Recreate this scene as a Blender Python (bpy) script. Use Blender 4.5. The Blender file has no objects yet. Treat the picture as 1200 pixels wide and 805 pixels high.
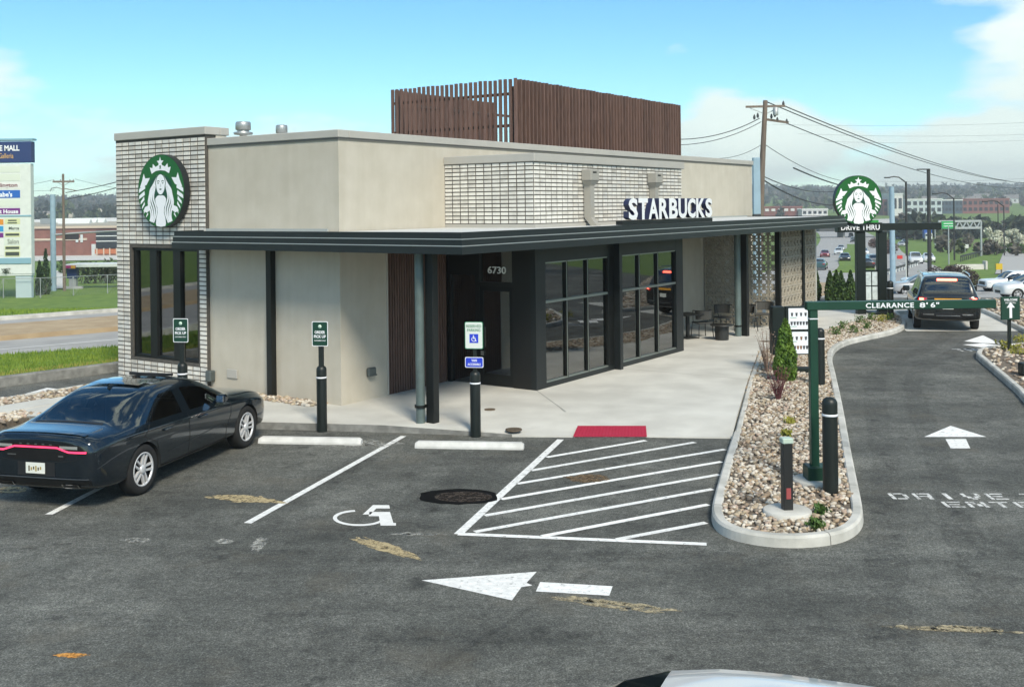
import bpy, bmesh, math, random
from mathutils import Vector, Matrix
from mathutils.bvhtree import BVHTree
random.seed(7)
SC = bpy.context.scene
COL = SC.collection
# ------------------------------------------------------------------ camera
F, ROLL, HY, YAW, CAMH = 1240.0, 0.0117346, 242.52, 0.60444, 4.13
cr, sr = math.cos(ROLL), math.sin(ROLL)
cam_d = bpy.data.cameras.new('camera'); cam = bpy.data.objects.new('camera', cam_d); COL.objects.link(cam)
right, up, back = Vector((cr, 0, -sr)), Vector((sr, 0, cr)), Vector((0, -1, 0))
cam.matrix_world = Matrix(((right.x, up.x, back.x, 0), (right.y, up.y, back.y, 0), (right.z, up.z, back.z, CAMH), (0, 0, 0, 1)))
cam_d.sensor_width = 36; cam_d.lens = F / 1200 * 36; cam_d.shift_y = -(402.5 - HY) / 1200
cam_d.clip_start = 0.1; cam_d.clip_end = 9000
SC.camera = cam
# ------------------------------------------------------------------ sky and sun
CLOUD_W = 0.4
SUN_EL, SUN_AZ = math.radians(43), math.radians(160)      # azimuth clockwise from +Y
w = bpy.data.worlds.new('World'); SC.world = w; w.use_nodes = True
nt = w.node_tree; N = nt.nodes; LK = nt.links; N.clear()
out = N.new('ShaderNodeOutputWorld'); bg = N.new('ShaderNodeBackground'); bg.inputs['Strength'].default_value = 0.13
sky = N.new('ShaderNodeTexSky'); sky.sky_type = 'NISHITA'; sky.sun_disc = False
sky.sun_elevation = SUN_EL; sky.sun_rotation = SUN_AZ; sky.altitude = 200
sky.air_density = 0.75; sky.dust_density = 0.05; sky.ozone_density = 3.0
hs = N.new('ShaderNodeHueSaturation'); hs.inputs['Saturation'].default_value = 1.22; hs.inputs['Value'].default_value = 0.55
tc = N.new('ShaderNodeTexCoord'); mp = N.new('ShaderNodeMapping'); mp.inputs['Scale'].default_value = (1.0, 1.0, 3.2)
mp.inputs['Location'].default_value = (0.35, 0.0, 0.02)
no = N.new('ShaderNodeTexNoise'); no.noise_dimensions = '4D'; no.inputs['W'].default_value = CLOUD_W; no.inputs['Scale'].default_value = 3.4; no.inputs['Detail'].default_value = 12; no.inputs['Roughness'].default_value = 0.50
rmp = N.new('ShaderNodeValToRGB'); rmp.color_ramp.elements[0].position = 0.525; rmp.color_ramp.elements[1].position = 0.585
rmp.color_ramp.elements[1].color = (.92, .92, .92, 1)
mx = N.new('ShaderNodeMix'); mx.data_type = 'RGBA'; crm = N.new('ShaderNodeValToRGB'); crm.color_ramp.elements[0].position = .50; crm.color_ramp.elements[1].position = .74; crm.color_ramp.elements[0].color = (2.65, 2.7, 2.95, 1); crm.color_ramp.elements[1].color = (3.3, 3.2, 3.3, 1)
LK.new(tc.outputs['Generated'], mp.inputs['Vector']); LK.new(mp.outputs[0], no.inputs['Vector'])
LK.new(no.outputs['Fac'], crm.inputs[0]); LK.new(crm.outputs[0], mx.inputs['B']); LK.new(no.outputs['Fac'], rmp.inputs[0]); LK.new(rmp.outputs[0], mx.inputs['Factor'])
LK.new(sky.outputs[0], hs.inputs['Color']); LK.new(hs.outputs[0], mx.inputs['A'])
tint = N.new('ShaderNodeMix'); tint.data_type = 'RGBA'; tint.blend_type = 'MULTIPLY'; tint.inputs['Factor'].default_value = 1; tint.inputs['B'].default_value = (.94, 1.05, .90, 1)
LK.new(mx.outputs['Result'], tint.inputs['A']); LK.new(tint.outputs['Result'], bg.inputs['Color']); LK.new(bg.outputs[0], out.inputs['Surface'])
sd = bpy.data.lights.new('sun', 'SUN'); sd.energy = 1.5; sd.angle = math.radians(16); sd.color = (1, .915, .76)
so = bpy.data.objects.new('sun', sd); COL.objects.link(so)
sdir = Vector((math.sin(SUN_AZ) * math.cos(SUN_EL), math.cos(SUN_AZ) * math.cos(SUN_EL), math.sin(SUN_EL)))
so.rotation_euler = sdir.to_track_quat('Z', 'Y').to_euler()
SC.view_settings.view_transform = 'Standard'; SC.view_settings.look = 'None'
SC.view_settings.gamma = 1; SC.view_settings.exposure = 1.60
SC.render.engine = 'CYCLES'

# ------------------------------------------------------------------ pixel helpers (a pixel is a direction; the distance comes from what it touches)
def ray(x, y):
    u = (x - 600) / F; v = (HY - y) / F
    return Vector((u * cr + v * sr, 1, -u * sr + v * cr))
def P(x, y, z=0.0):
    d = ray(x, y); t = (z - CAMH) / d.z
    return Vector((d.x * t, t, z))
def D(x, y, dist):
    d = ray(x, y) * dist; return Vector((d.x, d.y, d.z + CAMH))
RV = Vector((math.sin(YAW), math.cos(YAW), 0)); LV = Vector((-math.cos(YAW), math.sin(YAW), 0))
C0 = P(400, 474.5, .15); C0.z = 0
def W(a, b, z=0.0): return C0 + RV * a + LV * b + Vector((0, 0, z))
def B(x, y, z=0.0):
    q = P(x, y, z) - C0; return q.dot(RV), q.dot(LV)
def onR(x, y, b):
    d = ray(x, y); t = (b + C0.dot(LV)) / (Vector((d.x, d.y, 0)).dot(LV)); q = d * t
    return (Vector((q.x, q.y, 0)) - C0).dot(RV), q.z + CAMH
def onL(x, y, a):
    d = ray(x, y); t = (a + C0.dot(RV)) / (Vector((d.x, d.y, 0)).dot(RV)); q = d * t
    return (Vector((q.x, q.y, 0)) - C0).dot(LV), q.z + CAMH
# terrain height: level site, falling into the valley, hills far off
GK = [(-5000, -.06), (44, -.06), (52, -.75), (60, -1.6), (74, -2.75), (90, -3.75), (140, -4.9), (183, -5.9), (240, -7.4), (300, -8.5), (450, -10), (560, -9.2), (700, -6.5),
      (800, -5), (1000, -1), (1200, 4), (1500, 10), (1900, 21), (2300, 29), (2700, 32), (5000, 30)]
def gz0(Y):
    for (y0, z0), (y1, z1) in zip(GK, GK[1:]):
        if Y <= y1: return z0 + (z1 - z0) * (Y - y0) / (y1 - y0)
    return GK[-1][1]
def gz(X, Y):
    z = gz0(Y)
    if Y > 1000: z += (Y - 1000) / 1500 * (5 * math.sin(X / 310 + 1) + 3.5 * math.sin(X / 140))
    return z
def at(x, y):
    d = ray(x, y); lo, hi = 5.0, 5.0
    while hi < 3000 and CAMH + d.z * hi > gz(d.x * hi, hi): lo = hi; hi *= 1.05
    for _ in range(30):
        m = (lo + hi) / 2
        if CAMH + d.z * m > gz(d.x * m, m): lo = m
        else: hi = m
    return Vector((d.x * hi, hi, gz(d.x * hi, hi)))
def px(n, dist): return n * dist / F          # n photo pixels in metres at that distance

# ------------------------------------------------------------------ materials
MATS = {}
def mat(name, col, rough=.6, metal=0., var=.0, scale=8., bump=0., bscale=40., coat=0., spec=.5, emit=None, estr=0., col2=None, detail=6, stretch=None, streak=0.):
    if name in MATS: return MATS[name]
    m = bpy.data.materials.new(name); m.use_nodes = True; MATS[name] = m
    t = m.node_tree; n = t.nodes; l = t.links; b = n['Principled BSDF']
    b.inputs['Roughness'].default_value = rough; b.inputs['Metallic'].default_value = metal
    b.inputs['Specular IOR Level'].default_value = spec; b.inputs['Coat Weight'].default_value = coat; b.inputs['Coat Roughness'].default_value = .04
    b.inputs['Base Color'].default_value = (*col, 1)
    if emit: b.inputs['Emission Color'].default_value = (*emit, 1); b.inputs['Emission Strength'].default_value = estr
    if var or col2 or bump:
        g = n.new('ShaderNodeNewGeometry'); src = g.outputs['Position']
        if stretch:
            mpn = n.new('ShaderNodeMapping'); mpn.inputs['Scale'].default_value = stretch; l.new(src, mpn.inputs['Vector']); src = mpn.outputs[0]
    if var or col2:
        nz = n.new('ShaderNodeTexNoise'); nz.inputs['Scale'].default_value = scale; nz.inputs['Detail'].default_value = detail
        l.new(src, nz.inputs['Vector'])
        oi = n.new('ShaderNodeObjectInfo'); ad = n.new('ShaderNodeMath'); ad.operation = 'MULTIPLY_ADD'; ad.inputs[1].default_value = .22 if var else 0
        l.new(oi.outputs['Random'], ad.inputs[0]); l.new(nz.outputs['Fac'], ad.inputs[2])
        r = n.new('ShaderNodeValToRGB'); r.color_ramp.elements[0].position = .36; r.color_ramp.elements[1].position = .80
        c2 = col2 if col2 else tuple(min(1, c * (1 + var)) for c in col)
        c1 = col if col2 else tuple(c * (1 - var) for c in col)
        r.color_ramp.elements[0].color = (*c1, 1); r.color_ramp.elements[1].color = (*c2, 1)
        l.new(ad.outputs[0], r.inputs[0]); l.new(r.outputs[0], b.inputs['Base Color'])
    if streak:
        g2 = n.new('ShaderNodeNewGeometry'); m3 = n.new('ShaderNodeMapping'); m3.inputs['Scale'].default_value = (5, 5, .35); z3 = n.new('ShaderNodeTexNoise'); z3.inputs['Scale'].default_value = 1.0; z3.inputs['Detail'].default_value = 8
        r3 = n.new('ShaderNodeValToRGB'); r3.color_ramp.elements[0].position = .3; r3.color_ramp.elements[1].position = .7; k0 = 1 - streak; r3.color_ramp.elements[0].color = (k0, k0, k0 * .98, 1); r3.color_ramp.elements[1].color = (1.03, 1.03, 1.03, 1)
        x3 = n.new('ShaderNodeMix'); x3.data_type = 'RGBA'; x3.blend_type = 'MULTIPLY'; x3.inputs['Factor'].default_value = 1
        l.new(g2.outputs['Position'], m3.inputs[0]); l.new(m3.outputs[0], z3.inputs['Vector']); l.new(z3.outputs['Fac'], r3.inputs[0]); l.new(b.inputs['Base Color'].links[0].from_socket, x3.inputs['A']); l.new(r3.outputs[0], x3.inputs['B']); l.new(x3.outputs['Result'], b.inputs['Base Color'])
    if bump:
        n2 = n.new('ShaderNodeTexNoise'); n2.inputs['Scale'].default_value = bscale; n2.inputs['Detail'].default_value = 4
        bp = n.new('ShaderNodeBump'); bp.inputs['Strength'].default_value = bump; bp.inputs['Distance'].default_value = .02
        l.new(src, n2.inputs['Vector']); l.new(n2.outputs['Fac'], bp.inputs['Height']); l.new(bp.outputs[0], b.inputs['Normal'])
    return m
def glass(name, tint, mixf=.75, rough=.02):
    """tinted pane: see-through tint plus a mirror-like reflection that grows at grazing angles"""
    if name in MATS: return MATS[name]
    m = bpy.data.materials.new(name); m.use_nodes = True; MATS[name] = m
    t = m.node_tree; n = t.nodes; l = t.links; n.clear()
    o = n.new('ShaderNodeOutputMaterial'); tr = n.new('ShaderNodeBsdfTransparent'); tr.inputs[0].default_value = (*tint, 1)
    gl = n.new('ShaderNodeBsdfGlossy'); gl.inputs['Roughness'].default_value = rough; gl.inputs['Color'].default_value = (.95, .97, .97, 1)
    fr = n.new('ShaderNodeFresnel'); fr.inputs['IOR'].default_value = mixf
    mxs = n.new('ShaderNodeMixShader'); l.new(fr.outputs[0], mxs.inputs[0]); l.new(tr.outputs[0], mxs.inputs[1]); l.new(gl.outputs[0], mxs.inputs[2]); l.new(mxs.outputs[0], o.inputs[0])
    return m

# ------------------------------------------------------------------ mesh helpers
def basis(o, r, u=(0, 0, 1)):
    """frame with local x along r, local y along u, local z towards the viewer of the face"""
    r = Vector(r).normalized(); u = Vector(u).normalized(); n = r.cross(u); o = Vector(o)
    return Matrix(((r.x, u.x, n.x, o.x), (r.y, u.y, n.y, o.y), (r.z, u.z, n.z, o.z), (0, 0, 0, 1)))
class MB:
    def __init__(s): s.v = []; s.f = []; s.mi = []; s.sm = []
    def add(s, vs, fs, mi=0, sm=False):
        k = len(s.v); s.v += [tuple(v) for v in vs]
        for f in fs: s.f.append(tuple(k + i for i in f)); s.mi.append(mi); s.sm.append(sm)
        return s
    def box(s, x0, x1, y0, y1, z0, z1, mi=0, M=None):
        vs = [Vector(p) for p in ((x0, y0, z0), (x1, y0, z0), (x1, y1, z0), (x0, y1, z0), (x0, y0, z1), (x1, y0, z1), (x1, y1, z1), (x0, y1, z1))]
        if M: vs = [M @ v for v in vs]
        return s.add(vs, [(0, 3, 2, 1), (4, 5, 6, 7), (0, 1, 5, 4), (1, 2, 6, 5), (2, 3, 7, 6), (3, 0, 4, 7)], mi)
    def bbox(s, x0, x1, y0, y1, z0, z1, c=.01, mi=0, M=None):
        """box with chamfered edges"""
        bm = bmesh.new(); bmesh.ops.create_cube(bm, size=1)
        for v in bm.verts: v.co = Vector(((x0 + x1) / 2 + v.co.x * (x1 - x0), (y0 + y1) / 2 + v.co.y * (y1 - y0), (z0 + z1) / 2 + v.co.z * (z1 - z0)))
        bmesh.ops.bevel(bm, geom=bm.edges[:], offset=c, segments=1, affect='EDGES')
        bm.verts.index_update(); vs = [M @ v.co if M else v.co.copy() for v in bm.verts]
        s.add(vs, [[v.index for v in f.verts] for f in bm.faces], mi); bm.free(); return s
    def prism(s, poly, z0, z1, mi=0, M=None):
        n = len(poly); ar = sum(poly[i][0] * poly[(i + 1) % n][1] - poly[(i + 1) % n][0] * poly[i][1] for i in range(n))
        if ar < 0: poly = poly[::-1]
        zf = (lambda z, p: z(p) if callable(z) else z)
        vs = [Vector((p[0], p[1], zf(z0, p))) for p in poly] + [Vector((p[0], p[1], zf(z1, p))) for p in poly]
        if M: vs = [M @ v for v in vs]
        return s.add(vs, [tuple(range(n))[::-1], tuple(range(n, 2 * n))] + [(i, (i + 1) % n, n + (i + 1) % n, n + i) for i in range(n)], mi)
    def sheet(s, poly, z, mi=0):
        n = len(poly); ar = sum(poly[i][0] * poly[(i + 1) % n][1] - poly[(i + 1) % n][0] * poly[i][1] for i in range(n))
        if ar < 0: poly = poly[::-1]
        return s.add([(p[0], p[1], z) for p in poly], [tuple(range(n))], mi)
    def tube(s, pts, r, n=8, mi=0, cap=True, sm=True):
        pts = [Vector(p) for p in pts]; k = len(pts); rs = r if isinstance(r, (list, tuple)) else [r] * k
        vs = []; ref = None
        for i, p in enumerate(pts):
            d = (pts[min(i + 1, k - 1)] - pts[max(i - 1, 0)]).normalized()
            if ref is None: ref = d.orthogonal().normalized()
            ref = (ref - d * ref.dot(d)).normalized(); q = d.cross(ref)
            for j in range(n):
                a = 2 * math.pi * j / n; vs.append(p + (ref * math.cos(a) + q * math.sin(a)) * rs[i])
        fs = [(i * n + j, i * n + (j + 1) % n, (i + 1) * n + (j + 1) % n, (i + 1) * n + j) for i in range(k - 1) for j in range(n)]
        s.add(vs, fs, mi, sm)
        if cap: s.add([vs[j] for j in range(n)], [tuple(range(n))[::-1]], mi); s.add(vs[-n:], [tuple(range(n))], mi)
        return s
    def lathe(s, prof, n=20, M=None, mi=0, sm=True, cap=True):
        """profile [(r,z)] turned about local z"""
        vs = []
        for r, z in prof:
            for j in range(n):
                a = 2 * math.pi * j / n; v = Vector((r * math.cos(a), r * math.sin(a), z)); vs.append(M @ v if M else v)
        fs = [(i * n + j, i * n + (j + 1) % n, (i + 1) * n + (j + 1) % n, (i + 1) * n + j) for i in range(len(prof) - 1) for j in range(n)]
        s.add(vs, fs, mi, sm)
        if cap and prof[0][0] > 1e-4: s.add(vs[:n], [tuple(range(n))[::-1]], mi)
        if cap and prof[-1][0] > 1e-4: s.add(vs[-n:], [tuple(range(n))], mi)
        return s
    def bar(s, p, q, wd, ht, mi=0):
        p = Vector(p); q = Vector(q); d = (q - p); L = d.length; d.normalize()
        sd = d.cross(Vector((0, 0, 1)));  sd = Vector((1, 0, 0)) if sd.length < 1e-3 else sd.normalized(); u = sd.cross(d)
        M = Matrix(((d.x, sd.x, u.x, p.x), (d.y, sd.y, u.y, p.y), (d.z, sd.z, u.z, p.z), (0, 0, 0, 1)))
        return s.box(0, L, -wd / 2, wd / 2, -ht / 2, ht / 2, mi, M)
    def mesh(s, name):
        me = bpy.data.meshes.new(name); me.from_pydata(s.v, [], s.f); me.update()
        me.polygons.foreach_set('material_index', s.mi); me.polygons.foreach_set('use_smooth', s.sm)
        return me
    def build(s, name, m, parent=None, loc=None, **tags):
        return link(name, s.mesh(name), m, parent, loc, **tags)
def link(name, me, m, parent=None, loc=None, label=None, cat=None, group=None, kind=None):
    o = bpy.data.objects.new(name, me); COL.objects.link(o)
    if me is not None and m is not None and not me.materials:
        for q in (m if isinstance(m, (list, tuple)) else [m]): me.materials.append(q)
    if parent: o.parent = parent
    if loc is not None: o.location = loc
    return tag(o, label, cat, group, kind)
def tag(o, label=None, cat=None, group=None, kind=None):
    for k, v in (('label', label), ('category', cat), ('group', group), ('kind', kind)):
        if v: o[k] = v
    return o
def empty(name, loc, rz=0, label=None, cat=None, group=None):
    o = bpy.data.objects.new(name, None); COL.objects.link(o); o.location = loc; o.rotation_euler = (0, 0, rz); o.empty_display_size = .2
    return tag(o, label, cat, group)
KIDS = {}
def copy_tree(o, parent=None):
    c = o.copy(); COL.objects.link(c); c.parent = parent
    for ch in list(o.children): copy_tree(ch, c)
    return c

# ------------------------------------------------------------------ lettering (built-in font turned into meshes in one go)
TXT = {}
def text(key, s, extr=.004, off=0., sx=1., spacing=1.):
    cu = bpy.data.curves.new(key, 'FONT'); cu.body = s; cu.align_x = 'CENTER'; cu.align_y = 'CENTER'; cu.size = 1; cu.extrude = extr; cu.offset = off; cu.resolution_u = 3; cu.space_character = spacing
    ob = bpy.data.objects.new(key, cu); COL.objects.link(ob); TXT[key] = (ob, sx)
for k, s, e, o, sx, sp in (('CLEAR', 'CLEARANCE', .02, .022, 1, 1.12), ('C8', "8'", .02, .022, 1, 1.1), ('C6', '6"', .02, .022, 1, 1.1), ('DT', 'DRIVE THRU', .02, .02, 1, 1.05), ('NUM', '6730', .02, .012, 1, 1.), ('RES', 'RESERVED', .01, .01, .85, 1), ('PARK', 'PARKING', .01, .01, .85, 1),
        ('VAN', 'VAN', .01, .03, 1, 1), ('ACC', 'ACCESSIBLE', .01, .02, .9, 1), ('ORD', 'ORDER', .01, .03, .9, 1), ('PUP', 'PICK UP', .01, .03, .9, 1), ('CUST', 'CUSTOMERS ONLY', .01, .01, 1, 1),
        ('WEL', 'WELCOME', .01, .03, 1, 1), ('DRV', 'DRIVE THRU', .0, .0, 1, 1), ('THX', 'THANKS', .01, .02, 1, 1), ('MALL', 'NE MALL', .01, .03, .62, 1), ('GAL', 'Galleria', .01, .0, .8, 1), ('BUR', 'Burlington', .01, .02, .8, 1),
        ('GAB', "Gabe's", .01, .03, .9, 1), ('CRT', 'Court House', .01, .03, .8, 1), ('SAL', 'Salon', .01, .0, 1, 1), ('MAR', 'Marca', .01, .02, 1, 1), ('GM', 'DIVINE NAILS', .01, .02, .8, 1), ('ACT', 'ACTIVE', .01, .0, 1, 1)):
    text(k, s, e, o, sx, sp)
for ch in 'STARBUCK': text('L' + ch, ch, .09, .035, 1.0)
bpy.context.view_layer.update(); dg = bpy.context.evaluated_depsgraph_get(); TM = {}
for k, (ob, sx) in TXT.items():
    me = bpy.data.meshes.new_from_object(ob.evaluated_get(dg)); me.materials.clear()
    vs = [v.co for v in me.vertices]
    x0, x1 = min(v.x for v in vs), max(v.x for v in vs); y0, y1 = min(v.y for v in vs), max(v.y for v in vs)
    TM[k] = ([((v.x - (x0 + x1) / 2) / (x1 - x0), (v.y - (y0 + y1) / 2) / (y1 - y0), v.z) for v in vs], [tuple(p.vertices) for p in me.polygons])
    cu = ob.data; bpy.data.objects.remove(ob); bpy.data.curves.remove(cu); bpy.data.meshes.remove(me)
def lettering(mb, key, M, cx, cy, wd, ht, z=.004, th=.004, mi=0):
    """put a word of that width and height on the plane of frame M"""
    vs, fs = TM[key]; zm = max(abs(v[2]) for v in vs) or 1
    mb.add([M @ Vector((cx + v[0] * wd, cy + v[1] * ht, z + v[2] / zm * th / 2)) for v in vs], fs, mi)
# ================================================================== surfaces
asphalt = mat('asphalt', (.080, .0825, .0735), .88, var=.0, col2=(.148, .150, .134), scale=.55, bump=.55, bscale=160, detail=12)
concrete = mat('concrete', (.50, .49, .45), .85, col2=(.67, .66, .61), scale=1.1, bump=.2, bscale=90, detail=10)
kerbm = mat('kerb concrete', (.40, .395, .36), .85, col2=(.68, .665, .62), scale=2.2, bump=.25, bscale=70, detail=8)
white = mat('road paint', (.70, .70, .68), .7, col2=(.84, .84, .82), scale=9, detail=8)
def asphalt_nodes():
    m = asphalt; t = m.node_tree; n = t.nodes; l = t.links; b = n['Principled BSDF']
    old = b.inputs['Base Color'].links[0].from_socket
    g = n.new('ShaderNodeNewGeometry')
    def noise(sc, lo, hi, c0, c1, stretch=(1, 1, 1), det=8, rot=0):
        mp_ = n.new('ShaderNodeMapping'); mp_.inputs['Scale'].default_value = stretch; mp_.inputs['Rotation'].default_value = (0, 0, rot)
        z = n.new('ShaderNodeTexNoise'); z.inputs['Scale'].default_value = sc; z.inputs['Detail'].default_value = det; z.inputs['Roughness'].default_value = .62
        r = n.new('ShaderNodeValToRGB'); r.color_ramp.elements[0].position = lo; r.color_ramp.elements[1].position = hi
        r.color_ramp.elements[0].color = (c0, c0, c0, 1); r.color_ramp.elements[1].color = (c1, c1, c1, 1)
        l.new(g.outputs['Position'], mp_.inputs[0]); l.new(mp_.outputs[0], z.inputs['Vector']); l.new(z.outputs['Fac'], r.inputs[0]); return r.outputs[0]
    def mul(a, c):
        x = n.new('ShaderNodeMix'); x.data_type = 'RGBA'; x.blend_type = 'MULTIPLY'; x.inputs['Factor'].default_value = 1
        l.new(a, x.inputs['A']); l.new(c, x.inputs['B']); return x.outputs['Result']
    o = mul(old, noise(60, .34, .68, .5, 1.65, det=4))           # aggregate
    o = mul(o, noise(30, .42, .74, .84, 1.55, det=2)); o = mul(o, noise(14, .33, .7, .74, 1.28)); o = mul(o, noise(3.5, .36, .66, .80, 1.2))
    o = mul(o, noise(.9, .36, .64, .78, 1.2, (.3, 1.2, 1), 8, .15))   # traffic sweeps across the aisle
    o = mul(o, noise(2.1, .57, .70, 1.0, .45, (1, 1, 1), 6)); o = mul(o, noise(.33, .35, .65, .80, 1.16, (1, 1, 1), 6))           # oil spots
    # warm dusty patches
    d = noise(.7, .55, .78, 0, .55, det=10); x = n.new('ShaderNodeMix'); x.data_type = 'RGBA'; x.inputs['B'].default_value = (.15, .13, .095, 1)
    l.new(d, x.inputs['Factor']); l.new(o, x.inputs['A'])
    # fine cracks
    v = n.new('ShaderNodeTexVoronoi'); v.feature = 'DISTANCE_TO_EDGE'; v.inputs['Scale'].default_value = .33
    nz = n.new('ShaderNodeTexNoise'); nz.inputs['Scale'].default_value = 1.6; nz.inputs['Detail'].default_value = 6
    va = n.new('ShaderNodeMix'); va.data_type = 'VECTOR'; va.inputs['Factor'].default_value = .35
    l.new(g.outputs['Position'], va.inputs['A']); l.new(nz.outputs['Color'], va.inputs['B']); l.new(g.outputs['Position'], nz.inputs['Vector']); l.new(va.outputs['Result'], v.inputs['Vector'])
    cr_ = n.new('ShaderNodeValToRGB'); cr_.color_ramp.elements[0].position = .0; cr_.color_ramp.elements[1].position = .006
    cr_.color_ramp.elements[0].color = (.86, .86, .86, 1)
    l.new(v.outputs[0], cr_.inputs[0]); o = mul(x.outputs['Result'], cr_.outputs[0])
    l.new(o, b.inputs['Base Color'])
asphalt_nodes()
def worn_paint(name, c, keep=.5, op=1.):
    """paint rubbed through: patchy opacity"""
    m = mat(name, c, .8, var=.15, scale=14); t = m.node_tree; n = t.nodes; l = t.links; b = n['Principled BSDF']
    g = n.new('ShaderNodeNewGeometry'); z = n.new('ShaderNodeTexNoise'); z.inputs['Scale'].default_value = 11; z.inputs['Detail'].default_value = 12; z.inputs['Roughness'].default_value = .75
    r = n.new('ShaderNodeValToRGB'); r.color_ramp.elements[0].position = keep - .06; r.color_ramp.elements[1].position = keep + .10
    l.new(g.outputs['Position'], z.inputs['Vector']); l.new(z.outputs['Fac'], r.inputs[0]); r.color_ramp.elements[1].color = (op, op, op, 1); l.new(r.outputs[0], b.inputs['Alpha']); return m
white_worn = worn_paint('fresh paint with wear', (.78, .78, .76), .345)
tan_worn = worn_paint('scuffed tan paint', (.40, .34, .22), .50)
grey_worn = worn_paint('scuffed grey paint', (.36, .36, .33), .50)
def grass_mat(name, a, b_, sc=3.):
    return mat(name, a, .9, col2=b_, scale=sc, bump=.6, bscale=30, detail=10)
grassm = grass_mat('grass', (.085, .155, .016), (.19, .27, .035), .8)
blade = mat('grass blades', (.095, .18, .016), .75, col2=(.26, .34, .04), scale=2.5, detail=4)
# ------------------------------------------------------------------ terrain
ys = sorted(set([-900, -400, -150, -60, 0, 30] + [y for y, _ in GK if 0 < y < 3000] + [70, 80, 100, 115, 160, 210, 270, 340, 380, 420, 500, 630, 900, 1100, 1350, 1700, 2100, 2500]))
xs = [-2600, -2000, -1500, -1200] + list(range(-1000, 1001, 100)) + [1200, 1500, 2000, 2600]
mb = MB(); nx = len(xs)
mb.add([(x, y, gz(x, y)) for y in ys for x in xs], [(j * nx + i, j * nx + i + 1, (j + 1) * nx + i + 1, (j + 1) * nx + i) for j in range(len(ys) - 1) for i in range(nx - 1)], 0, True)
ground = mb.build('ground', grassm, kind='structure')
# ------------------------------------------------------------------ asphalt lot
EL = [W(-60, 9.15), W(-1.99, 9.15), W(26, 8.6)]           # lane edge along the street side
lot = [(-70, -40)] + [(p.x, p.y) for p in EL] + [(30, 44), (60, 44), (60, -40)]
parking = MB().prism(lot, -.04, 0).build('parking_lot', asphalt, kind='structure')
# ------------------------------------------------------------------ street with two carriageways and a median
roadm = mat('worn road surface', (.30, .295, .285), .9, col2=(.42, .415, .40), scale=.8, bump=.3, bscale=60, detail=10)
CL = [(-75, -11), (-17.35, 35.9), (-13.9, 38.7), (-3, 49), (9, 62), (24, 88), (46, 140), (60, 187), (82, 255), (98, 300), (143, 450), (165, 540), (196, 690)]
def offs(t):   # near edge, median near, median far, far edge along the line (0 left .. 1 right)
    return (-7.4 - 3.5 * t, -1.95 - .5 * t, 1.95 + .5 * t, 5.0 + 6.0 * t)
def dense(pl, step):
    o = []
    for p, q in zip(pl, pl[1:]):
        k = max(1, int(math.hypot(q[0] - p[0], q[1] - p[1]) / step))
        o += [(p[0] + (q[0] - p[0]) * i / k, p[1] + (q[1] - p[1]) * i / k) for i in range(k)]
    return o + [pl[-1]]
def smooth(pl, it=2):
    for _ in range(it):
        o = [pl[0]]
        for p, q in zip(pl, pl[1:]): o += [(p[0] * .75 + q[0] * .25, p[1] * .75 + q[1] * .25), (p[0] * .25 + q[0] * .75, p[1] * .25 + q[1] * .75)]
        pl = o + [pl[-1]]
    return pl
CLd = dense(smooth(CL), 6)
def road_strip(name, i, j, dz, m, kind='structure', y_max=1e9, y_min=-1e9, w0=None, w1=None, th=0):
    vs = []; fs = []; n = len(CLd); kk = 0
    for q, p in enumerate(CLd):
        a = CLd[max(q - 1, 0)]; b_ = CLd[min(q + 1, n - 1)]; d = Vector((b_[0] - a[0], b_[1] - a[1])).normalized(); nrm = Vector((-d.y, d.x))
        if not (y_min < p[1] < y_max): continue
        o = offs(min(1, max(0, (p[1] - 40) / 60)))
        lo = o[i] if w0 is None else o[i] + w0; hi = o[j] if w1 is None else o[i] + w1
        for off in (lo, (lo + hi) / 2, hi):
            X, Y = p[0] + nrm.x * off, p[1] + nrm.y * off; vs.append((X, Y, gz(X, Y) + dz))
        kk += 1
    for q in range(kk - 1):
        for s_ in (0, 1): fs.append((q * 3 + s_ + 1, q * 3 + s_, q * 3 + 3 + s_, q * 3 + 4 + s_))
    mb = MB(); mb.add(vs, fs)
    return mb.build(name, m, kind=kind)
road_strip('road', 0, 3, .075, roadm)
medc = mat('tan median paving', (.34, .25, .15), .9, col2=(.46, .36, .23), scale=1.5, detail=8)
mbm = MB()
def raised(name, i, j, h, m, y_min, y_max):
    o = road_strip(name, i, j, .075 + h, m, y_max=y_max, y_min=y_min)
    me = o.data; bm = bmesh.new(); bm.from_mesh(me); r = bmesh.ops.extrude_face_region(bm, geom=bm.faces[:])
    for v in [g for g in r['geom'] if isinstance(g, bmesh.types.BMVert)]: v.co.z -= h + .05
    bmesh.ops.recalc_face_normals(bm, faces=bm.faces[:]); bm.to_mesh(me); bm.free(); return o
raised('median', 1, 2, .16, medc, -50, 112)
raised('median', 1, 2, .12, grassm, 128, 330)
linep = mat('road line paint', (.62, .62, .6), .8)
for (i, dd, ya, yb) in ((0, 3.0, 20, 60), (2, 3.4, 30, 60), (0, 4.2, 60, 400), (2, 4.4, 60, 400)):
    y = ya
    while y < yb:
        road_strip('road_marking', i, i, .082, linep, y_min=y, y_max=y + (6 if y < 120 else 16), w0=dd, w1=dd + .14); y += 12 if y < 120 else 34
road_strip('road_marking', 0, 0, .082, linep, y_min=10, y_max=240, w0=.5, w1=.64)
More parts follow.
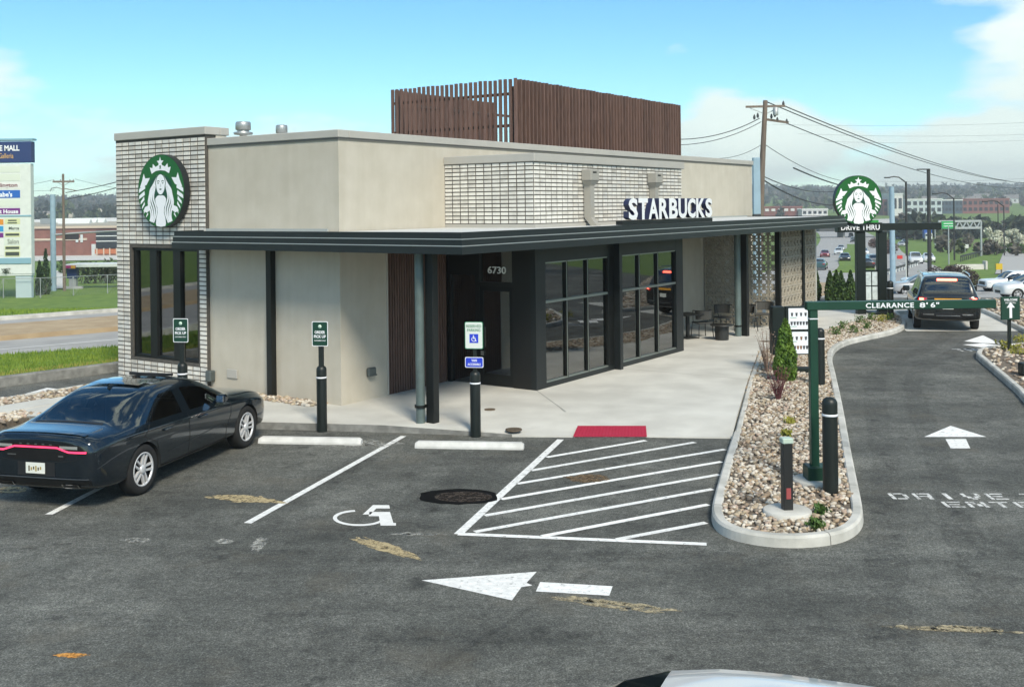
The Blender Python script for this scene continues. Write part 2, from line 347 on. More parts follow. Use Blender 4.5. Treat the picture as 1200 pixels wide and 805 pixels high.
# kerb on the far side of the street
for sgn, i in ((0, 3), (0, 0)):
    o = road_strip('kerb', i, i, .22, kerbm, y_max=110, w0=0 if i == 3 else -.3, w1=.3 if i == 3 else 0)
    me = o.data; bm = bmesh.new(); bm.from_mesh(me); r = bmesh.ops.extrude_face_region(bm, geom=bm.faces[:])
    for v in [g for g in r['geom'] if isinstance(g, bmesh.types.BMVert)]: v.co.z -= .3
    bmesh.ops.recalc_face_normals(bm, faces=bm.faces[:]); bm.to_mesh(me); bm.free()
# ------------------------------------------------------------------ front walk, patio slab
WL = [(889, 411), (930, 402), (963, 387), (1027, 369), (1043, 365)]
edge = [P(x, y, .14) for x, y in WL]
KL = [P(303, 502.5, 0), P(450, 506.5, 0), P(600, 512, 0), P(672, 512.5, 0), P(758, 512.5, 0), P(858, 514, 0)]   # kerb line at the stalls
KX = [KL[0] + (KL[0] - KL[1]) * 2.2] + KL
wz = lambda p: .135 if p[0] < -1 else (.135 + (.03 - .135) * min(1, (p[0] + 1) / 1.9) if p[1] < 19.6 and p[0] < 4.5 else .135)
slab_poly = [(p.x, p.y) for p in KX] + [(5.30, 24.0)] + [(p.x, p.y) for p in edge] + [(q.x, q.y) for q in (W(25, -5.2), W(25, 1), W(22, 5.9), W(-2.6, 6.0), W(-4.6, 5.6))]
def slab():
    # triangulated sheet with a dropped ramp at the stalls
    bm = bmesh.new(); vs = [bm.verts.new((p[0], p[1], .135)) for p in slab_poly]; f = bm.faces.new(vs)
    if f.normal.z < 0: f.normal_flip()
    inner = [(1.1, 20.6), (2.4, 20.6)]
    bmesh.ops.triangulate(bm, faces=bm.faces[:]); bmesh.ops.recalc_face_normals(bm, faces=bm.faces[:])
    for _ in range(3): bmesh.ops.subdivide_edges(bm, edges=[e for e in bm.edges if e.calc_length() > .9], cuts=1); bmesh.ops.triangulate(bm, faces=bm.faces[:])
    for v in bm.verts:
        k0 = KL[0] + (KL[-1] - KL[0]) * ((v.co.x - KL[0].x) / (KL[-1].x - KL[0].x)); dpt = max(0, (v.co.y - k0.y) / 1.6)
        rx = max(0, min(1, (v.co.x + 1.2) / 1.6)); v.co.z = .135 - .11 * rx * max(0, 1 - dpt) * (1 if v.co.x < 4.6 else 0)
    r = bmesh.ops.extrude_face_region(bm, geom=bm.faces[:]); 
    for v in [g for g in r['geom'] if isinstance(g, bmesh.types.BMVert)]: v.co.z = -.03
    bmesh.ops.recalc_face_normals(bm, faces=bm.faces[:])
    me = bpy.data.meshes.new('front_walk'); bm.to_mesh(me); bm.free(); return link('front_walk', me, concrete, kind='structure')
walk = slab()
jointm = mat('dark joint', (.16, .16, .15), .9)  # dark grey colour of the joint lines
def joint(p, q, wd=.012, z=.137):
    p = Vector(p); q = Vector(q); d = (q - p).normalized(); nrm = Vector((-d.y, d.x)) * wd / 2
    MB().add([(p.x - nrm.x, p.y - nrm.y, z), (q.x - nrm.x, q.y - nrm.y, z), (q.x + nrm.x, q.y + nrm.y, z), (p.x + nrm.x, p.y + nrm.y, z)], [(0, 1, 2, 3)]).build('expansion_joint', jointm, walk)
j = W(3.5, -2.45); joint((j.x, j.y), (1.0, 20.6)); 
for a_ in (7.2, 11, 14.7, 18.3): p, q = W(a_, -2.45), W(a_, -5.6 if a_ > 8 else -6.2); joint((p.x, p.y), (q.x, q.y))
p, q = W(-.5, 3.8), W(-.5, -.2); 
kf = mat('dark kerb face', (.16, .16, .15), .9, col2=(.30, .30, .28), scale=6)  # darker grey than the other kerb concrete
mb = MB()
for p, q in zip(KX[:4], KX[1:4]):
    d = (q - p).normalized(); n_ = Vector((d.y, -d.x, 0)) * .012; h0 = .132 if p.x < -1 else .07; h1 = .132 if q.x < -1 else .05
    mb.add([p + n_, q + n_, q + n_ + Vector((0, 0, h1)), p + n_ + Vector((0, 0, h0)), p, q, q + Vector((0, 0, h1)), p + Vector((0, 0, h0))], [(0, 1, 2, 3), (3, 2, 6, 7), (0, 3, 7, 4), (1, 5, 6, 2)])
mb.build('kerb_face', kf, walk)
# drain covers in the walk
iron = mat('rusty cast iron', (.10, .075, .05), .8, var=.4, scale=30)
for k, (x, y, r) in enumerate(((602, 501.5, .15), (574, 479.5, .11), (897, 400, .16), (918, 409, .1))):
    p = P(x, y, .14); zz = .141 if k else .12
    o = MB().lathe([(r, -.02), (r, .002), (r * .85, .004), (r * .8, 0), (.001, 0)], 20).build('drain_cover', iron, loc=(p.x, p.y, zz), label=['rusty round drain cover in the walk behind the wheel stop', 'small rusty drain cover in the walk before the glass door', 'drain cover in the patio paving beside the breeze block screen', 'small drain cover in the paving at the tip of the evergreen bed'][k], cat='drain cover')
# red detectable warning pad with domes
padm = mat('crimson warning pad', (.36, .014, .045), .7, var=.12, scale=20)
q4 = [P(672, 511, .03), P(758, 511, .03), P(757, 499.5, .09), P(677, 499.5, .09)]
pr = empty('warning_pad', (q4[0] + q4[2]) / 2, label='crimson tactile paving pad at the foot of the wheelchair ramp', cat='tactile pad')
ctr = Vector(pr.location); mb = MB()
loc4 = [v - ctr for v in q4]
upz = Vector((0, 0, .012)); mb.add([v + upz for v in loc4] + [v - upz for v in loc4], [(0, 1, 2, 3), (0, 4, 5, 1), (1, 5, 6, 2), (2, 6, 7, 3), (3, 7, 4, 0)]); mb.build('pad', padm, pr)
mb = MB()
for i in range(22):
    for jx in range(14):
        u, v = (i + .5) / 22, (jx + .5) / 14; p = loc4[0].lerp(loc4[1], u).lerp(loc4[3].lerp(loc4[2], u), v) + upz
        mb.add([p + Vector((.014, 0, 0)), p + Vector((0, .014, 0)), p + Vector((-.014, 0, 0)), p + Vector((0, -.014, 0)), p + Vector((0, 0, .006))], [(0, 1, 4), (1, 2, 4), (2, 3, 4), (3, 0, 4)])
mb.build('dome', padm, pr, kind='stuff')
# ------------------------------------------------------------------ painted markings (each its own sheet on the asphalt)
def seg(p, q, wd, name='parking_line', m=white_worn, z=.004):
    p = Vector((p[0], p[1])); q = Vector((q[0], q[1])); d = (q - p).normalized(); nr = Vector((-d.y, d.x)) * wd / 2
    return MB().sheet([p - nr, q - nr, q + nr, p + nr], z).build(name, m, parking)
def poly(pts, name, m=white_worn, z=.004): return MB().sheet([(p[0], p[1]) for p in pts], z).build(name, m, parking)
seg(P(290, 613), P(473, 511), .11); seg(P(57, 603), P(240, 508), .11)
seg(P(537, 626), P(657, 515), .12); seg(P(537, 626), P(828, 638), .11, z=.008)
for a_, b_ in (((775, 108), (1000, 70)), ((740, 138), (1112, 74)), ((708, 168), (1180, 90)), ((672, 203), (1172, 118)), ((635, 240), (1167, 147)), ((612, 277), (1152, 180)), ((765, 287), (1142, 215)), ((935, 294), (1137, 256))):
    seg(P(240 + a_[0] * .5167, 480 + a_[1] * .5172), P(240 + b_[0] * .5167, 480 + b_[1] * .5172), .10, 'hatch_line')
# painted wheelchair symbol
def sym(name, pts): poly([P(x, y) for x, y in pts], name, white, .005)
arc = [(math.cos(t), math.sin(t)) for t in [math.radians(d_) for d_ in range(-20, 285, 15)]]
mb = MB(); o_, i_ = [], []
for cx_, sy_ in arc: pass
ro = [P(421 + 31 * math.cos(t), 607 + 9.5 * math.sin(t)) for t in [math.radians(d_) for d_ in range(8, 262, 12)]]
ri = [P(421 + 26.2 * math.cos(t), 607 + 7.4 * math.sin(t)) for t in [math.radians(d_) for d_ in range(8, 262, 12)]]
mb.add([(p.x, p.y, .005) for p in ro + ri], [(i, i + 1, len(ro) + i + 1, len(ro) + i) for i in range(len(ro) - 1)])
for pts in ([(425, 603), (437, 592), (456, 592), (457, 596), (441, 596), (434, 603)], [(433, 600), (457, 600), (461, 613), (464, 613), (464, 616), (446, 616), (444, 605), (432, 605)]):
    mb.sheet([(P(x, y).x, P(x, y).y) for x, y in pts], .0052)
bm_ = mb.build('wheelchair_symbol', white, parking); bmm = bmesh.new(); bmm.from_mesh(bm_.data)
for f in bmm.faces:
    f.normal_update()
    if f.normal.z < 0: f.normal_flip()
bmm.to_mesh(bm_.data); bmm.free()
poly([P(x, y) for x, y in ((494, 680), (629, 670), (617, 683), (624, 686), (611, 688), (600, 703.5))], 'direction_arrow', white_worn)
poly([P(x, y) for x, y in ((633, 682), (718, 687), (714, 698), (628, 693))], 'direction_arrow', white_worn)
poly([P(x, y) for x, y in ((1083, 512), (1114, 499), (1156, 512))], 'direction_arrow', white_worn)
poly([P(x, y) for x, y in ((1108, 514.5), (1132, 514.5), (1137, 525.5), (1114, 525.5))], 'direction_arrow', white_worn)
# stencil lettering DRIVE THRU / ENTER on the lane: blocky strokes with stencil gaps
ST = {'D': [(0, 0, .22, 1), (.3, .84, .85, 1), (.3, 0, .85, .16), (.78, .2, 1, .8)], 'R': [(0, 0, .2, 1), (.28, .84, 1, 1), (.8, .58, 1, .84), (.28, .42, 1, .56), (.7, 0, .95, .42)], 'I': [(.35, 0, .62, 1)],
      'V': [(.0, .45, .22, 1), (.15, .2, .4, .5), (.36, 0, .64, .25), (.6, .2, .85, .5), (.78, .45, 1, 1)], 'E': [(0, 0, .2, 1), (.28, .84, 1, 1), (.28, .42, .85, .57), (.28, 0, 1, .16)], 'N': [(0, 0, .2, 1), (.26, .6, .5, 1), (.5, .2, .74, .6), (.8, 0, 1, 1)],
      'T': [(0, .84, 1, 1), (.4, 0, .62, .8)], 'H': [(0, 0, .2, 1), (.8, 0, 1, 1), (.26, .42, .74, .58)], 'U': [(0, .2, .2, 1), (.8, .2, 1, 1), (.1, 0, .9, .16)], 'K': [(0, 0, .2, 1), (.28, .4, .6, .6), (.6, .55, 1, 1), (.6, 0, 1, .42)], 'A': [(0, 0, .2, .85), (.8, 0, 1, .85), (.1, .86, .9, 1), (.26, .4, .74, .54)], 'S': [(0, .84, 1, 1), (0, .5, .2, .84), (.1, .42, .9, .57), (.8, .1, 1, .42), (0, 0, 1, .14)]}
letter_worn = worn_paint('stencil paint with wear', (.66, .66, .64), .42)
def stencil(word, p0, p1, ht, cw, gap):
    d = (p1 - p0).normalized(); nrm = Vector((-d.y, d.x, 0)); x = 0
    for ch in word:
        if ch == ' ': x += cw * .6; continue
        mb = MB()
        for (u0, v0, u1, v1) in ST[ch]:
            mb.sheet([(lambda q: (q.x, q.y))(p0 + d * (x + u * cw) + nrm * (v * ht)) for u, v in ((u0, v0), (u1, v0), (u1, v1), (u0, v1))], .005)
        mb.build('pavement_letter', letter_worn, parking); x += cw + gap
stencil('DRIVE THRU', P(1047, 585), P(1190, 585.5), .30, .24, .095)
stencil('ENTER', P(1110, 594.5), P(1200, 595), .27, .25, .07)
# far arrow and letters upside down in the lane by the pole sign, and the arrow in the exit lane on the far side
poly([P(x, y) for x, y in ((1130, 400), (1152, 393), (1172, 403), (1148, 402))], 'direction_arrow', white_worn)
poly([P(x, y) for x, y in ((1128, 404), (1152, 402.5), (1178, 405.5), (1150, 407))], 'direction_arrow', white_worn)
stencil('THANK', P(1124, 412), P(1175, 411.2), .5, .26, .08)
poly([P(x, y) for x, y in ((17, 465), (55, 454.5), (75, 456.5), (66, 459.5), (76, 463), (50, 460.5), (32, 465))], 'direction_arrow', white_worn)
# scuffs
def smear(px_, m, n=16, name='paint_scuff'):
    pts = [P(x, y) for x, y in px_]; poly(pts, name, m, .0035)
def blob(cx, cy, rx, ry, m, ang=0, name='paint_scuff'):
    mb = MB(); a0 = ang + random.uniform(-.03, .03); n = 150; nrun = [random.uniform(-1, 1) for _ in range(9)]
    for k in range(n):                     # a smear of many thin overlapping dabs, thinning out at its ends
        x = max(-1.15, min(1.15, random.gauss(0, .45))) * rx; y = random.choice(nrun) * ry * .8 * (1 - .6 * abs(x / rx) ** 2) + random.gauss(0, .12) * ry; lx = rx * random.uniform(.08, .28); ly = ry * random.uniform(.06, .22)
        q = [(x - lx, y), (x - lx * .4, y + ly), (x + lx * .5, y + ly * .8), (x + lx, y + random.uniform(-.3, .3) * ly), (x + lx * .3, y - ly), (x - lx * .5, y - ly * .8)]
        w_ = [P(cx + u * math.cos(a0) - v * math.sin(a0), cy + u * math.sin(a0) + v * math.cos(a0)) for u, v in q]; mb.sheet([(p.x, p.y) for p in w_], .0025 + .00003 * k)
    mb.build(name, m, parking)
tan_sol = worn_paint('tan paint patch', (.46, .37, .21), .44)
blob(288, 586, 37, 5.5, tan_sol, .08); blob(449, 642, 35, 6.5, tan_sol, .28); blob(716, 707, 62, 7, tan_worn, .12); blob(1125, 739, 66, 5.5, tan_worn, .04); blob(12, 574, 18, 4, tan_sol)
blob(262, 634, 9, 3.5, grey_worn); blob(303, 638, 9, 8, grey_worn, -.6); blob(85, 768, 17, 3.5, worn_paint('orange grit', (.62, .30, .07), .46)); blob(160, 633, 16, 3, grey_worn); blob(490, 626, 26, 2.5, grey_worn)
blob(420, 520, 40, 5, grey_worn); blob(690, 560, 22, 6, worn_paint('rust stain', (.16, .11, .06), .45)); pass
# wet patch over the drain in the stall
wetm = worn_paint('wet dark drain patch', (.006, .006, .006), .30)
wetm.node_tree.nodes['Principled BSDF'].inputs['Specular IOR Level'].default_value = .1
trackm = worn_paint('tyre rubber film', (.03, .03, .03), .42, .11)
mb = MB(); pts = [P(537 + 45 * max(-1, min(1, 1.12 * math.cos(2 * math.pi * k / 28))) * random.uniform(.97, 1.02), 582 + 9.3 * math.sin(2 * math.pi * k / 28) * random.uniform(.9, 1.06)) for k in range(28)]
o = mb.sheet([(p.x, p.y) for p in pts], .0045).build('manhole_patch', wetm, parking)
mh = [P(543 + 34 * math.cos(2 * math.pi * k / 24), 582.5 + 6.2 * math.sin(2 * math.pi * k / 24)) for k in range(24)]
MB().sheet([(p.x, p.y) for p in mh], .007).build('manhole_cover', worn_paint('rust brown iron', (.035, .024, .016), .45), parking)
def ribbon(pxs, wd, name, m, z=.0032):
    c = smooth([(P(x, y).x, P(x, y).y) for x, y in pxs], 3); vs = []
    for i, p in enumerate(c):
        a_, b_ = c[max(0, i - 1)], c[min(len(c) - 1, i + 1)]; d = Vector((b_[0] - a_[0], b_[1] - a_[1])).normalized(); nr = Vector((-d.y, d.x)) * wd / 2 * random.uniform(.8, 1.15); vs += [(p[0] - nr.x, p[1] - nr.y, z), (p[0] + nr.x, p[1] + nr.y, z)]
    MB().add(vs, [(2 * i, 2 * i + 2, 2 * i + 3, 2 * i + 1) for i in range(len(c) - 1)]).build(name, m, parking)
ribbon([(1045, 760), (1038, 640), (1040, 560), (1030, 500), (1022, 450), (1038, 425), (1090, 408), (1112, 392)], .45, 'tyre_track', trackm)
ribbon([(1190, 760), (1130, 640), (1110, 560), (1085, 500), (1066, 455), (1078, 430), (1122, 412), (1140, 396)], .45, 'tyre_track', trackm, .0034)
ribbon([(0, 722), (200, 728), (420, 742), (700, 750), (1000, 742), (1200, 735)], .35, 'tyre_track', trackm)
ribbon([(0, 640), (250, 648), (500, 655), (760, 650), (1000, 660), (1200, 650)], .4, 'tyre_track', trackm, .0034)
ribbon([(470, 810), (560, 750), (660, 690), (745, 640)], .10, 'pavement_seam', trackm, .0033); ribbon([(640, 800), (900, 786), (1200, 778)], .06, 'pavement_seam', trackm, .0033)
ribbon([(480, 600), (530, 560), (600, 535), (650, 520)], .6, 'tyre_track', trackm, .0031); ribbon([(330, 600), (390, 560), (440, 530)], .5, 'tyre_track', trackm, .0031)
# ------------------------------------------------------------------ wheel stops
def wheel_stop(p, q, label):
    p = Vector(p); q = Vector(q); c = (p + q) / 2; d = q - p; L_ = d.length
    pr_ = [(-.085, 0), (-.085, .035), (-.05, .11), (.05, .11), (.085, .035), (.085, 0)]
    mb = MB(); h = L_ / 2; vs = []
    for x, s_ in ((-h, .75), (-h + .05, 1), (h - .05, 1), (h, .75)):
        for (y, z) in pr_: vs.append((x, y * (1 if s_ == 1 else .9), z * s_))
    mb.add(vs, [(i * 6 + j, (i + 1) * 6 + j, (i + 1) * 6 + (j + 1) % 6, i * 6 + (j + 1) % 6) for i in range(3) for j in range(6)] + [tuple(range(6)), tuple(range(18, 24))[::-1]])
    m = mat('precast kerb stop', (.52, .52, .50), .8, col2=(.70, .70, .68), scale=5, bump=.2)
    o = mb.build('wheel_stop', m, loc=(c.x, c.y, 0), label=label, cat='wheel stop', group='concrete wheel stops at the stalls'); o.rotation_euler[2] = math.atan2(d.y, d.x); return o
wheel_stop(P(304, 518.5), P(424, 520.5), 'concrete wheel stop in the stall of the order pick up sign beside the sedan')
wheel_stop(P(487, 524), P(614, 526), 'concrete wheel stop in the wheelchair stall before the reserved parking sign')
d_ = P(424, 520.5) - P(304, 518.5); s0 = P(304, 518.5) - d_.normalized() * 2.85
wheel_stop(s0, s0 + d_, 'concrete wheel stop under the nose of the dark sedan')
# ================================================================== planted gravel beds
def inside(pt, pl):
    x, y = pt; c = False; n = len(pl)
    for i in range(n):
        (x0, y0), (x1, y1) = pl[i], pl[(i + 1) % n]
        if (y0 > y) != (y1 > y) and x < (x1 - x0) * (y - y0) / (y1 - y0) + x0: c = not c
    return c
stone_cols = [(.40, .33, .235), (.50, .44, .36), (.24, .18, .125), (.60, .55, .47), (.36, .265, .175), (.42, .32, .25), (.20, .165, .13)]
stone_m = [mat('river stone %s' % n_, c, .75, var=.18, scale=12) for n_, c in zip(('tan', 'cream', 'brown', 'white', 'ochre', 'pink', 'grey'), stone_cols)]
bedm = mat('bed soil', (.13, .105, .08), .95, var=.3, scale=20)
ICO = None
def stones(poly_, n, r0, r1, z, name='gravel', parent=None):
    global ICO
    if ICO is None:
        bm = bmesh.new(); bmesh.ops.create_icosphere(bm, subdivisions=1, radius=1); ICO = ([v.co.copy() for v in bm.verts], [[v.index for v in f.verts] for f in bm.faces]); bm.free()
    x0, x1 = min(p[0] for p in poly_), max(p[0] for p in poly_); y0, y1 = min(p[1] for p in poly_), max(p[1] for p in poly_)
    mb = MB(); k = 0; tries = 0
    while k < n and tries < n * 12:
        tries += 1; x, y = random.uniform(x0, x1), random.uniform(y0, y1)
        if not inside((x, y), poly_): continue
        k += 1; r = random.uniform(r0, r1); a = random.uniform(0, 6.3); ca, sa = math.cos(a), math.sin(a); e = random.uniform(.55, .85); h = random.uniform(.4, .65); tl = random.uniform(-.35, .35)
        vs = []
        for v in ICO[0]:
            j_ = random.uniform(.85, 1.15); X, Y, Z = v.x * r * j_, v.y * r * e * j_, v.z * r * h * j_ + v.x * r * tl
            vs.append((x + X * ca - Y * sa, y + X * sa + Y * ca, z + random.uniform(0, .02) + Z))
        mb.add(vs, ICO[1], random.choice((0, 0, 1, 1, 2, 3, 3, 4, 5, 6)), True)
    return mb.build(name, stone_m, parent, kind='stuff')
def kerb(path, wd=.15, h=.14, side=1, name='kerb', m=None):
    """concrete kerb along a path; side=+1 puts its body on the left of the path"""
    pts = [Vector((p[0], p[1], 0)) for p in path]; n = len(pts); o = []
    for i, p in enumerate(pts):
        d = (pts[min(i + 1, n - 1)] - pts[max(i - 1, 0)]).normalized(); nr = Vector((-d.y, d.x, 0)) * side
        o.append([p + Vector((0, 0, -.02)), p + nr * .012 + Vector((0, 0, h - .03)), p + nr * .04 + Vector((0, 0, h)), p + nr * (wd - .02) + Vector((0, 0, h)), p + nr * wd + Vector((0, 0, h - .02)), p + nr * wd + Vector((0, 0, -.02))])
    mb = MB(); mb.add([v for r in o for v in r], [((i * 6 + j, (i + 1) * 6 + j, (i + 1) * 6 + j + 1, i * 6 + j + 1) if side < 0 else (i * 6 + j, i * 6 + j + 1, (i + 1) * 6 + j + 1, (i + 1) * 6 + j)) for i in range(n - 1) for j in range(5)], 0, False)
    mb.add(o[0], [tuple(range(6))]); mb.add(o[-1], [tuple(range(6))[::-1]])
    ob = mb.build(name, m or kerbm, kind='structure'); run = 0.
    for i in range(1, n - 1):                       # tooled joints across the kerb
        run += (pts[i] - pts[i - 1]).length
        if run > 2.3:
            run = 0.; d = (pts[i + 1] - pts[i - 1]).normalized() * .006; c = sum(o[i], Vector()) / 6; r_ = [c + (v - c) * 1.02 for v in o[i][:5]]
            MB().add([v - d for v in r_] + [v + d for v in r_], [(j, j + 1, j + 6, j + 5) for j in range(4)]).build('kerb_joint', jointm, ob)
    return ob, [r[5] for r in o]
isl = [(859, 514), (852, 535), (843, 565), (834, 598), (833, 612), (840, 624), (858, 633), (885, 639), (920, 642.5), (955, 641.5), (985, 637), (1004, 628), (1013, 615), (1011, 598), (1005, 570), (997, 530), (988, 480), (979, 440), (975, 425), (977, 414), (990, 405), (1020, 398), (1045, 393), (1060, 387), (1064, 380), (1056, 372), (1044, 365.5)]
isl_w = smooth([(P(x, y).x, P(x, y).y) for x, y in isl], 2)
kb, inn = kerb(isl_w, side=1)
bedA = [(p.x, p.y) for p in inn] + [(p.x, p.y) for p in edge[::-1]] + [(5.30, 24.0)]
def bed(pl, z, name='planting_bed'): return MB().prism(pl, -.03, z).build(name, bedm, kind='structure')
bed(bedA, .10); stones(bedA, 11000, .027, .060, .110)
# kerb strip between the walk and the bed
lipp = [(3.86, 18.62), (5.30, 24.0)] + [(edge[0].x, edge[0].y)]
kerb(lipp, .12, .145, -1)
islB = [(1262, 560), (1200, 470), (1170, 443), (1148, 424), (1142, 418.5), (1148, 413), (1165, 410), (1210, 406), (1300, 402)]
kb2, inn2 = kerb(smooth([(P(x, y).x, P(x, y).y) for x, y in islB], 1), side=-1)
bedB = [(p.x, p.y) for p in inn2] + [(24, 27), (22, 13)]
bed(bedB, .10); stones(bedB, 5200, .045, .085, .115)
kB = P(*islB[0]); kerb([(kB.x + .02, kB.y), (12, kB.y - .55), (16, 14.2), (22, 13)], .15, .14, 1)
islC = [(1146, 364.5), (1165, 373), (1200, 391), (1212, 396), (1222, 393), (1235, 388), (1300, 384)]
kb3, inn3 = kerb(smooth([(P(x, y).x, P(x, y).y) for x, y in islC], 1), side=1)
bedC = [(p.x, p.y) for p in inn3] + [(33, 43.5), (18.5, 43.6)]
bed(bedC, .10); stones(bedC, 2200, .06, .1, .115)
# concrete drive-thru pad
pad = [P(1062, 388), P(1200, 391), P(1146, 364.5)]
MB().sheet([(12.6, 33.9), (20.5, 33.1), (18.2, 38), (17.6, 43.9), (12.6, 43.9), (13.4, 38)], .004).build('drive_lane', concrete, kind='structure')
# street-side kerb and lawn strip
kl = [W(-14, 9.3), W(-1.99, 9.15), W(.85, 8.8), W(9, 8.6), W(26, 8.6)]
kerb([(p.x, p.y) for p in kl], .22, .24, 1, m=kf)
lawn = [(lambda q: (q.x, q.y))(W(a_, b_)) for a_, b_ in ((-14, 9.52), (-2, 9.37), (.85, 9.02), (9, 8.82))] + [(P(230, 409).x, P(230, 409).y), (P(140, 413.5).x, P(140, 413.5).y), (P(0, 424).x, P(0, 424).y), (P(-160, 441).x, P(-160, 441).y)]
MB().prism(lawn, -.03, .19).build('lawn', grassm, kind='structure')
def blades(pl, n, h0, h1, zf, name='grass', wd=.012, m=blade):
    x0, x1 = min(p[0] for p in pl), max(p[0] for p in pl); y0, y1 = min(p[1] for p in pl), max(p[1] for p in pl); mb = MB(); k = 0; t_ = 0
    while k < n and t_ < n * 10:
        t_ += 1; x, y = random.uniform(x0, x1), random.uniform(y0, y1)
        if not inside((x, y), pl): continue
        k += 1; a = random.uniform(0, 3.14); h = random.uniform(h0, h1) * (1.6 if random.random() < .06 else 1); l_ = random.uniform(-.6, .6) * h; z = zf(x, y); dx, dy = math.cos(a) * wd, math.sin(a) * wd
        mb.add([(x - dx, y - dy, z - .02), (x + dx, y + dy, z - .02), (x + l_ * .7 - dy, y + l_ * .5 + dx, z + h)], [(0, 1, 2)])
    return mb.build(name, m, kind='stuff')
drym = mat('dry grass blades', (.30, .27, .07), .8, col2=(.36, .38, .08), scale=3)
blades(lawn, 24000, .035, .11, lambda x, y: .19, wd=.016)
edge_l = [(lambda q: (q.x, q.y))(W(a_, b_)) for a_, b_ in ((-14, 9.53), (-2, 9.38), (2.5, 9.0), (2.5, 9.4), (-2, 10.0), (-14, 10.1))]
blades(edge_l, 7000, .04, .11, lambda x, y: .19, m=drym)
bank = [(-35, 33.5), (-19.0, 42.2), (-12, 47.5), (-6, 55), (-12, 78), (-60, 78)]
blades(bank, 42000, .06, .17, lambda x, y: gz(x, y), wd=.03)
# gravel and walk bands at the near end of the street side
bd1 = [(lambda q: (q.x, q.y))(W(a_, b_)) for a_, b_ in ((-7.5, 6.1), (3.2, 6.1), (3.2, 6.95), (-7.5, 6.95))]
MB().prism(bd1, -.03, .10).build('planting_bed', bedm, kind='structure'); stones(bd1, 900, .05, .09, .11)
kerb([(lambda q: (q.x, q.y))(W(a_, 7.1)) for a_ in (-7.5, -2, 3, 24)], .14, .13, -1)
wk = [(lambda q: (q.x, q.y))(W(a_, b_)) for a_, b_ in ((-8, 5.35), (-2.7, 5.3), (-2.7, 6.05), (-8, 6.05))]
MB().prism(wk, -.03, .15).build('side_walk', concrete, kind='structure')
bd2 = [(lambda q: (q.x, q.y))(W(a_, b_)) for a_, b_ in ((-6.6, 4.3), (-3.7, 4.6), (-3.7, 5.3), (-8, 5.3))]
MB().prism(bd2, -.03, .10).build('planting_bed', bedm, kind='structure'); stones(bd2, 400, .05, .09, .11)
bd3 = [(lambda q: (q.x, q.y))(W(a_, b_)) for a_, b_ in ((-.42, .45), (-.02, .35), (-.02, 4.0), (-.42, 4.2))]
stones(bd3, 420, .04, .08, .145)
# ================================================================== the coffee shop
stucco = mat('beige stucco', (.475, .437, .365), .92, col2=(.535, .497, .425), scale=2.2, bump=.5, bscale=110, detail=12, streak=.045)
copingm = mat('coping metal', (.40, .385, .35), .55, var=.05, scale=2)
dark = mat('dark bronze metal', (.010, .0115, .011), .45, metal=.3, var=.15, scale=3)
darkf = mat('slate fascia metal', (.016, .0205, .022), .42, metal=.3, var=.12, scale=2)
brickm = mat('white brick', (.52, .50, .455), .85, col2=(.72, .70, .645), scale=6, bump=.35, bscale=55)
brickm.node_tree.nodes['Math'].inputs[1].default_value = .35
mortar = mat('dark mortar', (.075, .07, .062), .95, var=.3, scale=20)
woodm = mat('brown batten', (.115, .066, .051), .7, var=.35, scale=5, stretch=(6, 6, .5))
roofm = mat('roof membrane', (.55, .56, .55), .8, var=.06)
soffm = mat('soffit', (.035, .035, .033), .7)
panem = glass('shop glazing', (.66, .70, .67), 2.8)
intm = mat('interior plaster', (.30, .25, .20), .8, var=.2); oak = mat('interior oak', (.30, .16, .07), .6, var=.2, scale=4); orange = mat('orange interior panel', (.45, .14, .04), .7)
shop = empty('coffee_shop', (C0.x, C0.y, 0), math.pi / 2 - YAW, 'beige stucco and white brick coffee shop with dark wraparound canopy', 'building')
A1, A2, BB = 3.5, 10.85, -2.45
def part(mb, name, m, **k): return mb.build(name, m, shop, **k)
Z0 = .10
TB0, TB1, TZ = 4.0, 7.28, 6.0          # brick tower
wl = MB()
wl.box(0, .2, 0, TB0, Z0, 5.55)                                         # end wall
wl.box(.2, 1.45, 0, .2, Z0, 5.55); wl.box(1.45, A1 + .2, 0, .2, 3.35, 5.55); wl.box(A1 + .2, A2 - .2, .0, .2, 3.6, 5.55); wl.box(A2 - .2, 22, 0, .2, Z0, 5.55)
wl.box(21.8, 22, .2, TB1, Z0, 5.55)
for x0_, x1_, z0_, z1_ in ((.2, 3.5, Z0, 5.55), (9.5, 21.8, Z0, 5.55), (3.5, 9.5, Z0, .9), (3.5, 9.5, 3.2, 5.55)): wl.box(x0_, x1_, TB1 - .2, TB1, z0_, z1_)  # unseen rear opening, added to let daylight into the shop
wall = part(wl, 'wall', stucco)
part(MB().box(.2, 21.8, .2, TB1 - .2, 5.2, 5.3), 'roof', roofm)
part(MB().box(.2, 21.8, .2, TB1 - .2, .1, .14), 'floor', intm)
part(MB().box(16, 16.1, .2, TB1 - .2, .14, 5.2), 'interior_wall', intm)
for k in range(4): part(MB().box(3.5 + k * 1.5 + .04, 5 + k * 1.5 - .04, TB1 - .12, TB1 - .11, .92, 3.18), 'pane', panem)  # panes of the added rear opening
def coping(segs, z0, z1, name='coping'):
    mb = MB()
    for x0, x1, y0, y1 in segs: mb.bbox(x0, x1, y0, y1, z0, z1, .012)
    return part(mb, name, copingm)
coping([(-.05, .27, -.05, TB0 - .003)], 5.58, 5.74); coping([(.275, 22.05, -.05, .25)], 5.58, 5.738); coping([(21.75, 22.05, .255, TB1 + .05)], 5.58, 5.742); coping([(1.6, 21.7, TB1 - .25, TB1 + .05)], 5.58, 5.744)
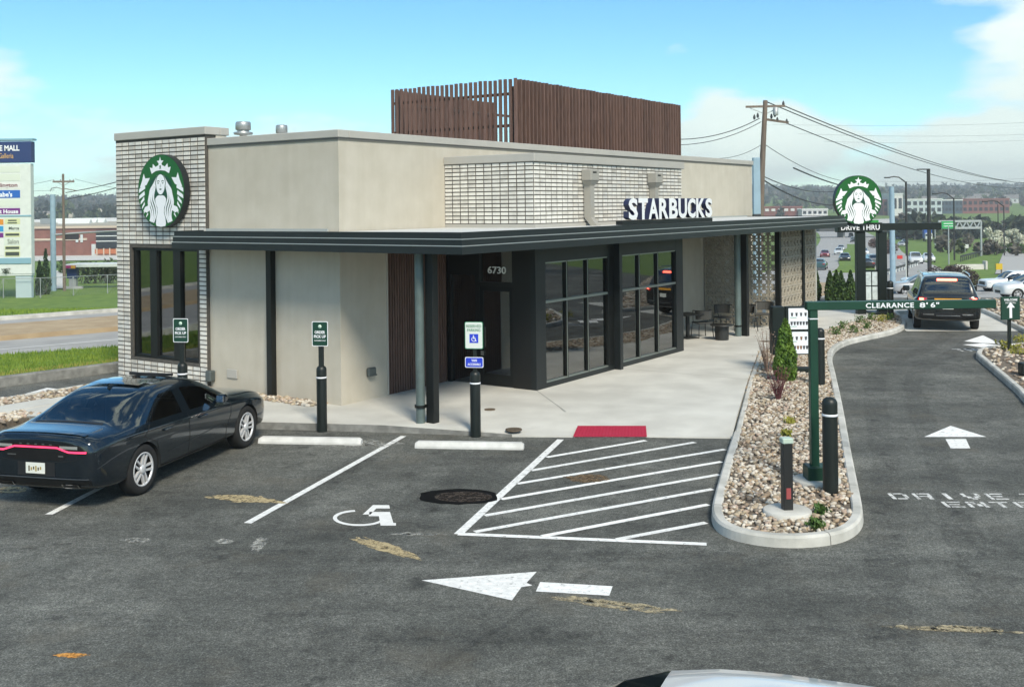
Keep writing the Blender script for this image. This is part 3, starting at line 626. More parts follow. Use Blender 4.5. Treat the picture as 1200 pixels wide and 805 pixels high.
part(MB().box(-.02, .22, -.02, TB0 - .01, 5.535, 5.575).box(.225, 22.02, -.02, .22, 5.535, 5.573), 'coping_shade', mat('coping shade', (.14, .135, .12), .6))  # dark strip standing in for the shadow line under the coping
# tower: core, window, bricks
WB0, WB1, WZ0, WZ1 = 4.30, 6.72, .67, 3.27
tw = MB()
tw.box(-.085, .2, TB0, WB0, Z0, 5.86).box(-.085, .2, WB1, TB1, Z0, 5.86).box(-.085, .2, WB0, WB1, Z0, WZ0).box(-.085, .2, WB0, WB1, WZ1, 5.86)
tw.box(.2, .5, TB0, TB1, 5.3, 5.86)
part(tw, 'tower_wall', mortar)
part(MB().box(.2, .5, TB0 - .02, TB0 - .002, 5.3, 5.85), 'tower_side', stucco)
coping([(-.13, .3, TB0 - .05, TB1 + .015)], 5.83, 6.01, 'tower_coping'); coping([(.305, .56, TB0 - .05, TB1 + .01)], 5.83, 6.006, 'tower_coping')
# bay: brick band above the canopy, glazing below
bw = MB().box(A1 - .026, A2 - .02, BB + .013, 0, 3.70, 5.11)
part(bw, 'bay_wall', mortar)
coping([(A1 - .07, A2 + .07, BB - .05, -.006)], 5.11, 5.29, 'bay_coping')
part(MB().box(A1 - .03, A2 + .03, BB - .03, -.004, 3.66, 3.745), 'bay_base_flashing', copingm)
brk = []
def brick_mesh(w_, h_, d_):
    mb = MB(); e = .006
    mb.add([(-w_ / 2, 0, -h_ / 2), (w_ / 2, 0, -h_ / 2), (w_ / 2, 0, h_ / 2), (-w_ / 2, 0, h_ / 2), (-w_ / 2 + e, -d_, -h_ / 2 + e), (w_ / 2 - e, -d_, -h_ / 2 + e), (w_ / 2 - e, -d_, h_ / 2 - e), (-w_ / 2 + e, -d_, h_ / 2 - e)],
           [(4, 5, 6, 7), (0, 1, 5, 4), (1, 2, 6, 5), (2, 3, 7, 6), (3, 0, 4, 7)]); return mb
pos = []      # (x,y,z, facing, width)
bh = .0885; rows = int((5.105 - 3.75) / bh); bh = (5.105 - 3.75) / rows
cw = (0 - BB) / 11
for r in range(rows):
    z = 3.75 + (r + .5) * bh
    for c in range(11): pos.append((A1, BB + (c + .5) * cw, z, 'L', cw, bh))
nR = 32; cwr = (A2 - A1) / nR; late = []
for r in range(rows):
    z = 3.75 + (r + .5) * bh
    for c in range(nR):
        pp = (A1 + (c + .5) * cwr, BB, z, 'R', cwr, bh)
        (pos if c < 7 else late).append(pp)
tbh = .1015; tcw = (TB1 - TB0) / 13
for r in range(int((5.83 - Z0) / tbh)):
    z = Z0 + (r + .5) * tbh
    for c in range(13):
        b_ = TB0 + (c + .5) * tcw
        if WB0 - .02 < b_ < WB1 + .02 and WZ0 - .03 < z < WZ1 + .03: continue
        late.append((-.04, b_, z, 'L', tcw, tbh))
meshes = {}
def brick_at(pp):
    x, y, z, f_, w_, h_ = pp
    return x, y, z, f_, w_, h_
RotL = Matrix.Rotation(-math.pi / 2, 4, 'Z')
cnt = 0
for pp in pos:
    x, y, z, f_, w_, h_ = pp; key = (f_, round(w_, 3))
    if cnt >= 300: late.append(pp); continue
    if key not in meshes: me = brick_mesh(w_ - .022, h_ - .015, .06).mesh('brick'); me.materials.append(brickm); meshes[key] = me
    o = bpy.data.objects.new('brick', meshes[key]); COL.objects.link(o); o.parent = shop
    dj = random.uniform(-.004, .004)
    if f_ == 'L': o.location = (x + .02 + dj, y, z); o.rotation_euler[2] = -math.pi / 2
    else: o.location = (x, y + .06 + dj, z)
    cnt += 1
jit = [mat('white brick %s' % n_, c, .85, var=.12, scale=9, bump=.35, bscale=55) for n_, c in (('pale', (.66, .64, .59)), ('cool', (.58, .57, .535)), ('warm', (.62, .59, .53)), ('dull', (.46, .44, .40)))]
mb = MB(); mt = MB()
for x, y, z, f_, w_, h_ in late:
    q = brick_mesh(w_ - (.030 if x < 0 else .022), h_ - (.017 if x < 0 else .015), .06); dj = random.uniform(-.004, .004); mi = random.choice((0, 0, 1, 1, 2, 2, 3))
    M = (Matrix.Translation((x + (.02 if x > 0 else 0) + dj, y, z)) @ RotL) if f_ == 'L' else Matrix.Translation((x, y + .06 + dj, z))
    mb.add([M @ Vector(v) for v in q.v], q.f, mi)
part(mb, 'brick_field', jit, kind='stuff')
# tower window
fr = MB(); dm = [WB0, WB0 + .10, WB0 + .70, WB0 + .95, WB0 + 1.55, WB0 + 1.80, WB1 - .10, WB1]
fr.box(-.03, .1, WB0, WB1, WZ0, WZ0 + .07).box(-.03, .1, WB0, WB1, WZ1 - .07, WZ1)
for k in (0, 2, 4, 6): fr.box(-.025 if k % 4 else -.03, .1, dm[k], dm[k + 1], WZ0 + .07, WZ1 - .07)
part(fr, 'tower_window_frame', dark)
for k in (1, 3, 5): part(MB().box(.04, .05, dm[k], dm[k + 1], WZ0 + .07, WZ1 - .07), 'pane', panem)
part(MB().box(.8, .85, TB0 - .3, TB1 - .2, .14, 5.2), 'blind_wall', intm)
# batten wall beside the door
part(MB().box(1.45, A1, .06, .2, Z0, 3.35), 'batten_backing', mat('batten backing', (.03, .02, .016), .9))
bt = MB().box(-.0275, .0275, -.0, .06, Z0, 3.34).mesh('batten'); bt.materials.append(woodm)
k = 1.475
while k < A1 - .03:
    o = bpy.data.objects.new('batten', bt); COL.objects.link(o); o.parent = shop; o.location = (k, 0, 0); k += .082
part(MB().box(1.41, 1.45, -.015, .1, Z0, 3.34), 'edge_trim', mat('pale edge trim', (.45, .43, .38), .6))
# bay front: window wall on b=BB
def bx(mb, a0, a1, z0, z1, d0=.0, d1=.14): return mb.box(a0, a1, BB + d0, BB + d1, z0, z1)
fm = MB(); CW = .40
bx(fm, A1, A1 + CW, Z0, 3.32); bx(fm, A2 - .42, A2, Z0, 3.32)
mid = onR(720, 340, BB)[0]
bx(fm, A1 + CW, A2 - .42, 2.90, 3.32, .003); bx(fm, A1 + CW, A2 - .42, Z0, .24, .003)
part(fm, 'window_surround', darkf)
mp_ = MB(); mp_.box(mid - .30, mid + .30, BB + .01, BB + .14, .24, 2.90); part(mp_, 'window_post', dark)
part(MB().box(mid - .02, mid + .12, BB - .16, BB + .008, .13, 3.32), 'steel_column', darkf)
WinZ0, WinZ1, Tr = .24, 2.90, 2.02
silver = mat('aluminium mullion face', (.30, .33, .30), .4, metal=.7)
for (a0, a1) in ((A1 + CW, mid - .30), (mid + .30, A2 - .42)):
    wd = (a1 - a0) / 3
    for c in range(3):
        part(MB().box(a0 + c * wd + .03, a0 + (c + 1) * wd - .03, BB + .075, BB + .085, WinZ0 + .03, Tr - .03), 'pane', panem)
        part(MB().box(a0 + c * wd + .03, a0 + (c + 1) * wd - .03, BB + .075, BB + .085, Tr + .03, WinZ1 - .03), 'pane', panem)
    for c in (1, 2): part(MB().bbox(a0 + c * wd - .03, a0 + c * wd + .03, BB + .02, BB + .13, WinZ0, WinZ1, .006), 'mullion', dark); part(MB().box(a0 + c * wd - .03, a0 + c * wd - .012, BB + .012, BB + .022, WinZ0, WinZ1), 'mullion_cap', silver)
    part(MB().bbox(a0, a1, BB + .016, BB + .13, Tr - .03, Tr + .03, .006), 'transom', silver)
    part(MB().box(a0, a1, BB + .022, BB + .13, WinZ0, WinZ0 + .03), 'sill_rail', silver); part(MB().box(a0, a1, BB + .022, BB + .13, WinZ1 - .03, WinZ1), 'head_rail', silver)
part(MB().box(A2 - .1, A2, BB + .14, 0, Z0, 3.32), 'bay_side_wall', darkf)
# door wall on a=A1 (b from BB to 0)
DB0, DB1 = BB + .62, BB + 1.52          # door leaf
dw = MB()
dw.box(A1 + .003, A1 + .14, BB + .14, DB0, Z0, 3.32).box(A1, A1 + .14, DB1, DB1 + .12, Z0, 3.32).box(A1 + .002, A1 + .14, DB0, DB1, 2.35, 2.45).box(A1 + .002, A1 + .14, -.10, 0, Z0, 3.32).box(A1 + .002, A1 + .14, DB1 + .12, -.10, 2.6, 3.32).box(A1 + .002, A1 + .14, DB0, DB1, 3.2, 3.32)
part(dw, 'door_wall', mat('near black metal', (.006, .0063, .006), .5))
part(MB().box(A1 + .07, A1 + .08, DB0, DB1, 2.45, 3.2), 'transom_pane', panem)
part(MB().box(A1 + .07, A1 + .08, DB1 + .12, -.10, Z0, 2.6), 'sidelight_pane', panem)
dr = MB(); dr.box(A1 + .02, A1 + .07, DB0, DB0 + .09, .14, 2.35).box(A1 + .02, A1 + .07, DB1 - .09, DB1, .14, 2.35).box(A1 + .02, A1 + .07, DB0 + .09, DB1 - .09, .14, .40).box(A1 + .02, A1 + .07, DB0 + .09, DB1 - .09, 2.25, 2.35)
door = part(dr, 'door', dark)
MB().box(A1 + .04, A1 + .05, DB0 + .09, DB1 - .09, .40, 2.25).build('pane', panem, door)
hm = mat('brushed steel', (.62, .62, .60), .3, metal=.9)
MB().tube([(A1 + .02, DB1 - .05, .98), (A1 - .05, DB1 - .05, .98), (A1 - .05, DB1 - .05, 1.42), (A1 + .02, DB1 - .05, 1.42)], .014, 8).box(A1 + .0, A1 + .02, DB1 - .09, DB1 - .02, .80, .90).build('handle', hm, door)
MB().box(A1 - .02, A1 + .06, DB0, DB1, .125, .145).build('threshold', hm, door)
Mn = basis(W(A1, 0) - W(0, 0), (0, -1, 0)); Mn = basis((A1 + .06, 0, 0), (0, -1, 0))
mb = MB(); lettering(mb, 'NUM', Mn, -(DB0 + DB1) / 2, 2.72, .50, .16, .004, .01); part(mb, 'street_number', mat('white vinyl', (.8, .8, .78), .5))
# things seen through the glass
part(MB().bbox(4.6, 5.3, -1.2, -.2, .14, 1.25, .02), 'display_cabinet', oak); part(MB().box(4.45, 4.5, -1.5, -.9, 1.9, 2.2), 'menu_board', orange)
part(MB().bbox(6.2, 9.9, .6, 1.3, .14, 1.1, .02), 'service_counter', oak); part(MB().box(5.6, 6.0, -1.6, -1.2, 2.3, 2.85), 'pendant_panel', orange)
part(MB().box(5.0, 5.04, -.7, -.35, 1.3, 2.3), 'notice_board', mat('notice board', (.45, .45, .42), .8, var=.3, scale=15))
# canopy
CA0, CA1, CB0, CB1 = -.86, 20.95, -3.77, 4.12
def ell(g): return [(CA0 - g, CB0 - g), (CA1 + g, CB0 - g), (CA1 + g, 0.0), (0.0, 0.0), (0.0, CB1 + g * .2), (CA0 - g, CB1 + g * .2)]
part(MB().prism(ell(-.03), 3.335, 3.64), 'canopy_core', soffm)
part(MB().prism([(CA0 + .12, CB0 + .12), (CA1 - .12, CB0 + .12), (CA1 - .12, -.03), (-.03, -.03), (-.03, 4.0), (CA0 + .12, 4.0)], 3.642, 3.668), 'canopy_roof', roofm)
def band(g, z0, z1):
    t_ = .05; mb = MB()
    mb.box(CA0 - g, CA0 - g + t_, CB0 - g + t_, CB1, z0, z1); mb.box(CA0 - g, CA1 + g, CB0 - g, CB0 - g + t_, z0, z1); mb.box(CA1 + g - t_, CA1 + g, CB0 - g + t_, 0, z0, z1); mb.box(CA0 - g + t_, 0, CB1 - t_ + g * .2, CB1 + g * .2, z0, z1); return mb
part(band(0, 3.575, 3.69), 'fascia_band', darkf); part(band(.035, 3.455, 3.56), 'fascia_band', darkf); part(band(.07, 3.30, 3.44), 'fascia_band', darkf)
trim = mat('sky lit ledge', (.55, .57, .58), .35, metal=.6)  # ledge tops coloured bright, the sky light on them painted in
part(band(.036, 3.561, 3.574), 'fascia_lit_ledge', trim); part(band(.072, 3.441, 3.454), 'fascia_lit_ledge', trim)
part(MB().box(-.30, -.26, .05, 3.75, 3.668, 3.73).box(-.26, -.0, 3.71, 3.75, 3.668, 3.73), 'roof_flashing', mat('flashing', (.30, .32, .31), .5))
part(MB().box(A2 + .3, 20.9, -.25, -.21, 3.668, 3.72), 'roof_flashing', MATS['flashing'])
# canopy columns with pale downspouts
pipe = mat('pale galvanised pipe', (.125, .165, .16), .45, metal=.2, var=.2, scale=4)
for a_, b_, w_ in ((-.40, -2.62, .17), (14.66, -2.62, .17)):
    part(MB().bbox(a_ - .02, a_ + w_ - .02, b_ - .13, b_ + .06, .13, 3.335, .012), 'column', dark)
    q = MB().tube([(a_ - .08, b_ + .14, .13), (a_ - .08, b_ + .14, 3.335)], .085 if a_ < 0 else .10, 14); part(q, 'downspout', pipe)
    part(MB().tube([(a_ - .08, b_ + .14, .42), (a_ - .08, b_ + .14, .47)], .112, 14), 'pipe_strap', dark)
b3 = onL(316, 400, -.12)[0]
part(MB().box(-.14, -.004, b3 - .075, b3 + .075, .13, 3.335), 'column', dark)
# scuppers on the bay
scm = mat('putty scupper metal', (.33, .315, .28), .55)
for sx, yt, yb in ((690, 199, 218), (766, 203, 219)):
    a_, zt = onR(sx, yt, BB - .1); _, zb = onR(sx, yb, BB - .1)
    mb = MB().bbox(a_ - .19, a_ + .19, BB - .27, BB - .01, zt - .26, zt, .012); 
    mb.add([(a_ - .19, BB - .27, zt - .26), (a_ + .19, BB - .27, zt - .26), (a_ + .19, BB - .01, zt - .26), (a_ - .19, BB - .01, zt - .26), (a_ - .09, BB - .19, zt - .38), (a_ + .09, BB - .19, zt - .38), (a_ + .09, BB - .01, zt - .38), (a_ - .09, BB - .01, zt - .38)], [(0, 1, 5, 4), (1, 2, 6, 5), (3, 0, 4, 7), (4, 5, 6, 7)])
    h = part(mb, 'scupper', scm)
    MB().box(a_ - .09, a_ + .09, BB - .19, BB - .015, 3.86, zt - .379).build('leader', scm, h)
    MB().prism([(BB - .19, 3.86), (BB - .015, 3.86), (BB - .19, 3.67), (BB - .36, 3.67)], a_ - .088, a_ + .088, M=Matrix(((0, 0, 1, 0), (1, 0, 0, 0), (0, 1, 0, 0), (0, 0, 0, 1)))).build('leader_shoe', scm, h)
    MB().box(a_ - .10, a_ + .06, BB - .275, BB - .268, zt - .085, zt - .05).build('overflow_slot', mat('black slot', (.01, .01, .01), .9), h)
# wall fittings: light box, outlet, hose bib
part(MB().bbox(.74, .98, -.09, -.005, .62, .80, .02).box(.76, .96, -.12, -.09, .63, .66), 'wall_light', mat('grey wall light', (.10, .12, .12), .5, metal=.4))
b4, z4 = onL(249, 440, -.02); part(MB().bbox(-.16, -.004, b4 - .09, b4 + .09, z4 - .12, z4 + .12, .02), 'wall_light', MATS['grey wall light'])
b4, z4 = onL(272, 438, -.02); part(MB().bbox(-.03, -.004, b4 - .17, b4 + .17, z4 - .10, z4 + .10, .01), 'wall_plate', copingm)
# roof vents
vent = mat('galvanised vent', (.42, .43, .42), .4, metal=.7)
for x, y, s_ in ((285, 152, .82), (330, 151, .62)):
    p = D(x, y, 28.5); q = Vector((p.x, p.y, 0)) - C0; a_, b_ = q.dot(RV), q.dot(LV)
    mb = MB().lathe([(.12 * s_, 4.95), (.12 * s_, 5.80), (.30 * s_, 5.82), (.32 * s_, 5.87), (.18 * s_, 5.90), (.2 * s_, 5.93), (.25 * s_, 5.95), (.25 * s_, 6.13), (.22 * s_, 6.16), (.001, 6.17)], 16, Matrix.Translation((a_, b_, .34 if s_ > .7 else .24)))
    part(mb, 'roof_vent', vent)
# roof screen of brown vertical slats round the plant
sB = 1.7
a0 = onR(604, 93, sB); a1 = onR(795, 123, sB); SZ = (a0[1] + a1[1]) / 2; SA0, SA1 = a0[0], a1[0]; SB1 = onL(460, 106, SA0)[0]
scr = part(MB().box(SA0 + .06, SA1, sB + .06, sB + .11, SZ - .45, SZ - .37).box(SA0 + .06, SA0 + .11, sB + .12, SB1, SZ - .45, SZ - .37).box(SA0 + .06, SA0 + .11, sB + .12, SB1, SZ - 1.35, SZ - 1.27).box(SA0 + .06, SA1, sB + .06, sB + .11, SZ - 1.35, SZ - 1.27)
           .box(SA0 + .06, SA0 + .11, sB + .12, SB1, 5.5, 5.58).box(SA0 + .06, SA1, sB + .06, sB + .11, 5.5, 5.58).box(SA1 - .1, SA1 - .05, sB + .12, SB1, SZ - .45, SZ - .37).box(SA0 + .12, SA1, SB1 - .05, SB1, SZ - .45, SZ - .37), 'roof_screen', mat('screen rail', (.06, .045, .04), .7))
for k, (aa, bb_) in enumerate(((SA0 + .15, sB + .15), (SA1 - .12, sB + .15), (SA0 + .15, SB1 - .12), (SA1 - .12, SB1 - .12))): MB().box(aa - .05, aa + .05, bb_ - .05, bb_ + .05, 5.3, SZ - .2).build('screen_post', MATS['screen rail'], scr)
slm = MB().box(-.027, .027, -.075, .075, 5.36, SZ).mesh('slat'); slm.materials.append(woodm)
def slat(a_, b_, rot):
    o = bpy.data.objects.new('slat', slm); COL.objects.link(o); o.parent = scr; o.location = (a_, b_, random.uniform(-.012, .012)); o.rotation_euler[2] = rot + random.uniform(-.04, .04)
slm_f = slm; slm = MB().box(-.042, .042, -.03, .03, 5.36, SZ).mesh('slat'); slm.materials.append(woodm)
nL = 27
for k in range(nL): slat(SA0, sB + (SB1 - sB) * k / (nL - 1), math.pi / 2)
slm = slm_f
nS = 54
for k in range(1, nS): slat(SA0 + (SA1 - SA0) * k / (nS - 1), sB, 0)
for k in range(1, 26): slat(SA0 + (SA1 - SA0) * k / 50, SB1, 0)
for k in range(14): slat(SA1, sB + (SB1 - sB) * (k + .5) / 14, math.pi / 2)
# plant behind the screen
part(MB().bbox(SA0 + 3.6, SA0 + 5.4, sB + .5, sB + 1.3, 5.3, SZ - .85, .03), 'rooftop_unit', mat('brown rooftop unit', (.13, .065, .042), .7, var=.2, scale=3))
part(MB().bbox(SA0 + 6, SA0 + 7, sB + 1, sB + 2.2, 5.3, SZ - .9, .03), 'rooftop_unit', MATS['brown rooftop unit'])
# breeze block screen at the patio end
blm = mat('breeze block', (.40, .36, .29), .9, var=.15, scale=14, bump=.2)
def breeze():
    s_ = .33; h = s_ / 2; d = .10; mb = MB(); t_ = .028
    mb.box(-h + .003, -h + t_, -d / 2, d / 2, -h + .003, h - .003).box(h - t_, h - .003, -d / 2, d / 2, -h + .003, h - .003).box(-h + t_, h - t_, -d / 2, d / 2, -h + .003, -h + t_).box(-h + t_, h - t_, -d / 2, d / 2, h - t_, h - .003)
    for sx in (1, -1):
        for sz in (1, -1):
            M = Matrix.Translation((sx * .07, 0, sz * .07)) @ Matrix.Rotation(math.radians(45) * sx * sz, 4, 'Y'); mb.box(-.075, .075, -d / 2 + .01, d / 2 - .01, -.014, .014, 0, M)
    for k in range(4):
        M = Matrix.Rotation(math.radians(90 * k), 4, 'Y'); mb.box(.045, .14, -d / 2 + .012, d / 2 - .012, -.010, .010, 0, M)
    me = mb.mesh('breeze_block'); me.materials.append(blm); return me
bz = breeze(); SCA, SCB = 17.6, -2.62
brz = empty('breeze_block_screen', W(SCA, SCB), math.pi / 2 - YAW, 'pierced breeze block screen wall enclosing the end of the patio', 'screen wall')
for r in range(10):
    z = .13 + .165 + r * .317
    for c in range(8): o = bpy.data.objects.new('breeze_block', bz); COL.objects.link(o); o.parent = brz; o.location = (0, .17 + c * .317, z); o.rotation_euler[2] = math.pi / 2; o.scale = (.96, 1, .96)
    for c in range(11): o = bpy.data.objects.new('breeze_block', bz); COL.objects.link(o); o.parent = brz; o.location = (.17 + c * .317, -.0, z); o.scale = (.96, 1, .96)
for (x0, x1, y0, y1) in ((-.09, .06, -.09, .07), (2.12, 2.30, -.10, -.056), (3.55, 3.62, -.06, .06)): MB().box(x0, x1, y0, y1, .13, 3.30).build('screen_post', dark if x1 < 3 else kerbm, brz)
# big letters on the canopy edge
lett = empty('letter_sign', W(0, 0), math.pi / 2 - YAW, 'white channel letters with dark sides standing on the canopy edge', 'letter sign')
bL = CB0 + .12
l0, zt = onR(733, 233, bL); l1, _ = onR(832, 231, bL); _, zb = onR(733, 259, bL)
rb0, rb1 = onR(727, 258, bL)[0], onR(833, 256, bL)[0]
MB().bbox(rb0, rb1, bL - .05, bL + .12, 3.69, 3.785, .008).build('raceway', dark, lett)
lw = [.92, .98, 1.05, 1.05, 1.0, 1.02, .98, 1.1, .90]; tot = sum(lw); x = l0
lface = mat('letter face', (.78, .80, .82), .4); lside = mat('letter return', (.02, .025, .07), .4)
LZ0, LZ1 = 3.80, 3.80 + (zt - zb) * .98
for ch, q in zip('STARBUCKS', lw):
    ww = (l1 - l0) * q / tot; vs, fs = TM['L' + ch]; zm = max(abs(v[2]) for v in vs); mb = MB()
    Mx = basis((x + ww / 2, bL, (LZ0 + LZ1) / 2), (1, 0, 0))
    def nz(f): return sum(vs[i][2] for i in f) / len(f) / zm
    for f in fs: mb.add([Mx @ Vector((vs[i][0] * ww * .93, vs[i][1] * (LZ1 - LZ0), vs[i][2] / zm * .07)) for i in f], [tuple(range(len(f)))], 0 if nz(f) > .9 else 1)
    mb.build('letter', [lface, lside], lett); x += ww
# ================================================================== round emblem signs
sg_green = mat('sign green', (.004, .10, .012), .4); sg_white = mat('sign white', (.80, .81, .84), .4); sg_dark = mat('sign casing', (.012, .016, .018), .45); sg_ink = mat('sign dark line', (.005, .06, .03), .5)
def emblem(mb, M, R):
    """crowned long-haired figure between two striped tails, as raised flat pieces on a disc of radius R"""
    lay = [0]
    def pg(pts, mi, mirror=False, dz=.0):
        lay[0] += 1; z = .004 + lay[0] * .0003 + dz
        for s_ in ((1, -1) if mirror else (1,)):
            q = [(p[0] * s_, p[1]) for p in pts]; n = len(q); ar = sum(q[i][0] * q[(i + 1) % n][1] - q[(i + 1) % n][0] * q[i][1] for i in range(n))
            if ar < 0: q = q[::-1]
            mb.add([M @ Vector((x * R, y * R, z)) for x, y in q], [tuple(range(n))], mi)
    def strip(c, mi, mirror=True):   # c: list of (x, y, halfwidth)
        L_ = [(x - w_, y) for x, y, w_ in c]; Rr = [(x + w_, y) for x, y, w_ in c]
        for i in range(len(c) - 1): pg([L_[i], Rr[i], Rr[i + 1], L_[i + 1]], mi, mirror); lay[0] -= 1
        lay[0] += 1
    # tails: fin, stripes, hand
    pg([(-.745, .50), (-.68, .36), (-.47, .37), (-.62, .18), (-.93, .10), (-.82, .30)], 1, True)
    for (y0, x0, x1, h, sk) in ((.02, -.97, -.68, .105, .07), (-.16, -.965, -.70, .10, .07), (-.32, -.90, -.72, .085, .09), (-.46, -.84, -.70, .07, .10), (-.60, -.76, -.66, .06, .08), (-.71, -.66, -.56, .05, .07)):
        pg([(x0, y0 - h * .6), (x1, y0 + sk - h * .1), (x1 - .02, y0 + sk + h), (x0 + .01, y0 + h * .45)], 1, True)
    pg([(-.50, -.30), (-.46, -.52), (-.62, -.60), (-.77, -.55), (-.70, -.44), (-.56, -.40)], 1, True)
    # hair: a dark mass with white wavy locks
    hx = lambda t, o: o + .035 * math.sin(t * 7.5 + .5)
    ts = [i / 22 for i in range(23)]
    def yv(t): return .46 - 1.44 * t
    mass = [(-(.06 + .40 * min(1, (t * 7) ** .6) + .02 * math.sin(t * 8)) if t < .6 else -(.46 + .02 * math.sin(t * 8)) + .0, yv(t)) for t in ts]
    mass = [(x, y) if x * x + y * y < .98 else (x * .98 / math.hypot(x, y), y * .98 / math.hypot(x, y)) for x, y in mass]
    full = mass + [(-x, y) for x, y in mass[::-1]]
    for i in range(len(ts) - 1): pg([mass[i], mass[i + 1], (-mass[i + 1][0], mass[i + 1][1]), (-mass[i][0], mass[i][1])], 2); lay[0] -= 1
    lay[0] += 1
    for k, o in enumerate((.255, .335, .41, .475)):
        c = []
        for t in ts:
            y = yv(t) - .03 - k * .05; 
            if y < -.97: continue
            spread = min(1, t * 5 + .18); x = -(o * (.35 + .65 * spread)) + .075 * math.sin(t * 10.5 + .6) * min(1, t * 2.2)
            if t > .55: x -= (t - .55) * .12 * (k + 1) * .5
            if x * x + y * y > .95: break
            c.append((x, y, .031))
        strip(c, 1)
    # torso
    tor = [(.0, -.10), (-.16, -.14), (-.24, -.22), (-.22, -.34), (-.15, -.46), (-.14, -.60), (-.20, -.76), (-.22, -.90), (-.19, -.97), (0, -.99)]
    pg(tor + [(-x, y) for x, y in tor[-2:0:-1]], 1)
    # face
    fc = [(.205 * math.sin(a) * (1 if math.cos(a) > 0 else .92), .18 + .28 * math.cos(a)) for a in [2 * math.pi * i / 26 for i in range(26)]]
    pg([(x * 1.13, .18 + (y - .18) * 1.1) for x, y in fc], 2); pg(fc, 1)
    for s_ in (1, -1):
        pg([(s_ * .03, .27), (s_ * .08, .295), (s_ * .16, .275), (s_ * .15, .255), (s_ * .08, .27), (s_ * .035, .25)], 2)
        pg([(s_ * .05, .215), (s_ * .10, .235), (s_ * .15, .215), (s_ * .10, .20)], 2)
    pg([(-.012, .20), (.02, .20), (.03, .12), (-.005, .105), (-.02, .12)], 3)
    pg([(-.065, .05), (0, .07), (.065, .05), (0, .02)], 2)
    # crown and star
    band_ = [(-.38, .48), (-.20, .555), (0, .575), (.20, .555), (.38, .48), (.46, .66), (.34, .64), (.32, .76), (.20, .67), (.07, .72), (0, .63), (-.07, .72), (-.20, .67), (-.32, .76), (-.34, .64), (-.46, .66)]
    for tri in ([(-.38, .48), (-.20, .555), (-.20, .67), (-.34, .64), (-.46, .66)], [(-.34, .64), (-.20, .67), (-.32, .76)], [(-.20, .555), (0, .575), (0, .63), (-.07, .72), (-.20, .67)]): pg(tri, 1, True)
    pg([(-.05, .615), (.05, .615), (0, .665)], 2)
    st_ = []
    for i in range(10):
        a = math.pi / 2 + i * math.pi / 5; r = .165 if i % 2 == 0 else .07; st_.append((r * math.cos(a) * .95, .785 + r * math.sin(a)))
    cst = (0, .785)
    for i in range(10): pg([cst, st_[i], st_[(i + 1) % 10]], 1); lay[0] -= 1
    lay[0] += 1
def disc(mb, M, R, th, mi=0, n=56, z0=0):
    mb.lathe([(R, z0 - th), (R, z0)], n, M, mi, False)
# wall sign on the tower
b_, z_ = onL(188.5, 224, -.30); R_ = .84
rs = empty('round_sign', W(-.30, b_, z_), math.pi / 2 - YAW, 'round green and white emblem sign on the brick tower', 'sign')
Md = basis((0, 0, 0), (0, -1, 0)); mb = MB(); disc(mb, Md, R_, .16); mb.build('casing', sg_dark, rs); mb = MB(); disc(mb, Md, R_ * .985, .02, 0, z0=.003); mb.build('face', sg_green, rs)
mb = MB(); emblem(mb, Md, R_ * .985); mb.build('emblem', [sg_green, sg_white, sg_ink, mat('sign pale grey', (.55, .57, .60), .5)], rs)
mb = MB().box(.16, .20, -.3, .3, -.3, .3).box(.16, .205, -.05, .05, -.7, .7); mb.build('mounting_bracket', sg_dark, rs)
# ================================================================== drive-thru canopy with second emblem
dkg = mat('dark green metal', (.006, .012, .010), .45, metal=.2); grn = mat('forest green metal', (.005, .042, .023), .42, var=.15, scale=3)
base = P(1034, 368, .12); DY = base.y
dt = empty('drive_thru_canopy', (base.x, base.y, .1), 0, 'dark steel drive thru canopy with menu panels beyond the clearance bar', 'canopy')
def at_d(x, y, dist=DY): q = D(x, y, dist); return Vector((q.x - base.x, q.y - base.y, q.z - .1))
p1, p2 = at_d(1008, 300), at_d(1033, 300); zt_ = at_d(1020, 261).z; zb_ = at_d(1020, 272).z
for p in (p1, p2): MB().bbox(p.x - .16, p.x + .16, -.13, .13, 0, zb_ + .002 * (p is p1), .015).build('post', dkg, dt)
MB().bbox(at_d(1018, 266).x, at_d(1101, 266).x, -.16, .16, zb_ + .06, zt_ - .03, .015).build('canopy_arm', dkg, dt)
MB().bbox(at_d(980, 266).x, at_d(1032, 266).x, -.20, .20, zb_ + .004, zt_, .015).build('sign_box', dkg, dt)
mb = MB(); lettering(mb, 'DT', basis((at_d(1006, 266).x, -.205, (zb_ + zt_) / 2), (1, 0, 0)), 0, 0, px(45, DY), px(6, DY), .004, .02); mb.build('lettering', sg_white, dt)
MB().box(at_d(1010, 260).x - .3, at_d(1025, 260).x + .1, -.12, .12, zt_, zt_ + .09).build('green_strip', mat('bright green strip', (.03, .30, .05), .5), dt)
MB().bbox(p2.x - .45, p2.x + .3, -.4, .4, -.02, .12, .02).build('base_plate', dkg, dt)
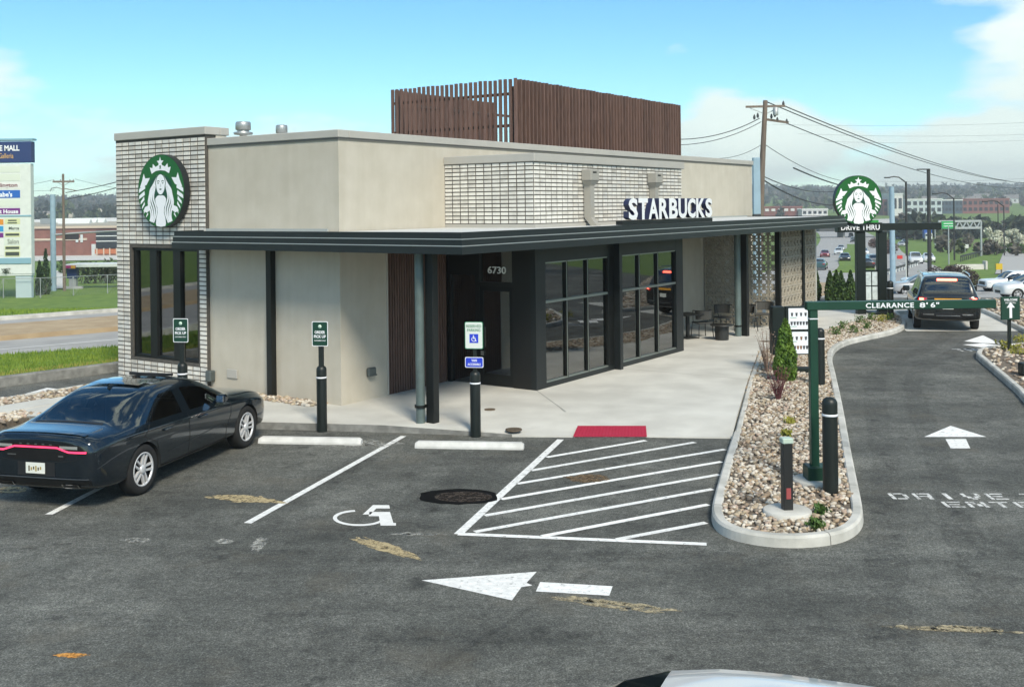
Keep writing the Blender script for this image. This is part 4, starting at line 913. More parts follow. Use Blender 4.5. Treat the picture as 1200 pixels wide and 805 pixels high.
# menu panels between the posts
mx0, mx1 = at_d(1013, 300).x, at_d(1028, 300).x; mz0, mz1 = at_d(1020, 352).z, at_d(1020, 318).z
MB().bbox(mx0 - .03, mx1 + .05, -.05, .05, mz0 - .1, mz1 + .05, .01).build('menu_housing', dkg, dt)
scrm = mat('menu screen', (.55, .62, .62), .3, var=.2, scale=9)
for k in range(2):
    for q in range(2): x_ = mx0 + (mx1 - mx0) * k / 2; z_ = mz0 + (mz1 - mz0) * q / 2; MB().box(x_ + .02, x_ + (mx1 - mx0) / 2 - .02, -.058, -.051, z_ + .02, z_ + (mz1 - mz0) / 2 - .02).build('menu_panel', scrm, dt)
c2 = D(1006, 234.5, DY - .3); r2 = px(28.5, DY)
rs2 = empty('round_sign', c2, 0, 'round green and white emblem sign standing on the drive thru canopy', 'sign')
Md = basis((0, 0, 0), (.995, .1, 0)); mb = MB(); disc(mb, Md, r2, .2); mb.build('casing', sg_dark, rs2); mb = MB(); disc(mb, Md, r2 * .985, .02, 0, z0=.003); mb.build('face', sg_green, rs2)
mb = MB(); emblem(mb, Md, r2 * .985); mb.build('emblem', [sg_green, sg_white, sg_ink, MATS['sign pale grey']], rs2)
MB().box(-.3, .3, .05, .15, -r2 - .05, -r2 + .12).build('foot', sg_dark, rs2)
# ================================================================== clearance bar
bp = P(957, 566, .10); cb = empty('clearance_bar', (bp.x, bp.y, .1), 0, 'green clearance bar on a post over the drive thru lane', 'clearance bar')
CX = bp.x; d0 = bp.y
def loc_(x, y, o_, dist): q = D(x, y, dist); return q - Vector(o_)
O = Vector((bp.x, bp.y, .1))
pt = loc_(949, 366, O, d0); 
MB().bbox(-.085, .03, -.06, .06, .02, loc_(950, 363.2, O, d0).z, .008).build('post', grn, cb)
MB().bbox(-.16, .16, -.15, .15, -.01, .26, .012).build('footing_sleeve', grn, cb)
bz0, bz1 = loc_(955, 363.2, O, d0).z, loc_(955, 353.4, O, d0).z; bx1 = loc_(1165, 356, O, d0).x
MB().bbox(-.13, bx1, -.075, .065, bz0, bz1, .008).build('bar', grn, cb)
for key_, x_, w_ in (('CLEAR', 1040.5, 56), ('C8', 1080, 9.5), ('C6', 1093, 10)):
    mb = MB(); lettering(mb, key_, basis((loc_(x_, 360, O, d0).x, -.076, (bz0 + bz1) / 2), (1, 0, 0)), 0, 0, px(w_, d0), px(5.9, d0), .003, .006); mb.build('lettering', sg_white, cb)
MB().lathe([(.34, -.005), (.34, .06), (.32, .07), (.001, .07)], 24).build('footing', kerbm, cb)
MB().box(-.088, .033, -.063, .063, bz0 - .13, bz0 - .115).build('band', sg_white, cb)
# ================================================================== bollards
bolm = mat('bollard sleeve', (.007, .011, .0095), .45, var=.2, scale=4)
def bollard(p, h, r, label, rings=1, group=None, bz=.0):
    e = empty('bollard', (p.x, p.y, bz), 0, label, 'bollard', group)
    MB().lathe([(r, 0), (r, h - r * .95), (r * .97, h - r * .6), (r * .8, h - r * .3), (r * .5, h - r * .08), (.001, h)], 22).build('sleeve', bolm, e)
    MB().lathe([(r + .001, h - r * 2.5), (r + .004, h - r * 2.48), (r + .004, h - r * 2.22), (r + .001, h - r * 2.2)], 22).build('reflective_band', sg_white, e)
    return e
bollard(P(973.5, 578, .1), 1.36, .105, 'thick dark bollard beside the clearance bar post on gravel', bz=.08)
q = P(961.5, 452, .1); bollard(q, 1.30, .10, 'dark bollard in the gravel behind the menu board', bz=.08)
q = P(1043.5, 374, .1); bollard(q, 1.35, .11, 'dark bollard at the gravel tip near the drive thru canopy', bz=.08)
q = P(377.5, 505.5); b1 = bollard(q, 1.23, .095, 'dark bollard carrying the order pick up sign clear of the sedan')
q2 = P(557.5, 511.5); b2 = bollard(q2, 1.19, .095, 'dark bollard carrying the reserved parking sign')
q3 = Vector((-6.42, 20.5, 0)); b3_ = bollard(q3, 1.20, .095, 'dark bollard carrying the order pick up sign behind the sedan roof')
RS = Vector((.985, -.16, 0))
def sign_plate(e, x, y, wd, ht, colr, rim, words, z, name='sign_plate', back=.0):
    o = Vector((0, 0, z)); M = basis(o + Vector((-.16, -.985, 0)) * (.06), RS); par = MB()
    n = 5; rr = .025; pts = []
    for cx_, cy_, a0 in ((wd / 2 - rr, ht / 2 - rr, 0), (-wd / 2 + rr, ht / 2 - rr, 90), (-wd / 2 + rr, -ht / 2 + rr, 180), (wd / 2 - rr, -ht / 2 + rr, 270)):
        for k in range(n): t = math.radians(a0 + 90 * k / (n - 1)); pts.append((cx_ + rr * math.cos(t), cy_ + rr * math.sin(t)))
    mb = MB(); mb.prism(pts, -.004, 0, 0, M); pl = mb.build(name, rim, e)
    sx, sy = (wd - .024) / wd, (ht - .024) / ht
    MB().prism([(p[0] * sx, p[1] * sy) for p in pts], .0002, .002, 0, M).build('sign_face', colr, pl)
    for key, cx_, cy_, w_, h_, m in words:
        mb = MB(); lettering(mb, key, M, cx_, cy_, w_, h_, .004, .002); mb.build('lettering', m, pl)
    return pl, M
sgn = mat('sign forest green', (.004, .042, .024), .5); sblue = mat('sign blue', (.02, .05, .55), .45); swt = mat('sign pale face', (.66, .70, .66), .5); sgt = mat('sign green ink', (.03, .20, .10), .5)
for e in (b1, b3_):
    MB().box(-.045, .045, -.035, .035, 1.16, 2.02).build('post', bolm, e)
    pl, M = sign_plate(e, 0, 0, .31, .46, sgn, sg_white, [('ORD', 0, .03, .20, .055, sg_white), ('PUP', 0, -.05, .23, .055, sg_white), ('CUST', 0, -.125, .23, .022, sg_white)], 1.82)
    MB().lathe([(.034, .003), (.034, .005), (.001, .005)], 18, M @ Matrix.Translation((0, .135, 0))).build('emblem', mat('pale emblem', (.55, .70, .58), .5), pl)
e = b2
MB().box(-.03, .03, -.03, .03, 1.1, 2.05).build('post', bolm, e)
pl, M = sign_plate(e, 0, 0, .335, .49, swt, sgt, [('RES', 0, .165, .27, .05, sgt), ('PARK', 0, .095, .24, .05, sgt)], 1.83)
MB().box(-.08, .08, -.135, .025, .003, .005, 0, M).build('symbol_panel', sblue, pl)
def chair_symbol(mb, M, cx, cy, s):
    pts = [(cx + s * .30 * math.cos(t) - s * .02, cy - s * .12 + s * .30 * math.sin(t)) for t in [math.radians(d__) for d__ in range(120, 375, 20)]]
    for a_, b_ in zip(pts, pts[1:]): 
        d = Vector((b_[0] - a_[0], b_[1] - a_[1])); nn = Vector((-d.y, d.x)).normalized() * s * .045
        mb.add([M @ Vector((x_, y_, .0065)) for x_, y_ in ((a_[0] - nn.x, a_[1] - nn.y), (b_[0] - nn.x, b_[1] - nn.y), (b_[0] + nn.x, b_[1] + nn.y), (a_[0] + nn.x, a_[1] + nn.y))], [(0, 1, 2, 3)])
    for (x0, y0, x1, y1) in ((-.12, -.02, .0, .30), (-.08, -.05, .22, .05), (.16, -.36, .27, .02), (.2, -.40, .40, -.31), (-.05, .12, .2, .19)): mb.add([M @ Vector((cx + x_ * s, cy + y_ * s, .007)) for x_, y_ in ((x0, y0), (x1, y0), (x1, y1), (x0, y1))], [(0, 1, 2, 3)])
    mb.lathe([(s * .085, .0055), (s * .085, .007), (.0005, .007)], 12, M @ Matrix.Translation((cx - .07 * s, cy + .38 * s, 0)))
mb = MB(); chair_symbol(mb, M, 0, -.055, .125); mb.build('wheelchair_symbol', sg_white, pl)
sign_plate(e, 0, 0, .335, .19, sblue, sg_white, [('VAN', 0, .035, .10, .045, sg_white), ('ACC', 0, -.035, .24, .042, sg_white)], 1.345)
# ================================================================== path light on a round footing
lp = P(922.5, 603, .1); pl_ = empty('bollard_light', (lp.x, lp.y, .1), .1, 'slim dark post light with pale cap on round concrete footing', 'post light')
MB().lathe([(.31, -.01), (.31, .065), (.29, .075), (.001, .075)], 28).build('footing', kerbm, pl_)
MB().bbox(-.062, .062, -.06, .06, .04, .93, .006).build('post', mat('black post', (.015, .016, .016), .45), pl_); MB().bbox(-.072, .072, -.07, .07, .93, 1.0, .01).build('cap', mat('pale green lens', (.45, .55, .47), .3), pl_)
MB().box(-.03, .03, -.066, -.0605, .22, .36).build('rating_label', mat('red label', (.30, .06, .06), .6), pl_); MB().box(-.07, .07, -.068, .068, .04, .06).build('base_flange', MATS['black post'], pl_)
# ================================================================== menu board in the gravel bed
mq = P(925, 437, .1); mbd = empty('menu_board', (mq.x, mq.y, .1), 0, 'freestanding menu board of two lit white panels in the gravel bed', 'menu board')
O = Vector((mq.x, mq.y, .1))
def lm(x, y): return D(x, y, mq.y) - O
x0, x1 = lm(921, 380).x, lm(950, 380).x; zt_, zm_, zb_ = lm(935, 361).z, lm(935, 387).z, lm(935, 414).z
MB().bbox(x0 - .02, x1, -.05, .10, zb_ - .03, zt_ + .04, .012).build('housing', dkg, mbd)
whm = mat('menu face', (.72, .75, .78), .35, emit=(.8, .88, 1), estr=.05)
ink = mat('menu ink', (.05, .05, .06), .6); ink2 = mat('menu brown ink', (.22, .11, .06), .6); ink3 = mat('menu green ink', (.05, .25, .10), .6)
for (za, zb2) in ((zm_ + .03, zt_), (zb_, zm_ - .03)):
    pn = MB().box(x0 + .05, x1 - .02, -.06, -.051, za, zb2).build('menu_panel', whm, mbd); h_ = zb2 - za
    for r in range(2):
        for c in range(6 if r == 0 else 4):
            n_ = 6 if r == 0 else 4; xx = x0 + .10 + (x1 - x0 - .16) * (c + .3) / n_; zz = za + h_ * (.2 + .42 * r)
            mb = MB(); mb.add([(xx - .018, -.062, zz), (xx + .018, -.062, zz), (xx + .03, -.062, zz + .085), (xx - .03, -.062, zz + .085)], [(0, 1, 2, 3)]); mb.build('picture', random.choice((ink, ink2, ink)), pn)
        MB().box(x0 + .09, x0 + .24, -.062, -.0605, za + h_ * (.12 + .42 * r), za + h_ * (.12 + .42 * r) + .012).build('text_line', ink3, pn)
MB().bbox(lm(905, 380).x, x0 - .021, -.03, .30, zb_ - .03, zt_ + .03, .012).build('side_cabinet', dkg, mbd)
MB().box(-.10, .10, 0, .1, 0, zb_ - .03).build('post', dkg, mbd); MB().bbox(lm(933, 437).x, lm(950, 437).x, -.10, .2, -.02, .12, .01).build('base_box', dkg, mbd)
# ================================================================== small sign on a pole at the lane entry
sp = P(1183, 412, .1); ss = empty('lane_sign', (sp.x, sp.y, .1), 0, 'small dark green arrow sign on a thin pole in the gravel', 'sign'); O = Vector((sp.x, sp.y, .1))
def ls(x, y): return D(x, y, sp.y) - O
MB().box(-.04, .04, -.03, .03, 0, ls(1183, 374).z).build('pole', dkg, ss)
sx0, sx1, sz0, sz1 = ls(1171.5, 360).x, ls(1193.5, 360).x, ls(1183, 374.5).z, ls(1183, 347.5).z
MB().bbox(sx0, sx1, -.09, -.031, sz0, sz1, .01).build('panel', sgn, ss)
Ms = basis(((sx0 + sx1) / 2, -.091, (sz0 + sz1) / 2), (1, 0, 0)); hh = sz1 - sz0
mb = MB(); lettering(mb, 'WEL', Ms, 0, hh * .37, .36, .06, .003, .004); mb.build('lettering', sg_white, ss); mb = MB(); lettering(mb, 'DRV', Ms, 0, hh * .24, .28, .045, .003, .004); mb.build('lettering', sg_white, ss); mb = MB()
for pg_ in ([(-.035, -.26), (.035, -.26), (.035, .02), (-.035, .02)], [(-.11, .02), (.11, .02), (0, .17)]): mb.add([Ms @ Vector((x_, y_ * hh / .62, .004)) for x_, y_ in pg_], [tuple(range(len(pg_)))])
mb.build('arrow', sg_white, ss)
# meter box at the right-hand bed
mq = P(1203, 440, .1); mbx = empty('utility_box', (mq.x, mq.y, .1), 0, 'small black utility box on the gravel by the lane entry', 'utility box')
MB().bbox(-.15, .25, -.1, .12, .02, .30, .02).build('box', bolm, mbx); MB().box(-.11, .2, -.104, -.099, .06, .26).build('lid', dkg, mbx)
# ================================================================== patio furniture
blk = mat('black powder coat', (.02, .021, .02), .5); wick = mat('dark woven seat', (.06, .06, .055), .8, var=.3, scale=60)
def chair(p, rz, label):
    e = empty('patio_chair', (p.x, p.y, .137), rz, label, 'chair', 'chairs on the patio')
    MB().bbox(-.24, .24, -.23, .23, .42, .46, .015).build('seat', wick, e)
    mb = MB(); n = 9; vs = []
    for i in range(n):
        t = math.radians(-75 + 150 * i / (n - 1)); x, y = .27 * math.sin(t), .0 + .27 * math.cos(t)
        vs += [(x, y, .55), (x * 1.06, y * 1.06, .80), (x * 1.09, y * 1.09, .80), (x * 1.03, y * 1.03, .55)]
    mb.add(vs, [(i * 4 + j, i * 4 + (j + 1) % 4, (i + 1) * 4 + (j + 1) % 4, (i + 1) * 4 + j) for i in range(n - 1) for j in range(4)]); mb.build('backrest', wick, e)
    MB().tube([(.29 * math.sin(t), .29 * math.cos(t), .815) for t in [math.radians(-100 + 200 * i / 12) for i in range(13)]], .014, 6).build('top_rail', blk, e)
    for sx in (1, -1):
        for sy in (1, -1): MB().tube([(sx * .22, sy * .20, .43), (sx * .25, sy * .24, 0)], .013, 6).build('leg', blk, e)
        MB().tube([(sx * .24, -.12, .44), (sx * .285, -.05, .815)], .012, 6).build('arm', blk, e)
def table(p, label):
    e = empty('patio_table', (p.x, p.y, .137), YAW, label, 'table')
    MB().bbox(-.38, .38, -.38, .38, .70, .73, .01).build('table_top', blk, e); MB().bbox(-.045, .045, -.045, .045, .03, .70, .005).build('pedestal', blk, e); MB().bbox(-.24, .24, -.24, .24, 0, .03, .008).build('base', blk, e)
table(P(806, 396, .14), 'black square pedestal table tucked beside the window bay')
chair(P(823, 395, .14), math.radians(200), 'woven patio chair at the square table by the window bay')
chair(P(880, 386, .14), math.radians(60), 'woven patio armchair right of the canopy downspout near the drain cover') if False else None
chair(P(896, 384, .14), math.radians(-35), 'woven patio armchair against the breeze block screen')
chair(P(848, 388, .14), math.radians(20), 'high backed woven chair behind the low drum table')
chair(P(875, 388, .14), math.radians(-60), 'woven chair half hidden by the canopy column')
dp = P(846, 398, .14); e = empty('drum_table', (dp.x, dp.y, .137), 0, 'low black drum table among the patio chairs', 'table')
MB().lathe([(.20, 0), (.21, .40), (.21, .42), (.001, .42)], 20).build('drum', blk, e); MB().lathe([(.34, .421), (.34, .45), (.001, .45)], 24).build('table_top', blk, e)
# ================================================================== vehicles
def paint(name, c, metal=.35, rough=.28): return mat(name, c, rough, metal=metal, coat=1., var=0)
tyre_m = mat('tyre rubber', (.012, .012, .012), .85, bump=.3, bscale=60); alloy = mat('alloy', (.62, .62, .63), .38, metal=.25); blackp = mat('black trim plastic', (.012, .012, .013), .55); chrome = mat('chrome', (.7, .7, .7), .12, metal=1)
car_glass = glass('car glass', (.66, .72, .68), 2.2); red_l = mat('tail lamp red', (.35, .01, .015), .2, coat=1.); seat_m = mat('cabin cloth', (.03, .03, .032), .9); arch_m = mat('wheel well', (.008, .008, .008), .95)
def ring(hw, zb, zs, zbelt, y5, p6, p7, z9, fl=.06):
    return [(0, zb), (hw * .75, zb), (hw * .965, zb + fl), (hw, zb + .50 * (zs - zb)), (hw * .985, zs), (y5, zbelt), p6, p7, (p7[0] * .5, (p7[1] + z9) / 2 + .003), (0, z9)]
def cage(stations):
    """stations [(x, ring)], mirrored about y=0; returns verts, faces, and (row, interval) per face"""
    vs = []; idx = []
    for x, rg in stations:
        row = []
        for (y, z) in rg: vs.append((x, -y, z)); row.append(len(vs) - 1)
        l_ = [row[0]]
        for (y, z) in rg[1:-1]: vs.append((x, y, z)); l_.append(len(vs) - 1)
        l_.append(row[-1]); idx.append((row, l_))
    fs = []; key = []; n = len(stations); m = len(stations[0][1])
    for i in range(n - 1):
        for j in range(m - 1):
            a, b_ = idx[i], idx[i + 1]
            fs.append((a[0][j], b_[0][j], b_[0][j + 1], a[0][j + 1])); key.append((j, i, -1))
            fs.append((a[1][j], a[1][j + 1], b_[1][j + 1], b_[1][j])); key.append((j, i, 1))
    for e, k in ((0, -1), (n - 1, n)):
        r, l_ = idx[e]
        for j in range(m - 1):
            f = [r[j], r[j + 1], l_[j + 1], l_[j]]; f = list(dict.fromkeys(f))
            fs.append(tuple(f if e == 0 else f[::-1])); key.append((j, k, 0))
    return vs, fs, key
def shell(stations, glassmap, wheels, wr, lv=2, crease=()):
    """subdivided body; returns list of (name, mesh) pieces: body first, then panes"""
    vs, fs, key = cage(stations); names = ['body'] + sorted(set(glassmap.values()))
    me = bpy.data.meshes.new('cage'); me.from_pydata(vs, [], fs); me.update()
    for p, k in zip(me.polygons, key):
        g = glassmap.get((k[0], k[1])); p.material_index = names.index(g) if g else 0; p.use_smooth = True
    ncut = len(names)
    for _ in range(ncut + 1): me.materials.append(None)
    zs_ = {}; cz = me.attributes.new('crease_edge', 'FLOAT', 'EDGE'); m_ = len(stations[0][1]); per = 2 * m_ - 2
    def vrow(i): k = i % per; return (i // per, k if k < m_ else k - m_ + 1)
    for e_ in me.edges:
        (s0_, r0_), (s1_, r1_) = vrow(e_.vertices[0]), vrow(e_.vertices[1])
        if r0_ == r1_ and s0_ != s1_: cz.data[e_.index].value = {4: .55, 5: .45, 2: .4, 7: .25}.get(r0_, 0)
        elif s0_ == s1_ and s0_ in (0, len(stations) - 1): cz.data[e_.index].value = .35
    ob = bpy.data.objects.new('cage', me); COL.objects.link(ob)
    sub = ob.modifiers.new('s', 'SUBSURF'); sub.levels = sub.render_levels = lv
    cut = MB()
    for x, hw_ in wheels:
        for s_ in (1, -1):
            M = Matrix.Translation((x, s_ * (hw_ - .30) if s_ > 0 else -(hw_ + .3), wr - .02)) @ Matrix.Rotation(-math.pi / 2, 4, 'X')
            cut.lathe([(wr + .055, 0), (wr + .055, .6)], 28, M, ncut, True)
    cm = cut.mesh('cut')
    for _ in range(ncut + 1): cm.materials.append(None)
    co = bpy.data.objects.new('cut', cm); COL.objects.link(co)
    bo = ob.modifiers.new('b', 'BOOLEAN'); bo.object = co; bo.operation = 'DIFFERENCE'; bo.solver = 'EXACT'
    bpy.context.view_layer.update(); d = bpy.context.evaluated_depsgraph_get(); ev = bpy.data.meshes.new_from_object(ob.evaluated_get(d))
    res = {}
    for i, nme in enumerate(names + ['wheel_well']):
        bm = bmesh.new(); bm.from_mesh(ev); bmesh.ops.delete(bm, geom=[f for f in bm.faces if f.material_index != i], context='FACES')
        if nme != 'body' and nme != 'wheel_well':
            pass
        for f in bm.faces: f.material_index = 0; f.smooth = True
        m_ = bpy.data.meshes.new(nme); bm.to_mesh(m_); bm.free(); res[nme] = m_
    bv = bmesh.new(); bv.from_mesh(ev); tree = BVHTree.FromBMesh(bv); bv.free()
    for o in (ob, co): bpy.data.objects.remove(o)
    return res, tree
def wheel_meshes(r, w_, spokes=5, rimr=.68):
    t = MB(); pr = [(r * rimr, -w_ / 2 + .01), (r * .80, -w_ / 2), (r * .95, -w_ / 2 + .005), (r, -w_ / 2 + .035), (r, w_ / 2 - .035), (r * .95, w_ / 2 - .005), (r * .80, w_ / 2), (r * rimr, w_ / 2 - .01), (r * rimr, -w_ / 2 + .01)]
    t.lathe(pr, 32, cap=False); t = t.mesh('wheel'); t.materials.append(tyre_m)
    m = MB(); m.lathe([(r * rimr + .002, -w_ / 2 + .02), (r * rimr + .002, w_ / 2 - .006), (r * rimr - .018, w_ / 2 - .004), (r * rimr - .025, w_ / 2 - .03)], 32, cap=False)
    R0 = r * rimr - .015
    for k in range(spokes):
        for off in (-.20, .20):
            a = 2 * math.pi * k / spokes; M = Matrix.Rotation(a, 4, 'Z')
            v = [(.045, -.013 + off * .15, w_ / 2 - .02), (.045, .013 + off * .15, w_ / 2 - .02), (R0, .015 + off * R0 * .9, w_ / 2 - .012), (R0, -.015 + off * R0 * .9, w_ / 2 - .012)]
            vs = [M @ Vector(q) for q in v] + [M @ Vector((q[0], q[1], q[2] - .035)) for q in v]
            m.add(vs, [(0, 3, 2, 1), (0, 4, 7, 3), (1, 2, 6, 5)])
    m.lathe([(.065, w_ / 2 - .04), (.065, w_ / 2 - .012), (.04, w_ / 2 - .004), (.001, w_ / 2 - .004)], 16)
    rm = m.mesh('rim'); rm.materials.append(alloy)
    k = MB(); k.lathe([(R0, w_ / 2 - .075), (.001, w_ / 2 - .07)], 24); kd = k.mesh('brake_disc'); kd.materials.append(blackp)
    return t, rm, kd
CABIN = {}
def cabin_bits(e, x0, x1, hw, zs=.62):
    """seats and dashboard seen through the glass"""
    for x in (x0, x1):
        for s_ in (1, -1):
            y = s_ * hw * .45
            MB().bbox(x - .07, x + .09, y - .22, y + .22, .45, zs + .52, .04).bbox(x + .09, x + .5, y - .23, y + .23, .42, .56, .04).bbox(x - .05, x + .05, y - .12, y + .12, zs + .54, zs + .70, .03).build('seat', seat_m, e)
def make_car(name, stations, glassmap, wb, wr, hw, mats, label, cat, loc, rz, group=None, lv=2, cabin=None, tw=.23, spokes=5):
    e = empty(name, loc, rz, label, cat, group); res, tree = shell(stations, glassmap, [(0, hw), (wb, hw)], wr, lv)
    for k, me in res.items():
        if not len(me.polygons): continue
        m = mats if k == 'body' else (arch_m if k == 'wheel_well' else car_glass)
        if k == 'wheel_well':
            for s_ in (1, -1):
                for lo_, hi_ in ((-9, wb / 2), (wb / 2, 9)):
                    bm = bmesh.new(); bm.from_mesh(me); bmesh.ops.delete(bm, geom=[f for f in bm.faces if not (f.calc_center_median().y * s_ > 0 and lo_ <= f.calc_center_median().x < hi_)], context='FACES')
                    if len(bm.faces): m2 = bpy.data.meshes.new(k); bm.to_mesh(m2); link(k, m2, m, e)
                    bm.free()
            continue
        if k.startswith('sunroof'): m = mat('sunroof glass', (.01, .011, .013), .08, coat=1.)
        if m is car_glass and 'side' in k:
            for s_ in (1, -1):
                for lo_, hi_ in ((-9, 1.2), (1.2, 9)) if wb > 3.04 and wb < 3.1 else ((-9, .1), (.1, 1.15), (1.15, 9)):
                    bm = bmesh.new(); bm.from_mesh(me); bmesh.ops.delete(bm, geom=[f for f in bm.faces if not (f.calc_center_median().y * s_ > 0 and lo_ <= f.calc_center_median().x < hi_)], context='FACES')
                    if len(bm.faces): m2 = bpy.data.meshes.new(k); bm.to_mesh(m2); link(k, m2, m, e)
                    bm.free()
            continue
        link(k.split('#')[0], me, m, e)
    t, rm, kd = wheel_meshes(wr, tw, spokes)
    for x in (0, wb):
        for s_ in (1, -1):
            wo = link('wheel', t, None, e); wo.location = (x, s_ * (hw - tw / 2 - .015), wr); wo.rotation_euler = (-math.pi / 2 * s_, random.uniform(0, 1), 0) if False else (-math.pi / 2 * s_, 0, 0)
            link('rim', rm, None, wo); link('brake_disc', kd, None, wo)
    if cabin: cabin_bits(e, *cabin)
    return e, tree
def decal(tree, mb, us, lo, hi, axis, sgn, off=.004, nv=3, mi=0, th=.02):
    """strip following the body: axis 'x' projects along x (ends), 'y' along y (sides); us across, lo(u)..hi(u) in z"""
    vs = []; n = 0
    for u in us:
        for v in range(nv + 1):
            z = lo(u) + (hi(u) - lo(u)) * v / nv
            if axis == 'x': o = Vector((sgn * 6, u, z)); d = Vector((-sgn, 0, 0))
            else: o = Vector((u, sgn * 4, z)); d = Vector((0, -sgn, 0))
            h, nr, _, _ = tree.ray_cast(o, d)
            if h is None: h = o + d * 5
            vs.append(h - d * off)
        n += 1
    fs = []
    for i in range(n - 1):
        for v in range(nv):
            q = (i * (nv + 1) + v, i * (nv + 1) + v + 1, (i + 1) * (nv + 1) + v + 1, (i + 1) * (nv + 1) + v)
            fs.append(q)
    mb.add(vs, fs, mi, True); return mb
def lin(a, b_, n): return [a + (b_ - a) * i / n for i in range(n + 1)]
def seam(tree, e, pts, sgn, wd=.012, name='panel_seam', axis='y', m=None):
    """dark shut line along points (u,z) on a side"""
    mb = MB(); dp = []
    for p, q in zip(pts, pts[1:]):
        k = max(2, int(math.hypot(q[0] - p[0], q[1] - p[1]) / .05)); dp += [(p[0] + (q[0] - p[0]) * i / k, p[1] + (q[1] - p[1]) * i / k) for i in range(k)]
    dp.append(pts[-1]); vs = []
    for i, p in enumerate(dp):
        a, b_ = dp[max(0, i - 1)], dp[min(len(dp) - 1, i + 1)]; d = Vector((b_[0] - a[0], b_[1] - a[1])).normalized(); nn = Vector((-d.y, d.x)) * wd / 2
        for s_ in (1, -1):
            u, z = p[0] + nn.x * s_, p[1] + nn.y * s_
            o, dr_ = (Vector((u, sgn * 4, z)), Vector((0, -sgn, 0))) if axis == 'y' else (Vector((sgn * 6, u, z)), Vector((-sgn, 0, 0)))
            h, _, _, _ = tree.ray_cast(o, dr_); h = h if h is not None else o + dr_ * 3; vs.append(h - dr_ * .0025)
    mb.add(vs, [(2 * i, 2 * i + 1, 2 * i + 3, 2 * i + 2) for i in range(len(dp) - 1)]); return mb.build(name, m or arch_m, e)
# ---- sedan cage (rear axle at x=0)
def sedan_st():
    S = [(-1.12, ring(.70, .46, .80, .90, .66, (.57, .96), (.47, .985), 1.00)),
         (-1.085, ring(.86, .36, .84, .955, .80, (.69, 1.02), (.57, 1.045), 1.062)),
         (-.99, ring(.925, .29, .88, .985, .85, (.73, 1.04), (.60, 1.06), 1.078)),
         (-.75, ring(.95, .25, .91, .995, .875, (.755, 1.045), (.62, 1.062), 1.078)),
         (-.50, ring(.955, .24, .92, 1.0, .88, (.77, 1.05), (.64, 1.07), 1.085)),
         (-.40, ring(.955, .24, .92, 1.0, .88, (.77, 1.065), (.635, 1.09), 1.11)),
         (-.12, ring(.955, .235, .915, .998, .882, (.748, 1.13), (.607, 1.185), 1.215)),
         (.10, ring(.955, .23, .91, .995, .885, (.715, 1.21), (.575, 1.30), 1.335)),
         (.50, ring(.95, .22, .90, .985, .885, (.675, 1.345), (.55, 1.425), 1.455)),
         (.75, ring(.95, .22, .895, .98, .885, (.665, 1.375), (.545, 1.45), 1.475)),
         (1.17, ring(.95, .22, .89, .97, .885, (.66, 1.385), (.54, 1.462), 1.488)),
         (1.27, ring(.95, .22, .885, .968, .885, (.66, 1.385), (.54, 1.462), 1.488)),
         (1.75, ring(.95, .22, .88, .96, .885, (.67, 1.35), (.55, 1.43), 1.462)),
         (2.20, ring(.95, .23, .87, .95, .88, (.725, 1.18), (.62, 1.26), 1.30)),
         (2.62, ring(.95, .24, .86, .94, .87, (.78, .99), (.69, 1.02), 1.05)),
         (2.74, ring(.95, .24, .855, .935, .865, (.76, .975), (.66, .995), 1.02)),
         (3.20, ring(.95, .24, .83, .915, .85, (.72, .955), (.60, .97), .985)),
         (3.62, ring(.935, .24, .78, .87, .82, (.69, .91), (.56, .925), .935)),
         (3.86, ring(.87, .26, .68, .79, .75, (.62, .83), (.5, .85), .86)),
         (3.95, ring(.72, .32, .60, .70, .62, (.52, .73), (.42, .745), .755))]
    G = {}
    for i in (6, 7, 8, 9): G[(5, i)] = 'side_window'
    for i in (11, 12, 13): G[(5, i)] = 'side_window'
    for r in (7, 8):
        for i in (5, 6, 7): G[(r, i)] = 'rear_window'
        for i in (12, 13): G[(r, i)] = 'windshield'
    return S, G
navy = paint('midnight blue paint', (.010, .018, .026), .5, .16)
S, G = sedan_st()
ra = Vector((-6.33, 15.70, 0)); rz_s = math.atan2(.968, .2517)
sedan, tr = make_car('parked_sedan', S, G, 3.05, .362, .955, navy, 'glossy midnight blue sedan with a red light bar across its tail', 'car', ra, rz_s, lv=3, cabin=(.35, 1.35, .95))
# rear end
lampb = mat('lit red light bar', (.55, .02, .06), .25, emit=(1, .06, .16), estr=.55)
f_lo = lambda y: .735 + .03 * abs(y) ** 2; f_hi = lambda y: .955 - .035 * (abs(y) / .8) ** 3
pn = decal(tr, MB(), lin(-.80, .80, 40), lambda y: (.80 if abs(y) > .50 else (.72 if abs(y) < .42 else .72 + (abs(y) - .42))) , f_hi, 'x', -1, .006, 4).build('tail_panel', mat('gloss black panel', (.004, .004, .005), .12, coat=1.), sedan)
def barz(y):
    a = abs(y); return .900 if a < .34 else (.900 - (a - .34) / .18 * .055 if a < .52 else .845)
decal(tr, MB(), lin(-.79, .79, 60), lambda y: barz(y) - .013, lambda y: barz(y) + .013, 'x', -1, .016, 1).build('light_bar', lampb, pn)
for s_ in (1, -1): decal(tr, MB(), lin(s_ * .38, s_ * .66, 10), lambda y: .885, lambda y: .925, 'x', -1, .011, 1).build('lamp_insert', mat('lamp insert', (.25, .26, .25), .3), pn)
for k, ch in enumerate(range(5)): 
    y = .24 - .12 * k; decal(tr, MB(), lin(y - .02, y + .02, 2), lambda y_: .930, lambda y_: .944, 'x', -1, .012, 1).build('badge_letter', chrome, pn)
